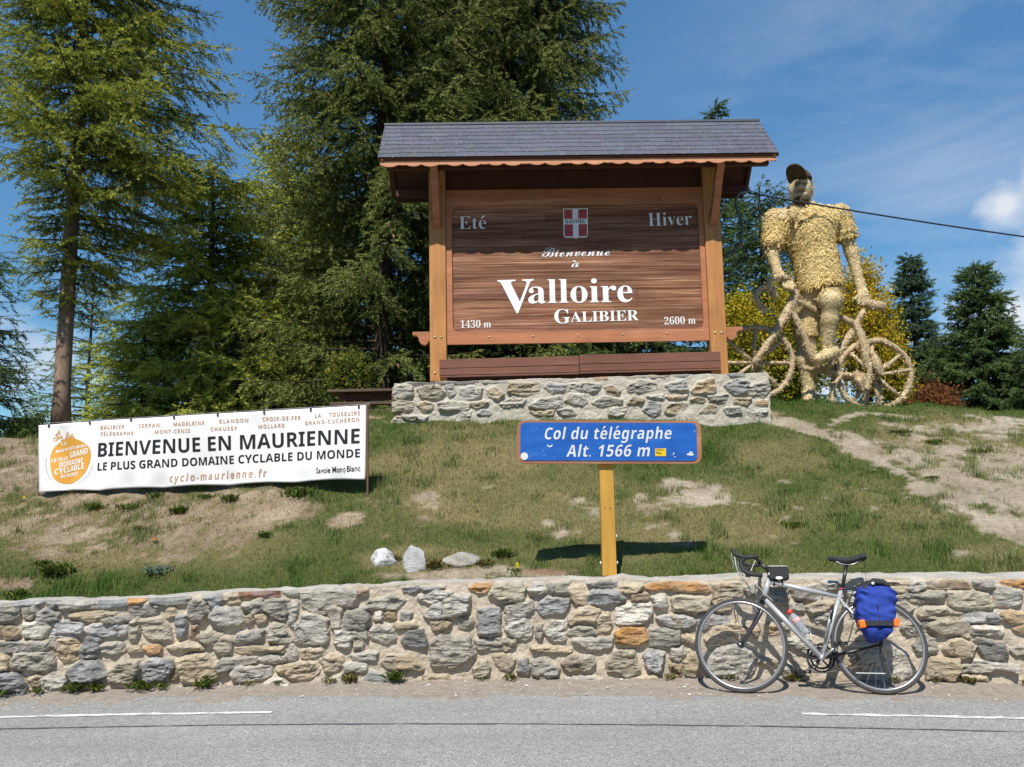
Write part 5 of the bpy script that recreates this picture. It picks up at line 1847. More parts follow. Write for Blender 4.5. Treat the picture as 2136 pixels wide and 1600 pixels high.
# brakes
for nm, c0_ in (('front_brake', fc + (-0.032, 0, 0.035)), ('rear_brake', sst * 0.62 + hr * 0.38 + (-0.01, 0, 0.03))):
    mb = MB()
    for v in (-1, 1):
        mb.tube(smooth_path([c0_ + (0, 0, 0.012), c0_ + (-0.008, v * 0.028, 0.0), c0_ + (-0.004, v * 0.030, -0.05)], 4), 0.007, 8)
        mb.box(c0_ + (0.0, v * 0.019, -0.048), (0.045, 0.010, 0.012))
    mb.build(nm, M_ALU, bike, True)

# stem, handlebar, levers (the bar turns with the fork)
hb = empty('handlebar', (float(ht_t[0]), 0, float(ht_t[2])))
hb.parent = bike
hb.rotation_euler = (0, 0, -STEER)
clampP = bk(642, 160) - ht_t
clampP[1] = 0
stk = bk(742, 262) - ht_t
seg('steerer', (0, 0, 0), stk + (0, -stk[1], 0), 0.017, M_CARB, hb)
seg('stem', stk + (0.0, 0, 0), clampP, [0.018, 0.015, 0.018], M_CARB, hb)
lathe(MB(), [(0, 0.03), (0.016, 0.03), (0.018, 0.026), (0.018, -0.02), (0, -0.02)], 14, M=Matrix.Translation(stk)).build('stem_cap', M_ALU, hb, True)
for v in (-1, 1):
    c = clampP
    s_ = v * 0.20
    q = smooth_path([c + (0, 0, 0), c + (0.0, s_ * 0.5, 0.0), c + (-0.005, s_ * 0.9, 0.002), c + (-0.035, s_, 0.004), c + (-0.085, s_, -0.004), c + (-0.112, s_, -0.045), c + (-0.095, s_ * 1.03, -0.095), c + (-0.045, s_ * 1.05, -0.125), c + (0.035, s_ * 1.06, -0.135)], 5)
    MB().tube(q, np.r_[np.full(9, 0.0135), np.full(len(q) - 9, 0.0165)], 10).build('drop', M_TAPE, hb, True)
    hd = smooth_path([c + (-0.07, s_, 0.002), c + (-0.115, s_, 0.014), c + (-0.150, s_, 0.034), c + (-0.165, s_, 0.062), c + (-0.158, s_, 0.070)], 4)
    MB().tube(hd, np.interp(np.linspace(0, 1, len(hd)), [0, 0.4, 0.8, 1], [0.019, 0.022, 0.017, 0.010]), 10, flat=0.8).build('brake_hood', M_TAPE, hb, True)
    lv = smooth_path([c + (-0.166, s_, 0.052), c + (-0.176, s_ * 1.01, 0.010), c + (-0.165, s_ * 1.02, -0.045), c + (-0.178, s_ * 1.03, -0.085)], 5)
    MB().tube(lv, np.linspace(0.010, 0.006, len(lv)), 8, flat=0.6).build('brake_lever', M_ALU, hb, True)
    cb = smooth_path([c + (-0.155, s_ * 1.0, 0.02), c + (-0.14, s_ * 0.95, -0.10), c + (-0.07, s_ * 0.45, -0.21), c + (0.0, v * 0.02, -0.30)], 6)
    MB().tube(cb, 0.003, 6).build('brake_cable', M_HOUSING if v < 0 else M_CARB, hb, True)
MB().tube(smooth_path([clampP + (-0.02, -0.05, 0.0), clampP + (-0.06, -0.09, -0.12), clampP + (0.02, -0.05, -0.24), clampP + (0.08, -0.01, -0.30)], 6), 0.0025, 6).build('gear_cable', M_HOUSING, hb, True)

# saddle and post
sp_t = bk(1368, 185)
seg('seat_post', st_t + (0.0, 0, -0.02), sp_t, 0.0135, M_CARB, bike)
sa, sb = bk(1215, 140), bk(1522, 128)


def saddle_sd(p):
    u = np.clip((p[..., 0] - sa[0]) / (sb[0] - sa[0]), 0, 1)
    wdt = 0.022 + 0.052 * np.clip((u - 0.42) / 0.5, 0, 1) ** 1.4 * (1 - 0.15 * np.clip((u - 0.9) / 0.1, 0, 1))
    zc = sa[2] + (sb[2] - sa[2]) * u + 0.010 * np.cos(u * 2 * math.pi) - 0.010
    hh = 0.020 + 0.010 * u
    e = np.sqrt((p[..., 1] / wdt) ** 2 + ((p[..., 2] - zc) / hh) ** 2) - 1
    d = e * np.minimum(wdt, hh) * 0.8
    ends = np.maximum(sa[0] + 0.012 - p[..., 0], p[..., 0] - sb[0] + 0.012)
    return np.where(ends > 0, np.sqrt(np.maximum(ends, 0) ** 2 + np.maximum(d + 0.014, 0) ** 2) - 0.014, d)


V, F = surface_nets(saddle_sd, (sa[0] - 0.03, -0.10, sa[2] - 0.08), (sb[0] + 0.03, 0.10, sb[2] + 0.08), 0.006)
sad = MB().add(V, F).build('saddle', M_CLOTH, bike, True)
for v in (-0.02, 0.02):
    MB().tube(smooth_path([(sa[0] + 0.05, v * 0.5, sa[2] - 0.02), (sp_t[0] - 0.03, v, sp_t[2] - 0.004), (sp_t[0] + 0.04, v, sp_t[2] - 0.004), (sb[0] - 0.03, v * 1.8, sb[2] - 0.02)], 4), 0.0035, 6).build('rail', M_SPOKE, sad, True)
MB().tube([(sb[0] - 0.02, -0.03, sb[2] - 0.02), (sb[0] - 0.021, -0.034, sb[2] - 0.10), (sb[0] - 0.024, -0.03, sb[2] - 0.17)], 0.0016, 5).build('saddle_cord', M_CLOTH, sad)

# cranks, rings, pedals, chain, mech
cr = empty('crankset', (float(bbk[0]), 0, float(bbk[2])))
cr.parent = bike
ca = R(40)
for v, sg_ in ((-1, 1), (1, -1)):
    L = 0.165
    e_ = np.array((math.cos(ca) * sg_ * L, 0, math.sin(ca) * sg_ * L))
    if v < 0:
        e_ = np.array((0.075, 0, 0.062)) * 1.5
    else:
        e_ = -np.array((0.075, 0, 0.062)) * 1.5
    o_ = np.array((0, v * 0.058, 0))
    arm = MB().tube([o_, o_ + e_ * 0.5 + (0, v * 0.006, 0), o_ + e_ + (0, v * 0.012, 0)], [0.017, 0.013, 0.014], 10, flat=0.65).build('crank_arm', M_ALU, cr, True)
    pc = o_ + e_ + (0, v * 0.055, 0)
    mb = MB()
    mb.box(pc + (0, 0, 0.008), (0.085, 0.06, 0.006)).box(pc + (0, 0, -0.008), (0.085, 0.06, 0.006)).box(pc + (0.04, 0, 0), (0.008, 0.06, 0.022)).box(pc + (-0.04, 0, 0), (0.008, 0.06, 0.022)).tube([o_ + e_, pc], 0.006, 8)
    mb.build('pedal', M_CARB, cr, fixn=True)
mb = MB()
for r, y in ((0.103, 0.044), (0.080, 0.038)):
    t = np.linspace(0, 2 * math.pi, 97)[:-1]
    ro_ = r + 0.0025 * np.where(np.arange(96) % 2 == 0, 1, -1)
    ri = np.full(96, r - 0.016)
    V = np.concatenate([np.stack([q_ * np.cos(t), np.full(96, yy), q_ * np.sin(t)], -1) for q_, yy in ((ro_, y - 0.001), (ri, y - 0.001), (ro_, y + 0.001), (ri, y + 0.001))])
    i = np.arange(96)
    j = (i + 1) % 96
    mb.add(V, np.concatenate([np.stack([i, j, j + 96, i + 96], -1), np.stack([i + 192, i + 288, j + 288, j + 192], -1), np.stack([i, i + 192, j + 192, j], -1), np.stack([i + 96, j + 96, j + 288, i + 288], -1)]))
for k_ in range(5):
    a = 2 * math.pi * k_ / 5 + 0.4
    mb.tube([(0.015 * math.cos(a), 0.045, 0.015 * math.sin(a)), (0.092 * math.cos(a), 0.044, 0.092 * math.sin(a))], 0.007, 6)
mb.build('chainring', M_CARB, cr, fixn=True)
jw = hr + (0.02, 0.045, -0.09)
ch = smooth_path([bbk + (0.0, 0.044, 0.103), hr + (0.0, 0.042, 0.036), hr + (0.03, 0.042, 0.0), hr + (0.01, 0.044, -0.05), jw, jw + (0.0, 0, -0.02), bbk + (0.0, 0.044, -0.103), bbk + (-0.09, 0.044, -0.05), bbk + (-0.09, 0.044, 0.05)], 5)
MB().tube(ch, 0.0045, 5, closed=True).build('chain', m_plain('chain_steel', (0.12, 0.115, 0.11), 0.45, 0.7, 0.2), bike)
mb = MB()
mb.tube([hr + (0, 0.05, -0.01), hr + (0.025, 0.055, -0.05), jw + (-0.01, 0.004, 0.012)], 0.011, 8).tube([jw + (0, 0, 0.03), jw + (-0.03, 0, -0.05)], 0.009, 8)
mb.build('rear_derailleur', M_ALU, bike, True)
# luggage rack
rk = empty('luggage_rack', (0, 0, 0))
rk.parent = bike
rz = float(bk(1600, 350)[2])
rx0, rx1 = float(bk(1440, 400)[0]), float(bk(1760, 400)[0])
for v in (-0.06, 0.06):
    MB().tube(smooth_path([(rx0, v, rz - 0.02), (rx0 + 0.05, v, rz), (rx1, v, rz), (rx1 + 0.03, v * 0.6, rz - 0.005)], 4), 0.005, 8).build('rail', M_CARB, rk, True)
    for xx in (rx0 + 0.09, rx1 - 0.07):
        MB().tube([(xx, v, rz), hr + (0.0, v * 1.1, -0.02)], 0.005, 8).build('strut', M_CARB, rk)
for xx in np.linspace(rx0 + 0.06, rx1, 4):
    MB().tube([(xx, -0.06, rz), (xx, 0.06, rz)], 0.004, 6).build('cross_bar', M_CARB, rk)
MB().tube([(rx0, 0.0, rz - 0.02), sst + (0.05, 0, -0.06)], 0.004, 6).build('stay', M_CARB, rk)
# stand, pump, bottle cage
MB().tube([bk(1640, 830, 0.075), bk(1655, 985, 0.075), bk(1690, 1075, 0.07)], [0.010, 0.009, 0.006], 8, flat=0.6).build('rack_strap', M_CLOTH, bike)
MB().tube([bk(1445, 1083, 0.06), bk(1692, 1088, 0.06)], 0.0035, 6).build('wheel_reflector_bar', M_HOUSING, bike)
seg('pump', bk(1245, 560, 0.035), bk(1190, 815, 0.035), 0.011, M_ALU, bike)
seg('pump_head', bk(1250, 545, 0.035), bk(1232, 640, 0.035), 0.0125, M_CARB, bike)
for v in (-0.03, 0.03):
    MB().tube(smooth_path([bk(870, 600, -v), bk(905, 650, -v), bk(1010, 770, -v), bk(1070, 770, -v * 0.6), bk(1060, 700, -v * 0.3)], 4), 0.0025, 6).build('cage_wire', M_ALU, bike)

bot = empty('water_bottle', (0, 0, 0), 'clear plastic water bottle with a red cap in the bicycle cage', 'bottle')
pb, pt = bk(1040, 765), bk(888, 562)
axis_ = (pt - pb) / np.linalg.norm(pt - pb)
Lb = np.linalg.norm(pt - pb)
w0 = bike_m @ Vector(pb)
wd = (bike_m.to_3x3() @ Vector(axis_)).normalized()
bot.matrix_world = Matrix.Translation(w0) @ wd.to_track_quat('Z', 'Y').to_matrix().to_4x4()
k = NT('clear_plastic')
k.b.inputs['Transmission Weight'].default_value = 0.55
k.b.inputs['IOR'].default_value = 1.2
M_PET = k.out(k.ramp(k.noise(20, 3), [(0.3, (0.42, 0.45, 0.50)), (0.7, (0.62, 0.66, 0.70))]), 0.18)
lathe(MB(), [(0.0, 0), (0.026, 0), (0.031, 0.006), (0.031, 0.03), (0.028, 0.038), (0.031, 0.046), (0.031, Lb * 0.42), (0.029, Lb * 0.46), (0.031, Lb * 0.50), (0.030, Lb * 0.66), (0.022, Lb * 0.78), (0.013, Lb * 0.84), (0.013, Lb * 0.86)], 20).build('bottle_body', M_PET, bot, True)
lathe(MB(), [(0.0316, Lb * 0.52), (0.0316, Lb * 0.66), (0.0305, Lb * 0.665)], 20).build('paper_band', m_plain('pale_label', (0.55, 0.30, 0.30), 0.5, 0, 0.5, 40), bot, True)
lathe(MB(), [(0.014, Lb * 0.85), (0.020, Lb * 0.85), (0.021, Lb * 0.90), (0.019, Lb * 0.98), (0.015, Lb), (0.0, Lb)], 16).build('cap', m_plain('red_plastic', (0.70, 0.045, 0.03), 0.4), bot, True)

# the handlebar bag on the top tube
hbag = empty('handlebar_bag', (0, 0, 0), 'small black bag with a white oval badge strapped behind the handlebar', 'bag')
hbag.matrix_world = bike_m
q = [bk(715, 225), bk(880, 212), bk(872, 330), bk(725, 318)]
x0_, x1_, z0_, z1_ = min(a[0] for a in q), max(a[0] for a in q), min(a[2] for a in q) + 0.01, max(a[2] for a in q)
MB().box(((x0_ + x1_) / 2, 0, (z0_ + z1_) / 2), (x1_ - x0_, 0.085, z1_ - z0_)).build('body', M_CLOTH, hbag, bevel=0.014)
a = bk(812, 298, 0.045)
pts = disc(a[0], a[2], 0.026, 0.011)
MB().add(np.c_[pts[:, 0], np.full(24, -0.0462), pts[:, 1]], [tuple(range(24))]).build('badge', M_WHITE, hbag)
MB().box(((x0_ + x1_) / 2 - 0.005, 0, z1_ + 0.004), (x1_ - x0_ - 0.012, 0.09, 0.008)).build('map_pocket', m_plain('clear_pocket', (0.50, 0.50, 0.47), 0.25, 0, 0.3, 30), hbag, bevel=0.003)
for zx in (768, 836):
    a = bk(zx, 340)
    MB().tube(np.array([(a[0], 0.021 * math.cos(t), a[2] + 0.021 * math.sin(t)) for t in np.linspace(0, 6.28, 14)[:-1]]), 0.0065, 6, closed=True).build('strap', M_CLOTH, hbag, True)
MB().tube([bk(728, 255, 0.046), bk(728, 275, 0.046)], 0.005, 6).build('buckle', M_HOUSING, hbag)

# the blue pannier on the road side of the rear wheel
pan = empty('pannier', (0, 0, 0), 'blue cycling pannier bag with black straps and two orange reflectors', 'bag')
pan.matrix_world = bike_m
prof = [(350, 1508, 1690), (385, 1475, 1760), (430, 1460, 1783), (500, 1453, 1783), (580, 1455, 1782), (640, 1462, 1788), (700, 1490, 1782), (750, 1520, 1760), (790, 1550, 1720), (822, 1590, 1660)]
nz_, ns_ = 46, 40
zz = np.linspace(0, 1, nz_)
rows_ = np.array([(bk(a, y, 0.20)[0], bk(b, y, 0.20)[0], bk(a, y, 0.20)[2]) for y, a, b in prof])
kk = np.linspace(0, 1, len(rows_))
xa, xb, zc = (np.interp(zz, kk, rows_[:, c_]) for c_ in range(3))
xa, xb = xa * 0.97 + xb * 0.03, xb * 0.97 + xa * 0.03
dep = np.interp(zz, [0, 0.06, 0.2, 0.6, 0.66, 0.72, 0.9, 1], [0.10, 0.15, 0.185, 0.185, 0.165, 0.175, 0.14, 0.07])
t = np.linspace(0, 2 * math.pi, ns_, endpoint=False)
cx_ = np.sign(np.cos(t)) * np.abs(np.cos(t)) ** 0.55
cy_ = np.sign(np.sin(t)) * np.abs(np.sin(t)) ** 0.55
V = np.stack([(xa[:, None] + xb[:, None]) / 2 + (xb - xa)[:, None] / 2 * cx_[None], -(0.055 + dep[:, None] * (0.5 + 0.5 * cy_[None])), np.repeat(zc[:, None], ns_, 1)], -1)
nn = (fbm(V * (1, 1, 1.6), 14, 3, 301) - 0.5)
nv2 = np.abs(np.sin(V[..., 2] * 46 + V[..., 0] * 28 + 6 * fbm(V, 9, 2, 305))) ** 3
wr_ = nn * 0.040 + nv2 * 0.020 * np.clip((0.62 - zz) / 0.2, 0, 1)[:, None]
V[..., 1] -= wr_ * cy_[None]
V[..., 0] += wr_ * cx_[None] * 0.7
# the drawcord pinches the middle
pin = np.exp(-((V[..., 0] - (xa + xb)[:, None] / 2) / 0.012) ** 2) * 0.014 * (cy_[None] > 0.3)
V[..., 1] += pin
i = np.arange(nz_ - 1)[:, None] * ns_
j = np.arange(ns_)[None, :]
F = np.stack([i + j, i + (j + 1) % ns_, i + ns_ + (j + 1) % ns_, i + ns_ + j], -1).reshape(-1, 4)
fm_ = np.repeat(cy_[None] < -0.25, nz_ - 1, 0).ravel()          # the back and sides are black
mb = MB().add(V.reshape(-1, 3), F[~fm_])
mb.F.append((F[fm_], 1))
mb.F.append((np.array([list(range(ns_ - 1, -1, -1))]), 0))
mb.F.append((np.array([list(range((nz_ - 1) * ns_, nz_ * ns_))]), 0))
k = NT('blue_cordura')
c = k.ramp(k.noise(16, 5), [(0.3, (0.018, 0.042, 0.25)), (0.7, (0.03, 0.065, 0.34))])
k.bump(k.noise(90, 4), 0.3, 0.004)
M_PAN = k.out(c, 0.8, 0, 0.2)
pb_ = mb.build('bag_body', [M_PAN, M_CLOTH], pan, True, fixn=True)
xm_ = float((xa + xb)[20] / 2)
# gathered black top
mb = MB()
tp = [(bk(1510, 395, 0.16), 0.03), (bk(1545, 352, 0.16), 0.028), (bk(1600, 338, 0.16), 0.03), (bk(1660, 348, 0.16), 0.03), (bk(1700, 385, 0.16), 0.028)]
V, F = surface_nets(lambda p: np.minimum.reduce([sd_cap(p, tp[i_][0], tp[i_ + 1][0], tp[i_][1], tp[i_ + 1][1], (1, 0.5, 1)) for i_ in range(4)]) + (fbm(p, 40, 2, 311) - 0.5) * 0.016,
                    np.array((tp[0][0][0], -0.30, tp[0][0][2])) - 0.08, np.array((tp[4][0][0], -0.02, tp[2][0][2])) + 0.08, 0.009)
mb.add(V, F).build('gathered_top', M_CLOTH, pan, True)
yf = -(0.055 + 0.185)
mb = MB()
st_p = []
zs_ = float(bk(1630, 668, 0.22)[2])
iz_ = int(np.argmin(np.abs(zc - zs_)))
half = [k_ for k_ in range(ns_) if cy_[k_] > -0.4]
Vr = V_ = None
ringv = np.stack([(xa[iz_] + xb[iz_]) / 2 + ((xb - xa)[iz_] / 2 + 0.008) * cx_, -(0.055 + dep[iz_] * (0.5 + 0.5 * cy_)) - 0.010 * cy_, np.full(ns_, zc[iz_])], -1)
o_ = [k_ for k_ in np.roll(np.arange(ns_), ns_ // 8 * 2) if cy_[k_] > -0.6]
o_ = sorted(o_, key=lambda k_: -ringv[k_][0])
lo_ = ringv[o_] - (0, 0, 0.017)
hi_ = ringv[o_] + (0, 0, 0.017)
n_ = len(o_)
i = np.arange(n_ - 1)
strap = mb.add(np.concatenate([lo_, hi_]), np.stack([i, i + 1, i + n_ + 1, i + n_], -1)).build('strap', M_CLOTH, pan)
sm = strap.modifiers.new('thick', 'SOLIDIFY')
sm.thickness = 0.006
sm.offset = 0
M_REFL = m_plain('orange_reflector', (0.85, 0.16, 0.015), 0.35, 0, 0.05)
for zx, zy in ((1492, 680), (1768, 668)):
    a = bk(zx, zy, 0.20)
    MB().box((a[0], -0.205, a[2]), (0.044, 0.06, 0.056), Matrix.Rotation(R(-8 if zx < 1600 else 8), 3, 'Y')).build('reflector', M_REFL, pan, bevel=0.008)
q = [(xm_ + 0.003 * math.sin(z_ * 90), -(0.055 + np.interp(z_, zc[::-1], dep[::-1])) - 0.003 + 0.008, z_) for z_ in np.linspace(zc[3], zc[28], 16)]
MB().tube(q, 0.0035, 6).build('draw_cord', M_CLOTH, pan)
a = bk(1585, 345, 0.23)
lathe(MB(), [(0, 0.012), (0.010, 0.010), (0.012, -0.008), (0, -0.01)], 10, M=Matrix.Translation((a[0], a[1], a[2]))).build('cord_lock', M_HOUSING, pan, True)


# ------------------------------------------------------------------ the straw cyclist
SD = 12.5


def sp3(zx, zy, dy=0.0):
    """zoomed pixel of the figure -> point, dy metres behind (+) or in front of (-) the figure's plane"""
    return P(1500 + zx / 2.857, 320 + zy / 2.857, SD + dy)


PXM = 2.857 * FPX / SD / 1.0                    # zoom pixels per metre at the figure
feet = sp3(560, 1465)
M_STRAW = m_attr('straw', 0.8, 0.2, 30, 0.4, 60, 0.02, 0.2)
ST_A, ST_B = np.array((0.70, 0.50, 0.19)), np.array((0.86, 0.69, 0.34))


def straw_coat(mb, V, F, n, seed, ln=(0.05, 0.11), wd=0.007, ca=ST_A, cb=ST_B, lift=0.25, down=0.0, below=None):
    """short straws lying on a surface"""
    rg = np.random.default_rng(seed)
    Q = V[F]
    nr = np.cross(Q[:, 2] - Q[:, 0], Q[:, 3] - Q[:, 1])
    ar = np.linalg.norm(nr, axis=1)
    if below is not None:
        ar = ar * (Q[:, 0, 2] < below)
    nr /= np.maximum(np.linalg.norm(nr, axis=1), 1e-12)[:, None]
    f = rg.choice(len(F), n, p=ar / ar.sum())
    u, v = rg.random((n, 1)), rg.random((n, 1))
    p = (Q[f, 0] * (1 - u) + Q[f, 1] * u) * (1 - v) + (Q[f, 3] * (1 - u) + Q[f, 2] * u) * v
    N = nr[f]
    d = rg.normal(size=(n, 3))
    d[:, 2] -= down
    d -= N * (d * N).sum(1, keepdims=True)
    d /= np.linalg.norm(d, axis=1, keepdims=True)
    d = d + N * rg.uniform(-0.02, lift, (n, 1))
    L = rg.uniform(*ln, (n, 1))
    sd = np.cross(N, d)
    sd /= np.linalg.norm(sd, axis=1, keepdims=True)
    w = wd * rg.uniform(0.6, 1.3, (n, 1))
    a = p + N * 0.004
    b = a + d * L
    W = np.stack([a - sd * w, a + sd * w, b + sd * w * 0.6, b - sd * w * 0.6], 1).reshape(-1, 3)
    g = rg.random((n, 1))
    c = ca * (1 - g) + cb * g
    c = c * rg.uniform(0.62, 1.15, (n, 1))
    mb.add(W, np.arange(4 * n).reshape(-1, 4), np.repeat(c, 4, 0))


def straw_part(name, fn, lo, hi, h, n, seed, parent, ca=ST_A, cb=ST_B, ln=(0.05, 0.11), lift=0.25, down=0.0, below=None, paint=None):
    V, F = surface_nets(fn, lo, hi, h)
    mb = MB()
    g = fbm(V, 9, 3, seed)[:, None]
    cv_ = (ca * (1 - g) + cb * g) * 0.72
    if paint is not None:
        cv_ = paint(V, cv_)
    mb.add(V, F, cv_)
    straw_coat(mb, V, F, n, seed, ln, 0.007, ca, cb, lift, down, below)
    o = mb.build(name, M_STRAW, None, True)
    if parent is not None:
        o.parent = parent
        o.matrix_parent_inverse = parent.matrix_world.inverted()
    return o


fig = empty('straw_cyclist', tuple(feet), 'giant straw man in cap and shirt astride a straw bicycle', 'statue')
bpy.context.view_layer.update()
m_ = lambda zpx: zpx / PXM

# joints
J = dict(neck=sp3(497, 330, 0.02), head=sp3(487, 208, -0.06), chin=sp3(470, 262, -0.14),
         shl=sp3(335, 400), shr=sp3(715, 372, 0.02), ell=sp3(312, 600, -0.04), elr=sp3(790, 590, 0.02),
         wrl=sp3(350, 715, -0.14), wrr=sp3(838, 775, -0.02), hal=sp3(395, 775, -0.22), har=sp3(862, 850, -0.06),
         hip=sp3(600, 800), hpl=sp3(535, 860, 0.08), hpr=sp3(660, 840, -0.02), knl=sp3(520, 1090, 0.10), knr=sp3(668, 880, -0.40),
         anl=sp3(535, 1420, 0.10), anr=sp3(645, 1160, -0.26), fol=sp3(520, 1470, 0.02), tor=sp3(590, 1225, -0.42), her=sp3(680, 1185, -0.22))


def head_sd(p):
    c = J['head']
    d = sd_ell(p, c, (m_(62), m_(70), m_(86)))
    d = smin(d, sd_ell(p, c + (-m_(12), -m_(18), -m_(50)), (m_(42), m_(50), m_(48))), 0.05)           # jaw
    d = smin(d, sd_cap(p, c + (-m_(22), -m_(66), m_(18)), c + (-m_(34), -m_(82), -m_(20)), m_(9), m_(16)), 0.015)   # nose
    d = smin(d, sd_cap(p, c + (-m_(46), -m_(50), m_(24)), c + (m_(6), -m_(64), m_(24)), m_(9), m_(9)), 0.02)       # brow
    for ex in (-40, 2):
        d = np.maximum(d, -sd_ell(p, c + (m_(ex), -m_(70), m_(4)), (m_(18), m_(20), m_(11))))
        d = smin(d, sd_ell(p, c + (m_(ex), -m_(60), m_(3)), (m_(9), m_(8), m_(6))), 0.006)
    d = np.maximum(d, -sd_cap(p, c + (-m_(46), -m_(64), -m_(46)), c + (m_(4), -m_(66), -m_(42)), m_(8), m_(8)))    # mouth
    d = smin(d, sd_cap(p, c + (-m_(40), -m_(58), -m_(56)), c + (m_(0), -m_(60), -m_(54)), m_(7), m_(7)), 0.012)    # lip
    d = smin(d, sd_ell(p, c + (m_(62), m_(4), -m_(4)), (m_(12), m_(16), m_(26))), 0.015)                           # ear
    d = smin(d, sd_ell(p, c + (-m_(62), m_(8), -m_(4)), (m_(10), m_(16), m_(26))), 0.015)
    return d


hair_c, hair_d = np.array((0.34, 0.27, 0.16)), np.array((0.44, 0.36, 0.23))


def body_sd(p):
    d = head_sd(p)
    d = smin(d, sd_cap(p, J['neck'] + (0, 0, -0.1), J['head'] + (0, 0.02, -0.06), m_(58), m_(50)), 0.05)
    d = smin(d, sd_cap(p, J['shl'], J['shr'], m_(70), m_(70)), 0.1)
    for s, e, w, h_ in (('shl', 'ell', 'wrl', 'hal'), ('shr', 'elr', 'wrr', 'har')):
        a = sd_cap(p, J[s], J[e], m_(48), m_(38))
        a = smin(a, sd_cap(p, J[e], J[w], m_(38), m_(26)), 0.05)
        a = smin(a, sd_cap(p, J[w], J[h_], m_(28), m_(34), (1, 1.3, 1)), 0.04)
        d = np.minimum(d, a) if s == 'x' else smin(d, a, 0.04)
    # fingers: closed round the bar on one side, spread down over the saddle on the other
    for k_ in range(4):
        a = J['hal'] + (m_(-22 + 17 * k_), -0.05, m_(10 - 4 * k_))
        d = smin(d, sd_cap(p, a, a + (m_(4), -0.03, -m_(42)), m_(9), m_(8)), 0.015)
        d = smin(d, sd_cap(p, a + (m_(4), -0.03, -m_(42)), a + (m_(8), 0.03, -m_(56 - 4 * k_)), m_(8), m_(7)), 0.01)
        b = J['har'] + (m_(-30 + 18 * k_), -0.05 + 0.01 * k_, m_(-6 - 2 * k_))
        tip = b + (m_(-16 + 12 * k_), -0.02, -m_(48 + (6 if k_ in (1, 2) else 0)))
        d = smin(d, sd_cap(p, b, tip, m_(9), m_(7)), 0.015)
    d = smin(d, sd_cap(p, J['hal'] + (m_(22), -0.03, m_(14)), J['hal'] + (m_(46), -0.07, -m_(22)), m_(10), m_(8)), 0.02)
    d = smin(d, sd_cap(p, J['har'] + (-m_(20), -0.02, m_(26)), J['har'] + (-m_(66), -0.05, -m_(24)), m_(10), m_(8)), 0.02)
    # standing leg
    d = np.minimum(d, 9)
    leg = sd_cap(p, J['hpl'], J['knl'], m_(76), m_(54))
    leg = smin(leg, sd_cap(p, J['knl'], J['knl'] * 0.55 + J['anl'] * 0.45, m_(52), m_(60)), 0.06)
    leg = smin(leg, sd_cap(p, J['knl'] * 0.55 + J['anl'] * 0.45, J['anl'], m_(60), m_(34)), 0.06)
    leg = smin(leg, sd_cap(p, J['anl'], J['fol'] + (0, -0.05, 0.0), m_(34), m_(26)), 0.04)
    leg = smin(leg, sd_cap(p, J['fol'] + (0, -0.05, 0.0), J['fol'] + (-m_(20), -0.22, -0.01), m_(28), m_(20)), 0.03)
    # the leg on the pedal
    l2 = sd_cap(p, J['hpr'] + (0, 0.06, -0.04), J['knr'], m_(66), m_(62))
    l2 = smin(l2, sd_cap(p, J['knr'], J['knr'] * 0.6 + J['anr'] * 0.4, m_(52), m_(46)), 0.05)
    l2 = smin(l2, sd_cap(p, J['knr'] * 0.6 + J['anr'] * 0.4, J['anr'], m_(46), m_(30)), 0.05)
    l2 = smin(l2, sd_cap(p, J['her'], J['tor'], m_(38), m_(30)), 0.05)
    d = smin(d, smin(leg, l2, 0.05), 0.06)
    d = smin(d, sd_cap(p, J['hip'] + (0, 0, 0.25), J['hip'], m_(80), m_(80), (1, 1.5, 1)), 0.08)
    return d


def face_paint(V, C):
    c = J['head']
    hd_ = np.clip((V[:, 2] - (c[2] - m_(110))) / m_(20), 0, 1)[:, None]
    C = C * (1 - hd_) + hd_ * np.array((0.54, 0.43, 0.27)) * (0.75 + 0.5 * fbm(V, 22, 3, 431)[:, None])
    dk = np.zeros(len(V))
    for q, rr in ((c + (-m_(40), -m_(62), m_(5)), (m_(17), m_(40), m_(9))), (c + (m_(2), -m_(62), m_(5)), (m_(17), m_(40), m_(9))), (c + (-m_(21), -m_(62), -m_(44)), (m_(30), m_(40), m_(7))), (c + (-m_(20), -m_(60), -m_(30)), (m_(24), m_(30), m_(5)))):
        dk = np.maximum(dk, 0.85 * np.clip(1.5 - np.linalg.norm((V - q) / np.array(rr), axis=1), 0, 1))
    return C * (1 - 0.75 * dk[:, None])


allp = np.array(list(J.values()))
lo, hi = allp.min(0) - 0.36, allp.max(0) + 0.34
straw_part('body', body_sd, lo, hi, 0.019, 6000, 401, fig, np.array((0.68, 0.52, 0.27)), np.array((0.84, 0.69, 0.41)), (0.03, 0.07), 0.05, 0.0, J['chin'][2] - 0.05, face_paint)

WST, HEM, CHE = sp3(575, 640), sp3(612, 815), sp3(530, 470)
hemL, hemR = sp3(478, 830), sp3(745, 775)


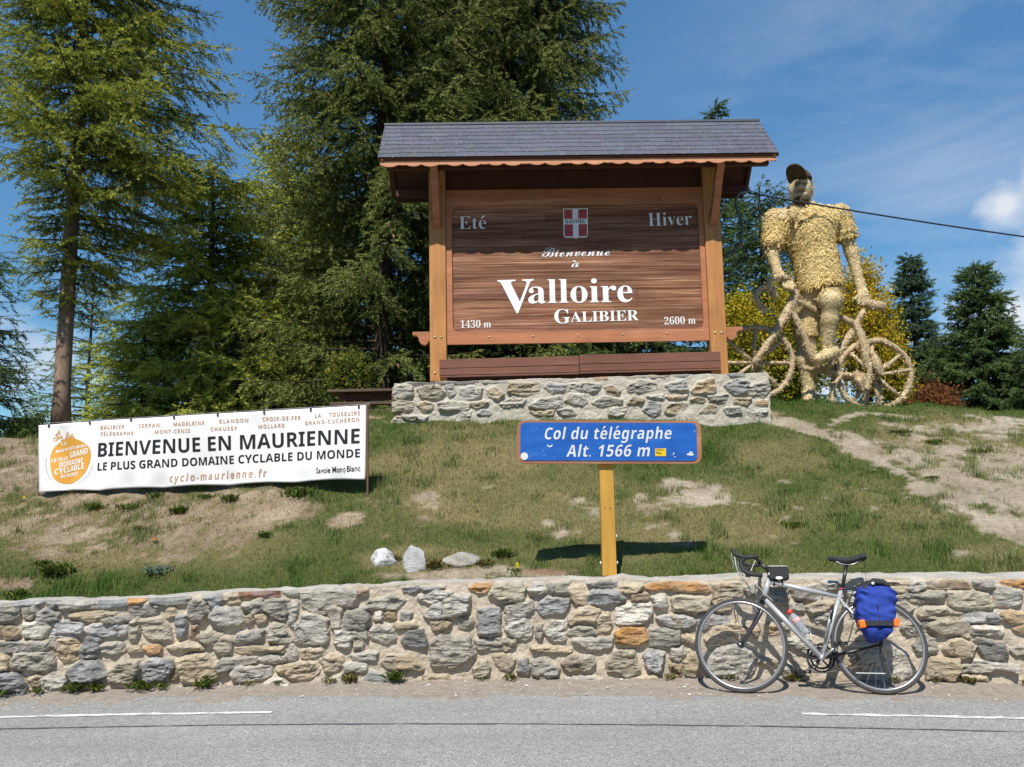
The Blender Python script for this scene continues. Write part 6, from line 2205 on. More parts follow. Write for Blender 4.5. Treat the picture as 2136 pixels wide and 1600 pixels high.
def shirt_sd(p):
    d = sd_cap(p, sp3(415, 425, 0.02), sp3(655, 400, 0.02), m_(84), m_(88), (1, 1.05, 1))
    d = smin(d, sd_ell(p, CHE, (m_(148), m_(128), m_(170))), 0.10)
    d = smin(d, sd_cap(p, CHE, WST, m_(140), m_(128), (1, 1.15, 1)), 0.10)
    d = smin(d, sd_cap(p, WST, HEM + (0, 0, -0.05), m_(128), m_(140), (1, 1.12, 1)), 0.08)
    for s, e, f in (('shl', 'ell', 0.80), ('shr', 'elr', 0.66)):
        q = J[s] * (1 - f) + J[e] * f
        a = sd_cap(p, J[s], q + (q - J[s]) * 0.15, m_(66), m_(60))
        ax = (J[e] - J[s]) / np.linalg.norm(J[e] - J[s])
        a = np.maximum(a, (p - q) @ ax)
        d = smin(d, a, 0.05)
    # the hem is cut on a slope
    e = (hemR - hemL) / np.linalg.norm(hemR - hemL)
    up = np.array((-e[2], 0, e[0]))
    d = np.maximum(d, -((p - hemL) @ up))
    # open collar
    nk = sp3(500, 335, -0.02)
    d = smin(d, sd_cap(p, sp3(440, 350, -0.05), sp3(520, 330, 0.1), m_(36), m_(40)), 0.04)
    d = smin(d, sd_cap(p, sp3(545, 335, -0.03), sp3(560, 350, 0.08), m_(36), m_(36)), 0.04)
    d = np.maximum(d, -sd_cap(p, sp3(495, 300, -0.06), sp3(503, 370, -0.22), m_(58), m_(14)))
    d = np.maximum(d, -sd_cap(p, sp3(503, 360, -0.26), sp3(497, 425, -0.34), m_(24), m_(6)))
    return d


lo = np.array(sp3(230, 860)) - (0.1, 0.62, 0.05)
hi = np.array(sp3(860, 260)) + (0.1, 0.62, 0.05)
straw_part('shirt', shirt_sd, lo, hi, 0.024, 9500, 402, fig, np.array((0.72, 0.51, 0.19)), np.array((0.90, 0.72, 0.35)), (0.05, 0.11), 0.22, 0.3)


def collar_sd(p):
    d = sd_cap(p, sp3(432, 318, -0.12), sp3(500, 418, -0.34), m_(16), m_(8), (1, 1, 1))
    d = np.minimum(d, sd_cap(p, sp3(430, 325, -0.12), sp3(440, 385, -0.33), m_(15), m_(9)))
    d = np.minimum(d, sd_cap(p, sp3(560, 300, -0.10), sp3(512, 415, -0.34), m_(14), m_(7)))
    return np.minimum(d, sd_cap(p, sp3(562, 305, -0.10), sp3(556, 372, -0.32), m_(14), m_(9)))


straw_part('collar', collar_sd, np.array(sp3(400, 440)) - (0.05, 0.5, 0.0), np.array(sp3(600, 270)) + (0.05, 0.15, 0), 0.014, 700, 405, fig, np.array((0.60, 0.46, 0.22)), np.array((0.74, 0.6, 0.33)), (0.04, 0.08), 0.08)


def shorts_sd(p):
    k1 = J['hpl'] * 0.0 + J['knl']
    d = sd_cap(p, J['hpl'] + (0, 0.06, -0.05), k1, m_(78), m_(72))
    d = np.maximum(d, (J['knl'][2] - 0.02) - p[..., 2])
    l2 = sd_cap(p, J['hpr'] + (0, 0.06, -0.04), J['knr'], m_(74), m_(72))
    ax = (J['knr'] - J['hpr']) / np.linalg.norm(J['knr'] - J['hpr'])
    l2 = np.maximum(l2, (p - J['knr'] + ax * 0.03) @ ax)
    d = smin(d, l2, 0.06)
    return smin(d, sd_cap(p, J['hip'] + (0, 0, 0.15), J['hip'] + (0, 0, -0.05), m_(88), m_(86), (1, 1.4, 1)), 0.06)


straw_part('shorts', shorts_sd, np.array(sp3(400, 1130)) - (0, 0.75, 0), np.array(sp3(800, 700)) + (0, 0.6, 0), 0.026, 3200, 403, fig, np.array((0.66, 0.49, 0.21)), np.array((0.84, 0.67, 0.34)), (0.04, 0.08), 0.08)

# the cap: crown set back, its long peak tipped up so that the dark underside shows
cp = J['head']
k = NT('dark_straw_cap')
M_CAP = k.out(k.ramp(k.noise(20, 5), [(0.3, (0.035, 0.024, 0.015)), (0.7, (0.085, 0.06, 0.035))]), 0.85, 0, 0.2)
V, F = surface_nets(lambda p: np.maximum(sd_ell(p, cp + (m_(4), m_(6), m_(20)), (m_(72), m_(80), m_(104))), (cp[2] + m_(48)) - p[..., 2]) + (fbm(p, 30, 2, 411) - 0.5) * 0.012,
                    cp - 0.35 + (0, 0, 0.1), cp + 0.42, 0.014)
capo = MB().add(V, F).build('cap', M_CAP, None, True)
capo.parent = fig
capo.matrix_parent_inverse = fig.matrix_world.inverted()
pk = []
ctr = sp3(462, 112, -0.26)
ex = (sp3(520, 128, -0.24) - sp3(412, 148, -0.24))
ex /= np.linalg.norm(ex)
tipd = sp3(440, 62, -0.52) - sp3(468, 150, -0.22)
Lp = np.linalg.norm(tipd)
tipd /= Lp
up_ = np.cross(ex, tipd)
b0 = sp3(468, 152, -0.22)
outl = []
for u in np.linspace(-1, 1, 17):
    outl.append(b0 + ex * u * m_(60) + up_ * 0.03 * (u * u))
rim_ = []
for t in np.linspace(0, math.pi, 25):
    rim_.append(b0 + ex * math.cos(t) * m_(60) * (1 + 0.03 * math.sin(t)) + tipd * Lp * abs(math.sin(t)) ** 0.62 + up_ * 0.03 * (math.cos(t) ** 2))
rim_ = np.array(rim_)
base_ = np.array([b0 + ex * math.cos(t) * m_(60) + up_ * 0.03 * math.cos(t) ** 2 for t in np.linspace(0, math.pi, 25)])
nl = 6
rows_ = [base_ * (1 - s) + rim_ * s for s in np.linspace(0, 1, nl)]
i = np.arange(nl - 1)[:, None] * 25 + np.arange(24)[None, :]
pko = MB().add(np.concatenate(rows_), np.stack([i, i + 1, i + 26, i + 25], -1).reshape(-1, 4)).build('peak', M_CAP, None, True)
pko.parent = capo
pko.matrix_parent_inverse = fig.matrix_world.inverted() @ fig.matrix_world
s_ = pko.modifiers.new('thick', 'SOLIDIFY')
s_.thickness = 0.03
s_.offset = 0
# dark beard under the chin
bsd = lambda p: smin(sd_ell(p, J['head'] + (-m_(8), -m_(22), -m_(82)), (m_(44), m_(48), m_(26))), sd_cap(p, J['head'] + (-m_(6), -m_(20), -m_(95)), J['head'] + (-m_(2), -m_(4), -m_(130)), m_(30), m_(14)), 0.03)
V, F = surface_nets(bsd, J['head'] - (0.3, 0.35, 0.55), J['head'] + (0.3, 0.2, 0.1), 0.016)
mb = MB().add(V, F, (0.10, 0.07, 0.04))
straw_coat(mb, V, F, 500, 421, (0.03, 0.06), 0.006, np.array((0.08, 0.055, 0.03)), np.array((0.2, 0.15, 0.09)), 0.2, 0.5)
be = mb.build('beard', M_STRAW, None, True)
be.parent = fig
be.matrix_parent_inverse = fig.matrix_world.inverted()
V, F = surface_nets(lambda p: np.maximum(sd_ell(p, J['head'] + (m_(10), m_(14), m_(4)), (m_(68), m_(74), m_(78))), J['head'][1] + 0.0 - p[..., 1]), J['head'] - 0.4, J['head'] + 0.4, 0.02)
mb = MB().add(V, F, hair_c)
straw_coat(mb, V, F, 700, 423, (0.05, 0.10), 0.007, np.array((0.40, 0.34, 0.22)), np.array((0.58, 0.5, 0.36)), 0.45)
ha = mb.build('hair', M_STRAW, None, True)
ha.parent = fig
ha.matrix_parent_inverse = fig.matrix_world.inverted()

# its bicycle of bound straw
sb_ = empty('straw_bicycle', tuple(sp3(620, 1500)), 'giant bicycle of bound straw under the straw man', 'sculpture')
bpy.context.view_layer.update()
ROPE_A, ROPE_B = np.array((0.50, 0.37, 0.22)), np.array((0.74, 0.59, 0.38))
_seed = [500]


def rope(name, pts, r, parent=sb_, k_=5, n=10, dens=900, closed=False):
    _seed[0] += 1
    q = smooth_path(pts, k_) if len(pts) > 2 and not closed else np.asarray(pts, float)
    q = np.asarray(q)
    q = q + (fbm(q, 5, 2, _seed[0])[:, None] - 0.5) * 0.03
    r = r * 0.79 if np.isscalar(r) else [v_ * 0.79 for v_ in r]
    rr = np.asarray(r) if not np.isscalar(r) else r * (1 + 0.25 * (fbm(q, 14, 2, _seed[0] + 7) - 0.5))
    if not np.isscalar(r):
        rr = np.interp(np.linspace(0, 1, len(q)), np.linspace(0, 1, len(r)), r)
    V, F, cf = tube_geo(q, rr, n, closed)
    mb = MB()
    g = fbm(V, 18, 3, _seed[0])[:, None]
    mb.add(V, F, (ROPE_A * (1 - g) + ROPE_B * g) * 0.78)
    for f in cf:
        mb.F.append((np.array([f]), 0))
    ln_ = np.linalg.norm(np.diff(q, axis=0), axis=1).sum()
    straw_coat(mb, V, F, max(20, int(ln_ * np.mean(rr) * 6.28 * dens * 1.6)), _seed[0], (0.03, 0.07), 0.006, ROPE_A, ROPE_B, 0.03)
    o = mb.build(name, M_STRAW, None, True)
    o.parent = parent
    o.matrix_parent_inverse = sb_.matrix_world.inverted()
    return o


def swheel(cx, cy, rx, ry, dy, spokes, r=0.050):
    t = np.linspace(0, 2 * math.pi, 49)[:-1]
    q = np.array([sp3(cx + rx * math.cos(a), cy + ry * math.sin(a), dy) for a in t])
    w = rope('wheel', q, r, closed=True)
    c = sp3(cx, cy, dy)
    for a in spokes:
        s2 = rope('spoke', [c, sp3(cx + rx * 0.93 * math.cos(R(a)), cy + ry * 0.93 * math.sin(R(a)), dy)], 0.034, sb_, dens=500)
        s2.parent = w
        s2.matrix_parent_inverse = Matrix.Identity(4)
    return w


swheel(208, 1248, 228, 212, -0.12, (-88, -40, 0, 47, 92, 140, 180, 222))
swheel(925, 1322, 218, 204, -0.10, (-40, -10, 42, 82, 128, 182, 225, 265))
rope('fork', [sp3(430, 905, -0.16), sp3(330, 1075, -0.24), sp3(205, 1258, -0.24)], [0.085, 0.075, 0.05])
rope('head_tube', [sp3(428, 800, -0.16), sp3(450, 850, -0.16), sp3(425, 915, -0.16)], [0.055, 0.09, 0.09])
rope('top_tube', [sp3(452, 880, -0.16), sp3(520, 905, -0.12), sp3(600, 945, -0.08), sp3(705, 970, -0.08), sp3(820, 1015, -0.08)], 0.058)
rope('down_tube', [sp3(425, 930, -0.16), sp3(495, 1060, -0.16), sp3(545, 1190, -0.14), sp3(610, 1300, -0.1)], 0.062)
rope('seat_tube', [sp3(862, 935, -0.08), sp3(800, 1050, -0.06), sp3(720, 1180, -0.06), sp3(640, 1295, -0.06)], [0.05, 0.07, 0.07, 0.06])
rope('seat_stay', [sp3(810, 1005, -0.10), sp3(860, 1130, -0.14), sp3(890, 1255, -0.14), sp3(925, 1325, -0.14)], [0.06, 0.085, 0.08, 0.06])
rope('chain_stay', [sp3(610, 1290, -0.1), sp3(760, 1330, -0.12), sp3(935, 1335, -0.14)], 0.055)
rope('chain', [sp3(690, 1370, -0.2), sp3(740, 1320, -0.2), sp3(810, 1328, -0.22)], 0.03)
rope('crank', [sp3(590, 1300, -0.2), sp3(500, 1275, -0.26)], 0.045)
rope('crank', [sp3(640, 1275, -0.26), sp3(690, 1240, -0.32)], 0.04)
rope('pedal', [sp3(590, 1240, -0.36), sp3(700, 1222, -0.26)], 0.045)
rope('saddle', [sp3(815, 880, -0.08), sp3(870, 895, -0.08), sp3(925, 905, -0.08), sp3(985, 915, -0.08)], [0.05, 0.075, 0.10, 0.075])
rope('handlebar', [sp3(440, 795, -0.2), sp3(415, 745, -0.24), sp3(350, 735, -0.32), sp3(300, 765, -0.36), sp3(315, 830, -0.36), sp3(340, 862, -0.34)], 0.05)
rope('handlebar', [sp3(330, 800, -0.3), sp3(262, 800, -0.4), sp3(220, 840, -0.46), sp3(240, 900, -0.46), sp3(290, 942, -0.44)], 0.047)
for a, b, r in (((682, 1255), (672, 1492), 0.042), ((905, 1235), (862, 1520), 0.045), ((945, 1340), (950, 1505), 0.05), ((875, 1420), (820, 1510), 0.034)):
    rope('prop_stick', [sp3(*a, -0.02), sp3((a[0] + b[0]) / 2 + 6, (a[1] + b[1]) / 2, -0.05), sp3(*b, -0.08)], r)
rope('gear_mech', [sp3(905, 1180, -0.24), sp3(935, 1250, -0.24), sp3(960, 1310, -0.24)], [0.03, 0.10, 0.075])
rope('gear_mech', [sp3(815, 1300, -0.24), sp3(830, 1350, -0.24), sp3(850, 1395, -0.24)], [0.03, 0.09, 0.05])
rope('gear_mech', [sp3(900, 1245, -0.26), sp3(895, 1330, -0.26), sp3(880, 1400, -0.26)], 0.045)

# ------------------------------------------------------------------ overhead cable and its conduit at the sign
M_CABLE = m_plain('black_cable', (0.02, 0.022, 0.03), 0.6, 0, 0.1)
ca_, cb_, ce_ = P(1560, 402, 11.85), P(2136, 491, 12.7), P(3000, 580, 14.4)
q = []
for t in np.linspace(0, 1, 60):
    a = ca_ * (1 - t) + ce_ * t
    m0 = (cb_[0] - ca_[0]) / (ce_[0] - ca_[0])
    lz = (ca_ * (1 - m0) + ce_ * m0)[2] - cb_[2]
    a[2] -= lz * t * (1 - t) / (m0 * (1 - m0))
    q.append(a)
tag(MB().tube(q, 0.0125, 6).build('overhead_cable', M_CABLE, smooth=True), 'black twisted cable hanging in the sky from the roofed sign', 'cable')
M_COND = m_plain('grey_conduit', (0.085, 0.09, 0.10), 0.5, 0, 0.1)
cz = lambda zx, zy, Y=11.75: P(760 + zx / 2.3875, 230 + zy / 2.3875, Y)
tag(MB().tube(smooth_path([cz(1900, 405, 12.0), cz(1862, 420, 11.8), cz(1850, 470), cz(1878, 560), cz(1880, 620), cz(1855, 690), cz(1795, 725)], 8), 0.020, 8).build('conduit', M_COND, smooth=True), 'grey bent conduit looping down behind the right post of the sign', 'conduit')

# ------------------------------------------------------------------ picnic table, guard rail, loose stones
M_OLDW = m_wood('weathered_table_wood', (0.13, 0.085, 0.06), (0.07, 0.045, 0.033), 'x', 6, 14, 0.75, (0.2, 0.16, 0.13))
M_OLDR = m_wood('reddish_table_wood', (0.17, 0.07, 0.045), (0.10, 0.045, 0.03), 'x', 6, 14, 0.75)
tY = 13.6
tz = float(P(750, 815, tY)[2])
tx0, tx1 = float(P(684, 815, tY)[0]), float(P(684, 815, tY)[0]) + 1.75
tab = empty('picnic_table', (0, 0, 0), 'weathered brown wooden picnic table half hidden behind the bank', 'picnic table')
for k_ in range(4):
    MB().box(((tx0 + tx1) / 2, tY + k_ * 0.17, tz), (tx1 - tx0, 0.155, 0.045)).build('top_plank', M_OLDW, tab, bevel=0.005)
MB().box(((tx0 + tx1) / 2 + 0.05, tY + 0.05, tz - 0.10), (tx1 - tx0 - 0.25, 0.04, 0.10)).build('apron', M_OLDR, tab, bevel=0.004)
zg_ = float(terr(tx0 + 0.9, tY + 0.25)) - 0.05
for x in (tx0 + 0.28, tx1 - 0.28):
    for y0_, y1_ in ((tY - 0.35, tY + 0.2), (tY + 0.85, tY + 0.3)):
        MB().tube([(x, y0_, zg_), (x, y1_, tz - 0.03)], 0.05, 4).build('leg', M_OLDW, tab)
    MB().box((x + 0.06, tY + 0.25, tz - 0.30), (0.05, 1.45, 0.09)).build('bearer', M_OLDW, tab)
for yy in (tY - 0.42, tY + 0.92):
    MB().box(((tx0 + tx1) / 2 + 0.15, yy, tz - 0.26), (tx1 - tx0, 0.22, 0.045)).build('bench_plank', M_OLDW, tab, bevel=0.005)

ry = 12.4
gz0 = float(P(30, 928, ry)[2])
gr = empty('guard_rail', (0, 0, 0), 'low grey wooden rail at the top of the bank behind the banner', 'rail')
M_GREYW2 = m_wood('grey_rail_wood', (0.17, 0.17, 0.18), (0.11, 0.11, 0.115), 'x', 6, 14, 0.8)
MB().box((-9.6, ry, gz0), (6.6, 0.10, 0.085)).build('rail', M_GREYW2, gr, bevel=0.01)
for x in (-12.5, -10.6, -8.7, -6.6):
    zt_ = float(terr(x, ry))
    MB().box((x, ry + 0.09, (zt_ - 0.1 + gz0 + 0.05) / 2), (0.10, 0.08, gz0 + 0.05 - zt_ + 0.1)).build('post', M_GREYW2, gr)

M_ROCK = m_attr('pale_rock', 0.9, 0.25, 12, 0.6, 40, 0.02, 0.15)
for (px, py, w, h, colr, sd, lab) in ((797, 1182, 62, 46, (0.52, 0.52, 0.52), 1, 'white angular rock in the grass, leftmost of three above the wall'),
                                      (866, 1190, 48, 66, (0.47, 0.47, 0.47), 2, 'upright pale grey rock standing between two others above the wall'),
                                      (962, 1178, 82, 30, (0.30, 0.285, 0.25), 3, 'flat grey stone bedded in the soil right of two white rocks')):
    g = on_ground(px, py)
    s_ = g[1] / FPX
    rr = np.array((w * s_ / 2, w * s_ * 0.32, h * s_ / 2))
    c = g + (0, rr[1] * 0.6, rr[2] * 0.30)
    rr[2] *= 1.2
    rgk = np.random.default_rng(600 + sd)
    pln = [(lambda v: v / np.linalg.norm(v))(rgk.normal(size=3)) for _ in range(9)]
    off_ = rgk.uniform(0.72, 0.95, 9)

    def rk_sd(p):
        q = (p - c) / rr
        d = np.linalg.norm(np.abs(q) ** 1.0, axis=-1) * 0.9 - 1
        for n_, o in zip(pln, off_):
            d = np.maximum(d, q @ n_ - o)
        return (d + (fbm(p, 14, 3, 610 + sd) - 0.5) * 0.22) * rr.min()
    V, F = surface_nets(rk_sd, c - rr * 1.5, c + rr * 1.5, max(w, h) * s_ / 34)
    cv = np.array(colr) * (0.55 + 0.8 * fbm(V, 16, 4, 620 + sd)[:, None])
    tag(MB().add(V, F, cv).build('rock', M_ROCK, smooth=False), lab, 'rock')


# ------------------------------------------------------------------ trees
M_NEEDLE = m_leaf('needles', 0.22)
M_LEAF = m_leaf('leaves', 0.35)
M_BARK = m_wood('bark', (0.26, 0.185, 0.135), (0.12, 0.082, 0.06), 'z', 9, 5, 0.9, (0.34, 0.27, 0.22), 0.9)
M_BARKD = m_wood('dark_bark', (0.085, 0.062, 0.046), (0.04, 0.03, 0.022), 'z', 9, 5, 0.9, None, 0.9)
M_CONE = m_plain('cone_scales', (0.30, 0.145, 0.07), 0.7, 0, 0.35, 60, 0.4)


def sprigs(mb, O, D, L, col, rg, nleaf=20, leaf=0.085, wid=0.011, spread=1.15, tuft=False):
    """needle sprays: O origins, D unit axes, L lengths, col per-sprig colours"""
    n = len(O)
    ref = np.where(np.abs(D[:, 2:3]) < 0.9, np.array([[0, 0, 1.0]]), np.array([[1.0, 0, 0]]))
    A = np.cross(D, ref)
    A /= np.linalg.norm(A, axis=1, keepdims=True)
    B = np.cross(D, A)
    V = np.empty((n, nleaf, 3, 3))
    for k_ in range(nleaf):
        t = (k_ + rg.random(n)) / nleaf
        a = rg.random(n) * 2 * math.pi
        side = A * np.cos(a)[:, None] + B * np.sin(a)[:, None]
        last = k_ == nleaf - 1
        sp_ = np.full(n, 0.05) if last else np.full(n, spread) * rg.uniform(0.6, 1.2, n)
        d = D + side * sp_[:, None]
        d /= np.linalg.norm(d, axis=1, keepdims=True)
        base = O + D * (L * t * 0.95)[:, None]
        ll = leaf * 0.72 * rg.uniform(0.7, 1.25, n) * (1.25 - 0.5 * t)
        w = np.cross(d, rg.normal(size=(n, 3)))
        w /= np.maximum(np.linalg.norm(w, axis=1, keepdims=True), 1e-6)
        w *= (wid * 0.82 * rg.uniform(0.7, 1.3, n))[:, None]
        V[:, k_, 0] = base - w
        V[:, k_, 1] = base + w
        V[:, k_, 2] = base + d * ll[:, None]
    C = np.repeat(col[:, None, :], nleaf, 1) * rg.uniform(0.75, 1.25, (n, nleaf, 1))
    mb.add(V.reshape(-1, 3), np.arange(n * nleaf * 3).reshape(-1, 3), np.repeat(C.reshape(-1, 3), 3, 0))


def conifer(label, x, y, H, zc0, prof, seed, kind='spruce', cat='tree', zb=None, r0=0.16, gap=0.42, nb=6, cols=None, zmin=-99, zmax=99, group=None,
            azf=None, dens=1.0, cones=0, leaf=0.085, wid=0.011, bark=None, name=None, skew=0.0, droop=0.30, hang=0.5, rise=0.08):
    """prof(t): branch length, t = 0 at the crown's foot .. 1 at the tip"""
    rg = np.random.default_rng(seed)
    zb = float(terr(x, y)) - 0.15 if zb is None else zb
    t_ = empty(name or (kind + '_tree'), (x, y, zb), label, cat, group)
    cols = cols or [(0.028, 0.055, 0.016), (0.05, 0.085, 0.022), (0.075, 0.11, 0.03)]
    cols = np.array(cols) * 1.75
    nb += 1
    # trunk
    zs = np.linspace(0, H, 26)
    tp_ = np.stack([0.10 * (fbm(np.c_[zs, zs * 0], 0.35, 2, seed) - 0.5) * zs / 3, 0.10 * (fbm(np.c_[zs, zs * 0], 0.35, 2, seed + 1) - 0.5) * zs / 3, zs], -1)
    tr_ = r0 * (1 - zs / H) ** 0.8 + 0.012
    tr_[0] *= 1.25
    MB().tube(tp_, tr_, 12).build('trunk', bark or M_BARKD, t_, True)
    lim, cr_ = MB(), MB()
    Os, Ds, Ls, Cs = [], [], [], []
    z = zc0
    cone_at = []
    while z < H - 0.25:
        t = (z - zc0) / (H - zc0)
        if zmin - 1.5 < z + zb < zmax + 1.5:
            a0 = rg.random() * 6.28
            for b in range(nb):
                az = a0 + 2 * math.pi * b / nb + rg.uniform(-0.35, 0.35)
                L = prof(t) * rg.uniform(0.72, 1.12)
                if azf is not None:
                    L *= azf(az, z + zb)
                if L < 0.15:
                    continue
                zz = z + rg.uniform(-0.5, 0.5) * gap
                dh = np.array([math.cos(az), math.sin(az), 0])
                s = np.linspace(0, 1, 9)
                dr = droop * rg.uniform(0.7, 1.3) * (1.0 - 0.7 * t)
                up = rise + 0.55 * max(0, t - 0.55)
                bp = np.array([np.interp(zz, zs, tp_[:, 0]), np.interp(zz, zs, tp_[:, 1]), zz]) + dh * (s * L)[:, None]
                bp[:, 2] += L * (up * s - dr * s ** 1.6 + 0.42 * dr * s ** 4)
                side = np.array([-dh[1], dh[0], 0])
                bp += side * (L * rg.uniform(-0.08, 0.08) * s ** 2)[:, None]
                lim.tube(bp, np.linspace(0.010 + 0.011 * L, 0.005, 9), 5, caps=False)
                nbl = max(3, int(L / (0.125 / dens)))
                for q_ in range(nbl):
                    u = 0.14 + 0.86 * (q_ + rg.random()) / nbl
                    o = np.array([np.interp(u, s, bp[:, c_]) for c_ in range(3)])
                    for sg_ in (-1, 1):
                        if rg.random() < 0.12:
                            continue
                        bl_ = (0.14 + 0.36 * L * (1 - u) ** 0.8 * (0.4 + u)) * rg.uniform(0.6, 1.25)
                        bl_ = min(bl_, 1.1)
                        d = dh * rg.uniform(0.45, 0.9) + side * sg_ * rg.uniform(0.5, 1.0)
                        d[2] -= hang * rg.uniform(0.2, 1.2)
                        d /= np.linalg.norm(d)
                        ns_ = max(1, int(bl_ / 0.14))
                        f = (np.arange(ns_) + rg.random(ns_) * 0.6) / ns_
                        oo = o + d * (f * bl_)[:, None]
                        oo[:, 2] -= hang * 0.35 * bl_ * f ** 2
                        dd = d + rg.normal(size=(ns_, 3)) * 0.28
                        dd[:, 2] -= hang * 0.5 * f
                        dd /= np.linalg.norm(dd, axis=1, keepdims=True)
                        Os.append(oo)
                        Ds.append(dd)
                        Ls.append(rg.uniform(0.16, 0.32, ns_))
                        g = rg.random((ns_, 1))
                        age = np.clip(0.25 + 0.75 * u + rg.normal(0, 0.2), 0, 1)     # fresh growth towards the tips
                        ci = age * (len(cols) - 1)
                        lo_, hi_ = int(ci), min(int(ci) + 1, len(cols) - 1)
                        cc_ = cols[lo_] * (1 - ci + lo_) + cols[hi_] * (ci - lo_)
                        Cs.append(np.repeat(cc_[None], ns_, 0) * (0.75 + 0.5 * g))
                # tip
                Os.append(bp[-1:])
                dd = bp[-1] - bp[-2]
                Ds.append((dd / np.linalg.norm(dd))[None])
                Ls.append(np.array([0.26]))
                Cs.append(cols[-1:])
                if cones and rg.random() < 0.5:
                    cone_at.append(bp[rg.integers(5, 9)] + rg.uniform(-0.06, 0.06, 3) - (0, 0, 0.10))
        z += gap * rg.uniform(0.75, 1.25) * (1 - 0.45 * t)
    Os, Ds, Ls, Cs = (np.concatenate(v) for v in (Os, Ds, Ls, Cs))
    sprigs(cr_, Os, Ds, Ls, Cs, rg, leaf=leaf, wid=wid)
    lim.build('limbs', M_BARKD, t_, True)
    cr_.build('crown', M_NEEDLE, t_)
    if cones and cone_at:
        cone_at = np.array(cone_at) + (x, y, zb)
        px, py = project(cone_at)
        ok = (px > -40) & (px < 2180) & (py > -40) & (py < 900) & (cone_at[:, 1] < y + 0.4)
        cone_at = cone_at[ok][:cones] - (x, y, zb)
        me = None
        for c_ in cone_at:
            if me is None:
                o = lathe(MB(), [(0.0, 0.0), (0.022, -0.015), (0.032, -0.05), (0.030, -0.09), (0.018, -0.135), (0.0, -0.15)], 8).build('cone', M_CONE, t_, True)
                me = o
            else:
                o = me.copy()
                COL.objects.link(o)
                o.parent = t_
            o.location = tuple(c_)
            o.scale = [rg.uniform(0.6, 0.95)] * 3
            o.rotation_euler = (rg.uniform(-0.3, 0.3), rg.uniform(-0.3, 0.3), 0)
    return t_


def at_px(px, Y, row=900):
    return float(P(px, row, Y)[0])


def z_px(py, Y, px=1068):
    return float(P(px, py, Y)[2])


LARCH = [(0.042, 0.060, 0.014), (0.105, 0.125, 0.022), (0.190, 0.200, 0.038)]
LARCH2 = [(0.062, 0.092, 0.020), (0.165, 0.195, 0.036), (0.28, 0.30, 0.062)]
SPRUCE = [(0.026, 0.044, 0.014), (0.066, 0.088, 0.024), (0.130, 0.142, 0.044)]
DARK = [(0.016, 0.032, 0.012), (0.034, 0.058, 0.020), (0.065, 0.095, 0.032)]
BLUEP = [(0.020, 0.040, 0.022), (0.036, 0.062, 0.034), (0.06, 0.088, 0.046)]

# tall larch at the left, bare below, long limbs to the right
Y = 15.0
zg = z_px(900, Y, 130)
zlow = z_px(640, Y, 130)
_lr = np.array([-200, 0, 100, 200, 265, 330, 400, 450, 520, 560, 610, 660], float)
_lR = np.array([220, 265, 285, 300, 440, 400, 290, 240, 190, 150, 90, 40], float) * Y / FPX
_lL = np.array([170, 190, 200, 170, 150, 85, 70, 75, 85, 100, 60, 30], float) * Y / FPX
_lz = np.array([z_px(r_, Y, 133) for r_ in _lr])


def larch_reach(a, z):
    rr_, ll_ = np.interp(-z, -_lz, _lR), np.interp(-z, -_lz, _lL)
    c = math.cos(a)
    side = rr_ if c > 0 else ll_
    return side * abs(c) + (0.5 * rr_ + 0.5 * ll_) * (1 - abs(c))


conifer('tall larch with a bare lower trunk rising behind the left end of the banner', at_px(133, Y, 760), Y, 17.5, zlow - zg + 0.1,
        lambda t: 1.0, 11, 'larch', zb=zg, r0=0.135, gap=0.37, nb=7, cols=LARCH, zmax=z_px(-120, Y, 130), azf=larch_reach, bark=M_BARK, leaf=0.10, dens=1.25, droop=0.34, hang=0.55)
# middle larches
Y = 19.0
conifer('bushy pale green larch between the tall larch and the big spruce', at_px(430, Y, 760), Y, z_px(330, Y, 430) - 2.4, 0.2, lambda t: 2.75 * (1 - t) ** 0.55 + 0.25, 12, 'larch', zb=2.3, r0=0.13, cols=LARCH2, gap=0.38, nb=7, dens=1.15, leaf=0.10, wid=0.013)
Y = 20.5
conifer('slender larch whose tip shows between the tall larch and the big spruce', at_px(600, Y, 760), Y, z_px(265, Y, 600) - 2.4, 0.3, lambda t: 2.2 * (1 - t) ** 0.6 + 0.2, 13, 'larch', zb=2.3, r0=0.14, cols=LARCH2, gap=0.38, nb=7, dens=1.15, leaf=0.10, wid=0.013)
Y = 17.5
conifer('low bushy larch sapling behind the middle of the banner', at_px(500, Y, 800), Y, z_px(590, Y, 500) - 2.3, 0.1, lambda t: 1.9 * (1 - t) ** 0.5 + 0.2, 14, 'larch', zb=2.2, r0=0.07, cols=LARCH2, gap=0.32, nb=8, dens=1.2, leaf=0.09)
Y = 18.0
conifer('low larch right of the thin young larch, above the left part of the banner', at_px(300, Y, 800), Y, z_px(640, Y, 300) - 2.2, 0.1, lambda t: 1.3 * (1 - t) ** 0.6 + 0.15, 15, 'larch', zb=2.1, r0=0.07, cols=LARCH2, gap=0.32, nb=8)
Y = 23.0
conifer('thin open young larch right of the tall larch trunk', at_px(186, Y, 760), Y, z_px(575, Y, 186) - 1.6, 0.4, lambda t: 1.75 * (1 - t) ** 0.55 + 0.1, 16, 'larch', zb=1.5, r0=0.07, cols=[(0.05, 0.085, 0.03), (0.09, 0.13, 0.045), (0.12, 0.165, 0.055)], gap=0.42, nb=5, dens=0.75, droop=0.05, hang=0.25, rise=0.12)
Y = 14.0
conifer('dark spruce cut off by the left edge of the view', at_px(-75, Y, 760), Y, z_px(490, Y, -75) - 1.9, 0.2, lambda t: 1.15 * (1 - t) ** 0.5 + 0.15, 17, 'spruce', zb=1.8, r0=0.11, cols=DARK, gap=0.34, nb=7)
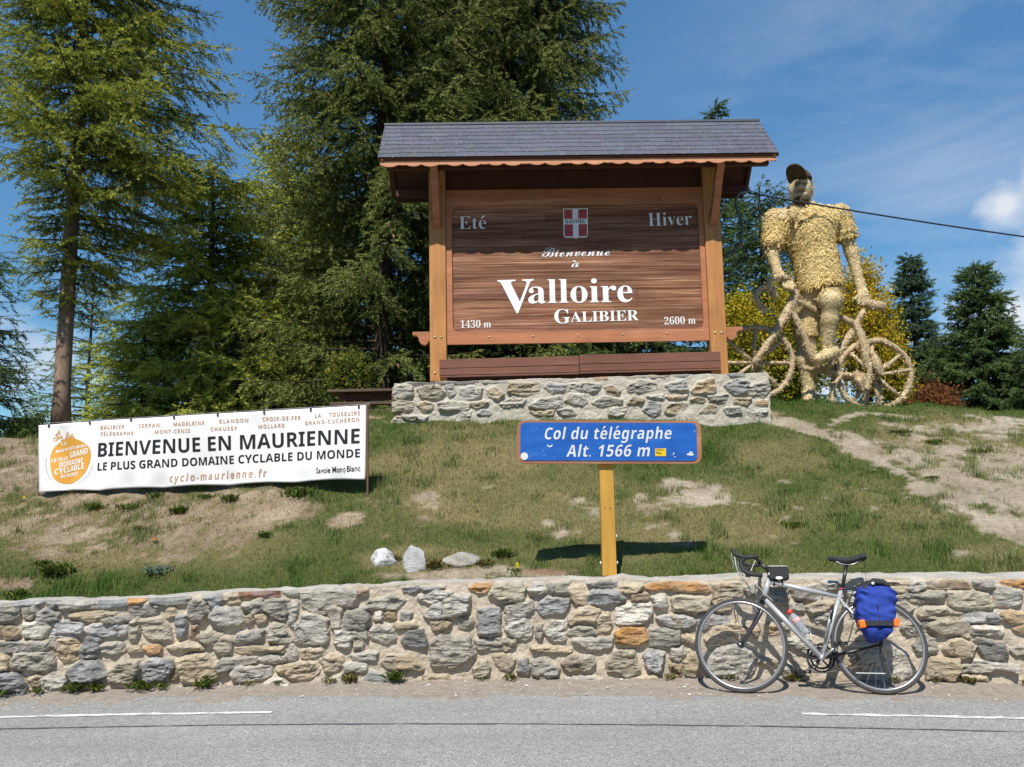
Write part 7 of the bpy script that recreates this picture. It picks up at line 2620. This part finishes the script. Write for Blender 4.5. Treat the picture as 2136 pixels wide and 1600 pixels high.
# the big spruces behind the sign
Y = 17.5
conifer('big dark spruce with long level limbs behind the left post of the sign', at_px(800, Y, 700), Y, 21.0, 0.4, lambda t: (2.7 if t < 0.5 else 2.7 * (1 - (t - 0.5) * 1.2)) + 0.2, 18, 'spruce', zb=2.4, r0=0.21, cols=SPRUCE, gap=0.46, nb=7, dens=1.15, zmax=z_px(-150, Y, 800),
        azf=lambda a, z: 1.0 - 0.10 * max(0, -math.cos(a)) + 0.10 * math.sin(z * 2.3 + a), cones=70, leaf=0.095, wid=0.013, droop=0.26, hang=0.75)
Y = 20.0
conifer('massive spruce hung with brown cones rising behind the sign roof', at_px(1060, Y, 600), Y, 24.0, 2.0, lambda t: 3.45 * (1 - 0.55 * t) + 0.1, 19, 'spruce', zb=2.3, r0=0.30, cols=SPRUCE, gap=0.40, nb=8, zmax=z_px(-150, Y, 1060), zmin=4.0, cones=95, leaf=0.105, wid=0.014, droop=0.34, hang=0.95)
Y = 24.0
conifer('dark spruce deep behind the left larches', at_px(690, Y, 700), Y, z_px(330, Y, 690) - 2.0, 0.3, lambda t: 2.6 * (1 - t) ** 0.55 + 0.25, 20, 'spruce', zb=1.9, r0=0.18, cols=DARK, gap=0.5, nb=7, leaf=0.12, wid=0.017)
Y = 19.0
conifer('dark spruce seen through the gap under the sign panel', at_px(1010, Y, 800), Y, 6.5, 0.1, lambda t: 2.6 * (1 - t) ** 0.6 + 0.2, 27, 'spruce', zb=2.3, r0=0.15, cols=DARK, gap=0.42, nb=8, leaf=0.11, wid=0.015, zmax=5.5)
conifer('dark spruce behind the right half of the sign, low in its gap', at_px(1330, Y, 800), Y, 6.5, 0.1, lambda t: 2.5 * (1 - t) ** 0.6 + 0.2, 28, 'spruce', zb=2.3, r0=0.15, cols=DARK, gap=0.42, nb=8, leaf=0.11, wid=0.015, zmax=5.5)
# right of the sign
Y = 22.0
conifer('dark pine between the sign and the straw man', at_px(1600, Y, 650), Y, z_px(372, Y, 1600) - 2.2, 0.3, lambda t: 1.9 * (1 - t) ** 0.5 + 0.15, 21, 'pine', zb=2.1, r0=0.15, cols=DARK, gap=0.42, nb=7, leaf=0.10, wid=0.014)
Y = 26.0
conifer('narrow spruce whose spire tops the right end of the sign roof', at_px(1510, Y, 650), Y, z_px(208, Y, 1503) - 1.8, 0.3, lambda t: 1.9 * (1 - t) ** 0.8 + 0.12, 22, 'spruce', zb=1.7, r0=0.18, cols=DARK, gap=0.5, nb=7, leaf=0.12, wid=0.016)
Y = 30.0
conifer('blue green pine with a spindly top right of the straw man', at_px(1908, Y, 700), Y, z_px(526, Y, 1905) - 1.2, 0.3, lambda t: 2.2 * (1 - t) ** 0.85 * (0.72 if 0.62 < t < 0.8 else 1.0) + 0.1, 23, 'pine', zb=1.1, r0=0.18, cols=BLUEP, gap=0.38, nb=9, dens=1.3, leaf=0.14, wid=0.018, droop=0.12, hang=0.25, rise=0.12)
Y = 27.0
conifer('dark pointed spruce at the right edge of the view', at_px(2045, Y, 700), Y, z_px(535, Y, 2035) - 1.3, 0.3, lambda t: 2.4 * (1 - t) ** 0.8 + 0.12, 24, 'spruce', zb=1.2, r0=0.18, cols=DARK, gap=0.34, nb=10, dens=1.3, leaf=0.13, wid=0.017, droop=0.28, hang=0.45)
Y = 24.0
conifer('low dark spruce right of the pointed spruce', at_px(2165, Y, 780), Y, z_px(690, Y, 2165) - 1.6, 0.2, lambda t: 1.3 * (1 - t) ** 0.6 + 0.1, 25, 'spruce', zb=1.5, r0=0.12, cols=DARK, gap=0.4, nb=8, leaf=0.12, wid=0.016)
conifer('low dark spruce filling in between the pine and the pointed spruce', at_px(1965, 28, 780), 28.0, z_px(700, 28, 1965) - 1.3, 0.2, lambda t: 1.5 * (1 - t) ** 0.6 + 0.1, 26, 'spruce', zb=1.2, r0=0.12, cols=DARK, gap=0.4, nb=8, leaf=0.13, wid=0.017)


def bush(label, name, px, Y, row0, row1, wpx, cols, seed, leaf=0.036, n=15000, cat='shrub', zb=None):
    rg = np.random.default_rng(seed)
    x = at_px(px, Y, row0)
    zb = z_px(row0, Y, px) if zb is None else zb
    h = z_px(row1, Y, px) - zb
    w = wpx * Y / FPX / 2
    t_ = empty(name, (x, Y, zb), label, cat)
    lim, cr_ = MB(), MB()
    cols = np.array(cols)
    O, N_, C = [], [], []
    for s_ in range(26):
        az, tilt = rg.uniform(0, 6.28), rg.uniform(0.05, 0.75) ** 1.0
        L = h * rg.uniform(0.55, 1.0)
        d = np.array([math.cos(az) * tilt * w / h * 1.6, math.sin(az) * tilt * w / h * 1.3, 1.0])
        d *= L / np.linalg.norm(d) if tilt < 0.5 else L * 0.85 / np.linalg.norm(d)
        q = smooth_path([(0, 0, 0), d * 0.4 + rg.normal(size=3) * 0.05, d * 0.75 + rg.normal(size=3) * 0.08, d], 3)
        lim.tube(q, np.linspace(0.018, 0.004, len(q)), 5, caps=False)
        k_ = n // 26
        f = rg.uniform(0.12, 1.03, k_) ** 0.8
        p = np.stack([np.interp(f, np.linspace(0, 1, len(q)), q[:, c_]) for c_ in range(3)], -1)
        p += rg.normal(size=(k_, 3)) * (0.10 + 0.16 * w) * (1.1 - 0.6 * f)[:, None]
        p[:, 2] = np.maximum(p[:, 2], 0.02)
        O.append(p)
        sh = rg.random()
        ci = np.clip(0.35 * sh + 0.5 * f + rg.normal(0, 0.18, k_), 0, 1) * (len(cols) - 1)
        a = ci.astype(int)
        b = np.minimum(a + 1, len(cols) - 1)
        C.append(cols[a] * (1 - ci + a)[:, None] + cols[b] * (ci - a)[:, None])
    O, C = np.concatenate(O), np.concatenate(C)
    m = len(O)
    d = rg.normal(size=(m, 3))
    d[:, 2] -= 0.3
    d /= np.linalg.norm(d, axis=1, keepdims=True)
    s2 = np.cross(d, rg.normal(size=(m, 3)))
    s2 /= np.linalg.norm(s2, axis=1, keepdims=True)
    L = leaf * rg.uniform(0.6, 1.3, (m, 1))
    V = np.stack([O - d * L, O + s2 * L * 0.45, O + d * L, O - s2 * L * 0.45], 1).reshape(-1, 3)
    cr_.add(V, np.arange(4 * m).reshape(-1, 4), np.repeat(C * rg.uniform(0.75, 1.2, (m, 1)), 4, 0))
    lim.build('stems', M_BARKD, t_, True)
    cr_.build('foliage', M_LEAF, t_)
    return t_


YEL = [(0.12, 0.145, 0.022), (0.28, 0.25, 0.026), (0.52, 0.38, 0.035), (0.66, 0.46, 0.045)]
YGR = [(0.09, 0.14, 0.022), (0.20, 0.24, 0.03), (0.46, 0.38, 0.035), (0.68, 0.48, 0.04)]
bush('yellow green bush between the sign post and the front of the straw bicycle', 'yellow_bush', 1560, 15.5, 850, 620, 150, YGR, 31)
bush('yellow green bush behind the legs of the straw man', 'yellow_bush', 1665, 15.2, 850, 560, 190, YGR, 32, n=24000)
bush('tall golden yellow bush behind the straw man and the rear wheel', 'yellow_bush', 1815, 16.5, 850, 540, 165, YEL, 33, n=26000)
bush('small golden bush behind the rear wheel of the straw bicycle', 'yellow_bush', 1868, 15.8, 850, 690, 90, YEL, 34, n=5000)
bush('low rust red bush beside the rear wheel of the straw bicycle', 'red_bush', 1950, 17.0, 872, 812, 150, [(0.10, 0.05, 0.025), (0.20, 0.08, 0.035), (0.30, 0.13, 0.05)], 35, n=7000, leaf=0.035)
bush('low green bush at the left edge beyond the bank', 'green_bush', 50, 20.0, 950, 862, 120, [(0.04, 0.07, 0.02), (0.08, 0.12, 0.035), (0.12, 0.16, 0.05)], 36, n=6000, leaf=0.05)
bush('small leafy elder bush between the larches and the spruce', 'green_bush', 725, 15.5, 850, 740, 110, [(0.05, 0.08, 0.02), (0.09, 0.13, 0.03), (0.3, 0.26, 0.03)], 37, n=5000)

# ------------------------------------------------------------------ turf, weeds, flowers
M_GRASS = m_leaf('grass_blades', 0.25)
rg = np.random.default_rng(77)
N = 470000
x = rg.uniform(-7.2, 8.6, N)
u = rg.random(N)
gs_ = 0.12 + 0.20 * np.clip((x - 0.2) / 1.6, 0, 1)
y = yb(x) + gs_ + (13.4 - yb(x) - gs_) * u ** 1.35
pz = terr(x, y)
Pn = np.stack([x, y, pz], -1)
px, py = project(Pn)
ok = (px > -150) & (px < 2290) & (y < 13.2)
ok &= ~((x > bxl - 0.02) & (x < bxr + 0.02) & (y > PY - 0.02) & (y < PY + BD))
Pn, px, py = Pn[ok], px[ok], py[ok]
cv = cover(Pn)
keep = rg.random(len(Pn)) < np.clip(1.03 - cv[:, 0] * 1.15 - cv[:, 2] * 0.8 + 0.8 * np.clip((fbm(Pn, 4.2, 3, 67) - 0.57) * 8, 0, 1), np.where(px < 900, 0.26, 0.06), 1)
Pn, cv, px, py = Pn[keep], cv[keep], px[keep], py[keep]
m = len(Pn)
tuf = fbm(Pn, 1.7, 4, 61)
tuf2 = fbm(Pn, 6.0, 3, 63)
hgt = rg.uniform(0.012, 0.036, m) * (0.55 + 1.0 * tuf2) * (0.8 + 0.5 * tuf)
clump = np.clip((fbm(Pn, 4.2, 3, 67) - 0.57) * 8, 0, 1)
hgt *= 1 + 1.9 * clump
hgt *= np.where(py < 1120, 1.15, 0.95)
az = rg.uniform(0, 6.28, m)
ln = rg.uniform(0.15, 0.85, m)
d = np.stack([np.cos(az) * ln, np.sin(az) * ln, np.ones(m)], -1)
d /= np.linalg.norm(d, axis=1, keepdims=True)
wv = np.stack([-np.sin(az), np.cos(az), np.zeros(m)], -1) * (rg.uniform(0.0016, 0.0032, m) * (0.6 + 0.07 * Pn[:, 1]))[:, None]
V = np.stack([Pn - wv - (0, 0, 0.004), Pn + wv - (0, 0, 0.004), Pn + d * hgt[:, None]], 1)
gA, gB, gD = np.array((0.070, 0.140, 0.026)), np.array((0.140, 0.215, 0.046)), np.array((0.42, 0.33, 0.175))
mixv = np.clip(tuf * 1.1 - 0.1 + rg.normal(0, 0.18, m), 0, 1)[:, None]
dryv = np.clip(np.maximum(cv[:, 1] * 0.9, cv[:, 0] * 0.75) + rg.normal(0, 0.20, m) + 0.02, 0, 1)[:, None]
C = (gA * (1 - mixv) + gB * mixv) * (1 - dryv) + gD * dryv
# brown withered growth on the poor soil of the left bank, green only in the clumps
brn = np.clip(cv[:, 0] * 1.6, 0, 1) * np.clip((880 - px) / 150, 0, 1) * (1 - clump)
brn = np.clip(brn * rg.uniform(0.4, 1.5, m), 0, 1)[:, None]
C = C * (1 - brn) + np.array((0.24, 0.155, 0.085)) * brn
C = C * (1 - 0.35 * clump[:, None] * np.array((1.0, 0.55, 0.8)))
C = C * rg.uniform(0.7, 1.25, (m, 1))
tag(MB().add(V.reshape(-1, 3), np.arange(3 * m).reshape(-1, 3), np.repeat(C, 3, 0)).build('grass', M_GRASS), kind='stuff')


def weed(label, name, p, r, h, n, cols, seed, group=None, cat='weed', flower=None, broad=0.3):
    rg = np.random.default_rng(seed)
    t_ = None
    O = np.array([0, 0, 0.0]) + np.c_[rg.normal(0, r * 0.35, (n, 2)), np.zeros(n)]
    az = rg.uniform(0, 6.28, n)
    out = rg.uniform(0.2, 1.1, n)
    d = np.stack([np.cos(az) * out, np.sin(az) * out, np.ones(n)], -1)
    d /= np.linalg.norm(d, axis=1, keepdims=True)
    L = h * rg.uniform(0.5, 1.15, n)
    w = np.stack([-np.sin(az), np.cos(az), np.zeros(n)], -1) * (L * broad * 0.5 * rg.uniform(0.5, 1.1, n))[:, None]
    mid = O + d * (L * 0.55)[:, None]
    tip = O + d * L[:, None]
    tip[:, 2] -= L * 0.25
    V = np.stack([O, mid + w, tip, mid - w], 1).reshape(-1, 3)
    c = np.array(cols)[rg.integers(0, len(cols), n)] * rg.uniform(0.7, 1.25, (n, 1))
    o = MB().add(V, np.arange(4 * n).reshape(-1, 4), np.repeat(c, 4, 0)).build(name, M_LEAF)
    o.location = tuple(p)
    tag(o, label, cat, group)
    if flower is not None:
        mb = MB()
        a = np.linspace(0, 2 * math.pi, 15)[:-1]
        for f_ in range(flower[1]):
            c0_ = np.array([rg.uniform(-r, r) * 0.4, rg.uniform(-r, r) * 0.3 - 0.01, h * rg.uniform(0.8, 1.3)])
            rr = 0.017 * np.where(np.arange(14) % 2, 0.75, 1.1)
            ring_ = c0_ + np.stack([np.cos(a) * rr, -0.35 * np.abs(np.sin(a)) * rr - 0.004, np.sin(a) * rr * 0.9], -1)
            mb.add(np.concatenate([ring_, (c0_ + (0, -0.012, 0))[None]]), np.array([(i_, (i_ + 1) % 14, 14) for i_ in range(14)]), flower[0])
        mb.build('flower_head', M_LEAF, o)
    return o


WG = [(0.06, 0.10, 0.02), (0.10, 0.15, 0.03), (0.15, 0.17, 0.04)]
WD = [(0.09, 0.11, 0.03), (0.16, 0.15, 0.05), (0.24, 0.19, 0.08)]
for k_, (px, w, h, n, c) in enumerate(((8, 0.10, 0.08, 60, WG), (85, 0.08, 0.06, 50, WG), (165, 0.07, 0.10, 60, WG), (205, 0.07, 0.09, 60, WG), (300, 0.11, 0.10, 90, WG), (345, 0.08, 0.06, 50, WG), (430, 0.10, 0.10, 80, WG), (520, 0.07, 0.05, 40, WD), (583, 0.05, 0.04, 30, WD),
                                        (690, 0.08, 0.05, 50, WD), (735, 0.07, 0.09, 60, WD), (824, 0.06, 0.12, 50, WG), (1005, 0.06, 0.04, 40, WD), (1068, 0.09, 0.06, 60, WD), (1395, 0.06, 0.06, 40, WD), (1520, 0.06, 0.06, 40, WD), (1648, 0.08, 0.09, 60, WD), (1860, 0.05, 0.05, 40, WD), (1945, 0.05, 0.05, 30, WD), (2015, 0.07, 0.08, 50, WD), (2132, 0.05, 0.05, 30, WD))):
    x_ = float(on_wall(px, 1425)[0])
    weed('small green and straw coloured weed tuft at the foot of the roadside wall', 'weed_tuft', (x_, float(yb(x_)) - 0.06, G0 + 0.025), w, h, n, c, 700 + k_, 'weeds along the foot of the wall')
for k_, (px, py, w, h, n, c, lab, fl) in enumerate((
        (120, 1200, 0.16, 0.15, 220, WG, 'broad leaved green plant near the left end of the wall top', None),
        (38, 1245, 0.12, 0.10, 120, WG, 'low leafy plant at the wall top by the left edge', None),
        (270, 1062, 0.16, 0.09, 160, WG, 'green tuft alone on bare soil under the banner', None),
        (325, 1040, 0.12, 0.10, 120, WG, 'dark green tuft right under the lower edge of the banner', None),
        (620, 1035, 0.18, 0.13, 220, WG, 'large dark grass tussock under the right end of the banner', None),
        (430, 1040, 0.12, 0.08, 110, WG, 'green tuft under the web address on the banner', None),
        (290, 1105, 0.13, 0.07, 100, WD, 'straw coloured tuft in the middle of the bare bank', None),
        (860, 880, 0.16, 0.12, 200, WG, 'bright green weed at the left foot of the stone plinth', None),
        (1515, 868, 0.05, 0.22, 60, WD, 'tall dry weed stalk against the right of the stone plinth', None),
        (1010, 1182, 0.10, 0.10, 120, WD, 'tuft of long grass right of the flat stone', None),
        (905, 1185, 0.08, 0.12, 120, WD, 'tuft of dry grass between upright rock and flat stone', None),
        (822, 1172, 0.06, 0.10, 90, WD, 'dry grass between the two white rocks', None),
        (1075, 1196, 0.07, 0.07, 60, WG, 'yellow dandelion in bare soil left of the blue sign post', ((0.80, 0.62, 0.02), 2)),
        (48, 1048, 0.05, 0.06, 30, WG, 'single yellow dandelion under the left corner of the banner', ((0.80, 0.58, 0.02), 1)),
        (325, 1135, 0.05, 0.05, 30, WG, 'small orange flower low on the bank below the banner', ((0.75, 0.28, 0.02), 1)),
        (1880, 905, 0.25, 0.08, 240, WG, 'low spread of bright grass beside the trodden path', None),
        (200, 1062, 0.12, 0.10, 130, WG, 'spiky green weed under the emblem end of the banner', None),
        (375, 1072, 0.09, 0.13, 110, WG, 'upright green weed below the middle of the banner', None),
        (480, 1045, 0.10, 0.11, 110, WG, 'dark leafy weed under the last letters of the web address', None),
        (90, 1180, 0.12, 0.08, 110, WG, 'flat green rosette above the left end of the wall', None),
        (330, 1195, 0.16, 0.09, 180, [(0.13, 0.19, 0.13), (0.18, 0.24, 0.17)], 'blue green leafy plant just above the wall left of the white rocks', None),
        (550, 1120, 0.10, 0.08, 100, WG, 'small green weed at the edge of the bare bank', None),
        (1050, 1160, 0.13, 0.10, 150, WG, 'dark green tuft right of the flat stone', None),
        (1950, 925, 0.14, 0.08, 130, WG, 'green tuft on the bare ground by the path top', None),
        (2040, 945, 0.15, 0.08, 140, WG, 'pale green plant on bare ground near the right edge', None),
        (1945, 1000, 0.12, 0.06, 100, WG, 'small green tuft in the middle of the trodden path', None),
        (1750, 1080, 0.14, 0.07, 130, WG, 'green tussock right of the grey bare patch', None),
        (1660, 1100, 0.16, 0.08, 160, WG, 'green tussock on the slope above the bicycle handlebar', None),
        (2020, 960, 0.20, 0.07, 160, WD, 'patchy dry tuft on the bare ground right of the path', None),
        (1010, 1000, 0.15, 0.05, 120, WD, 'straw coloured tuft above the blue sign shadow', None))):
    g = on_ground(px, py)
    weed(lab, 'wild_plant', g, w, h, n, c, 760 + k_, None, 'plant', fl, 0.16 if c is WD else 0.24)
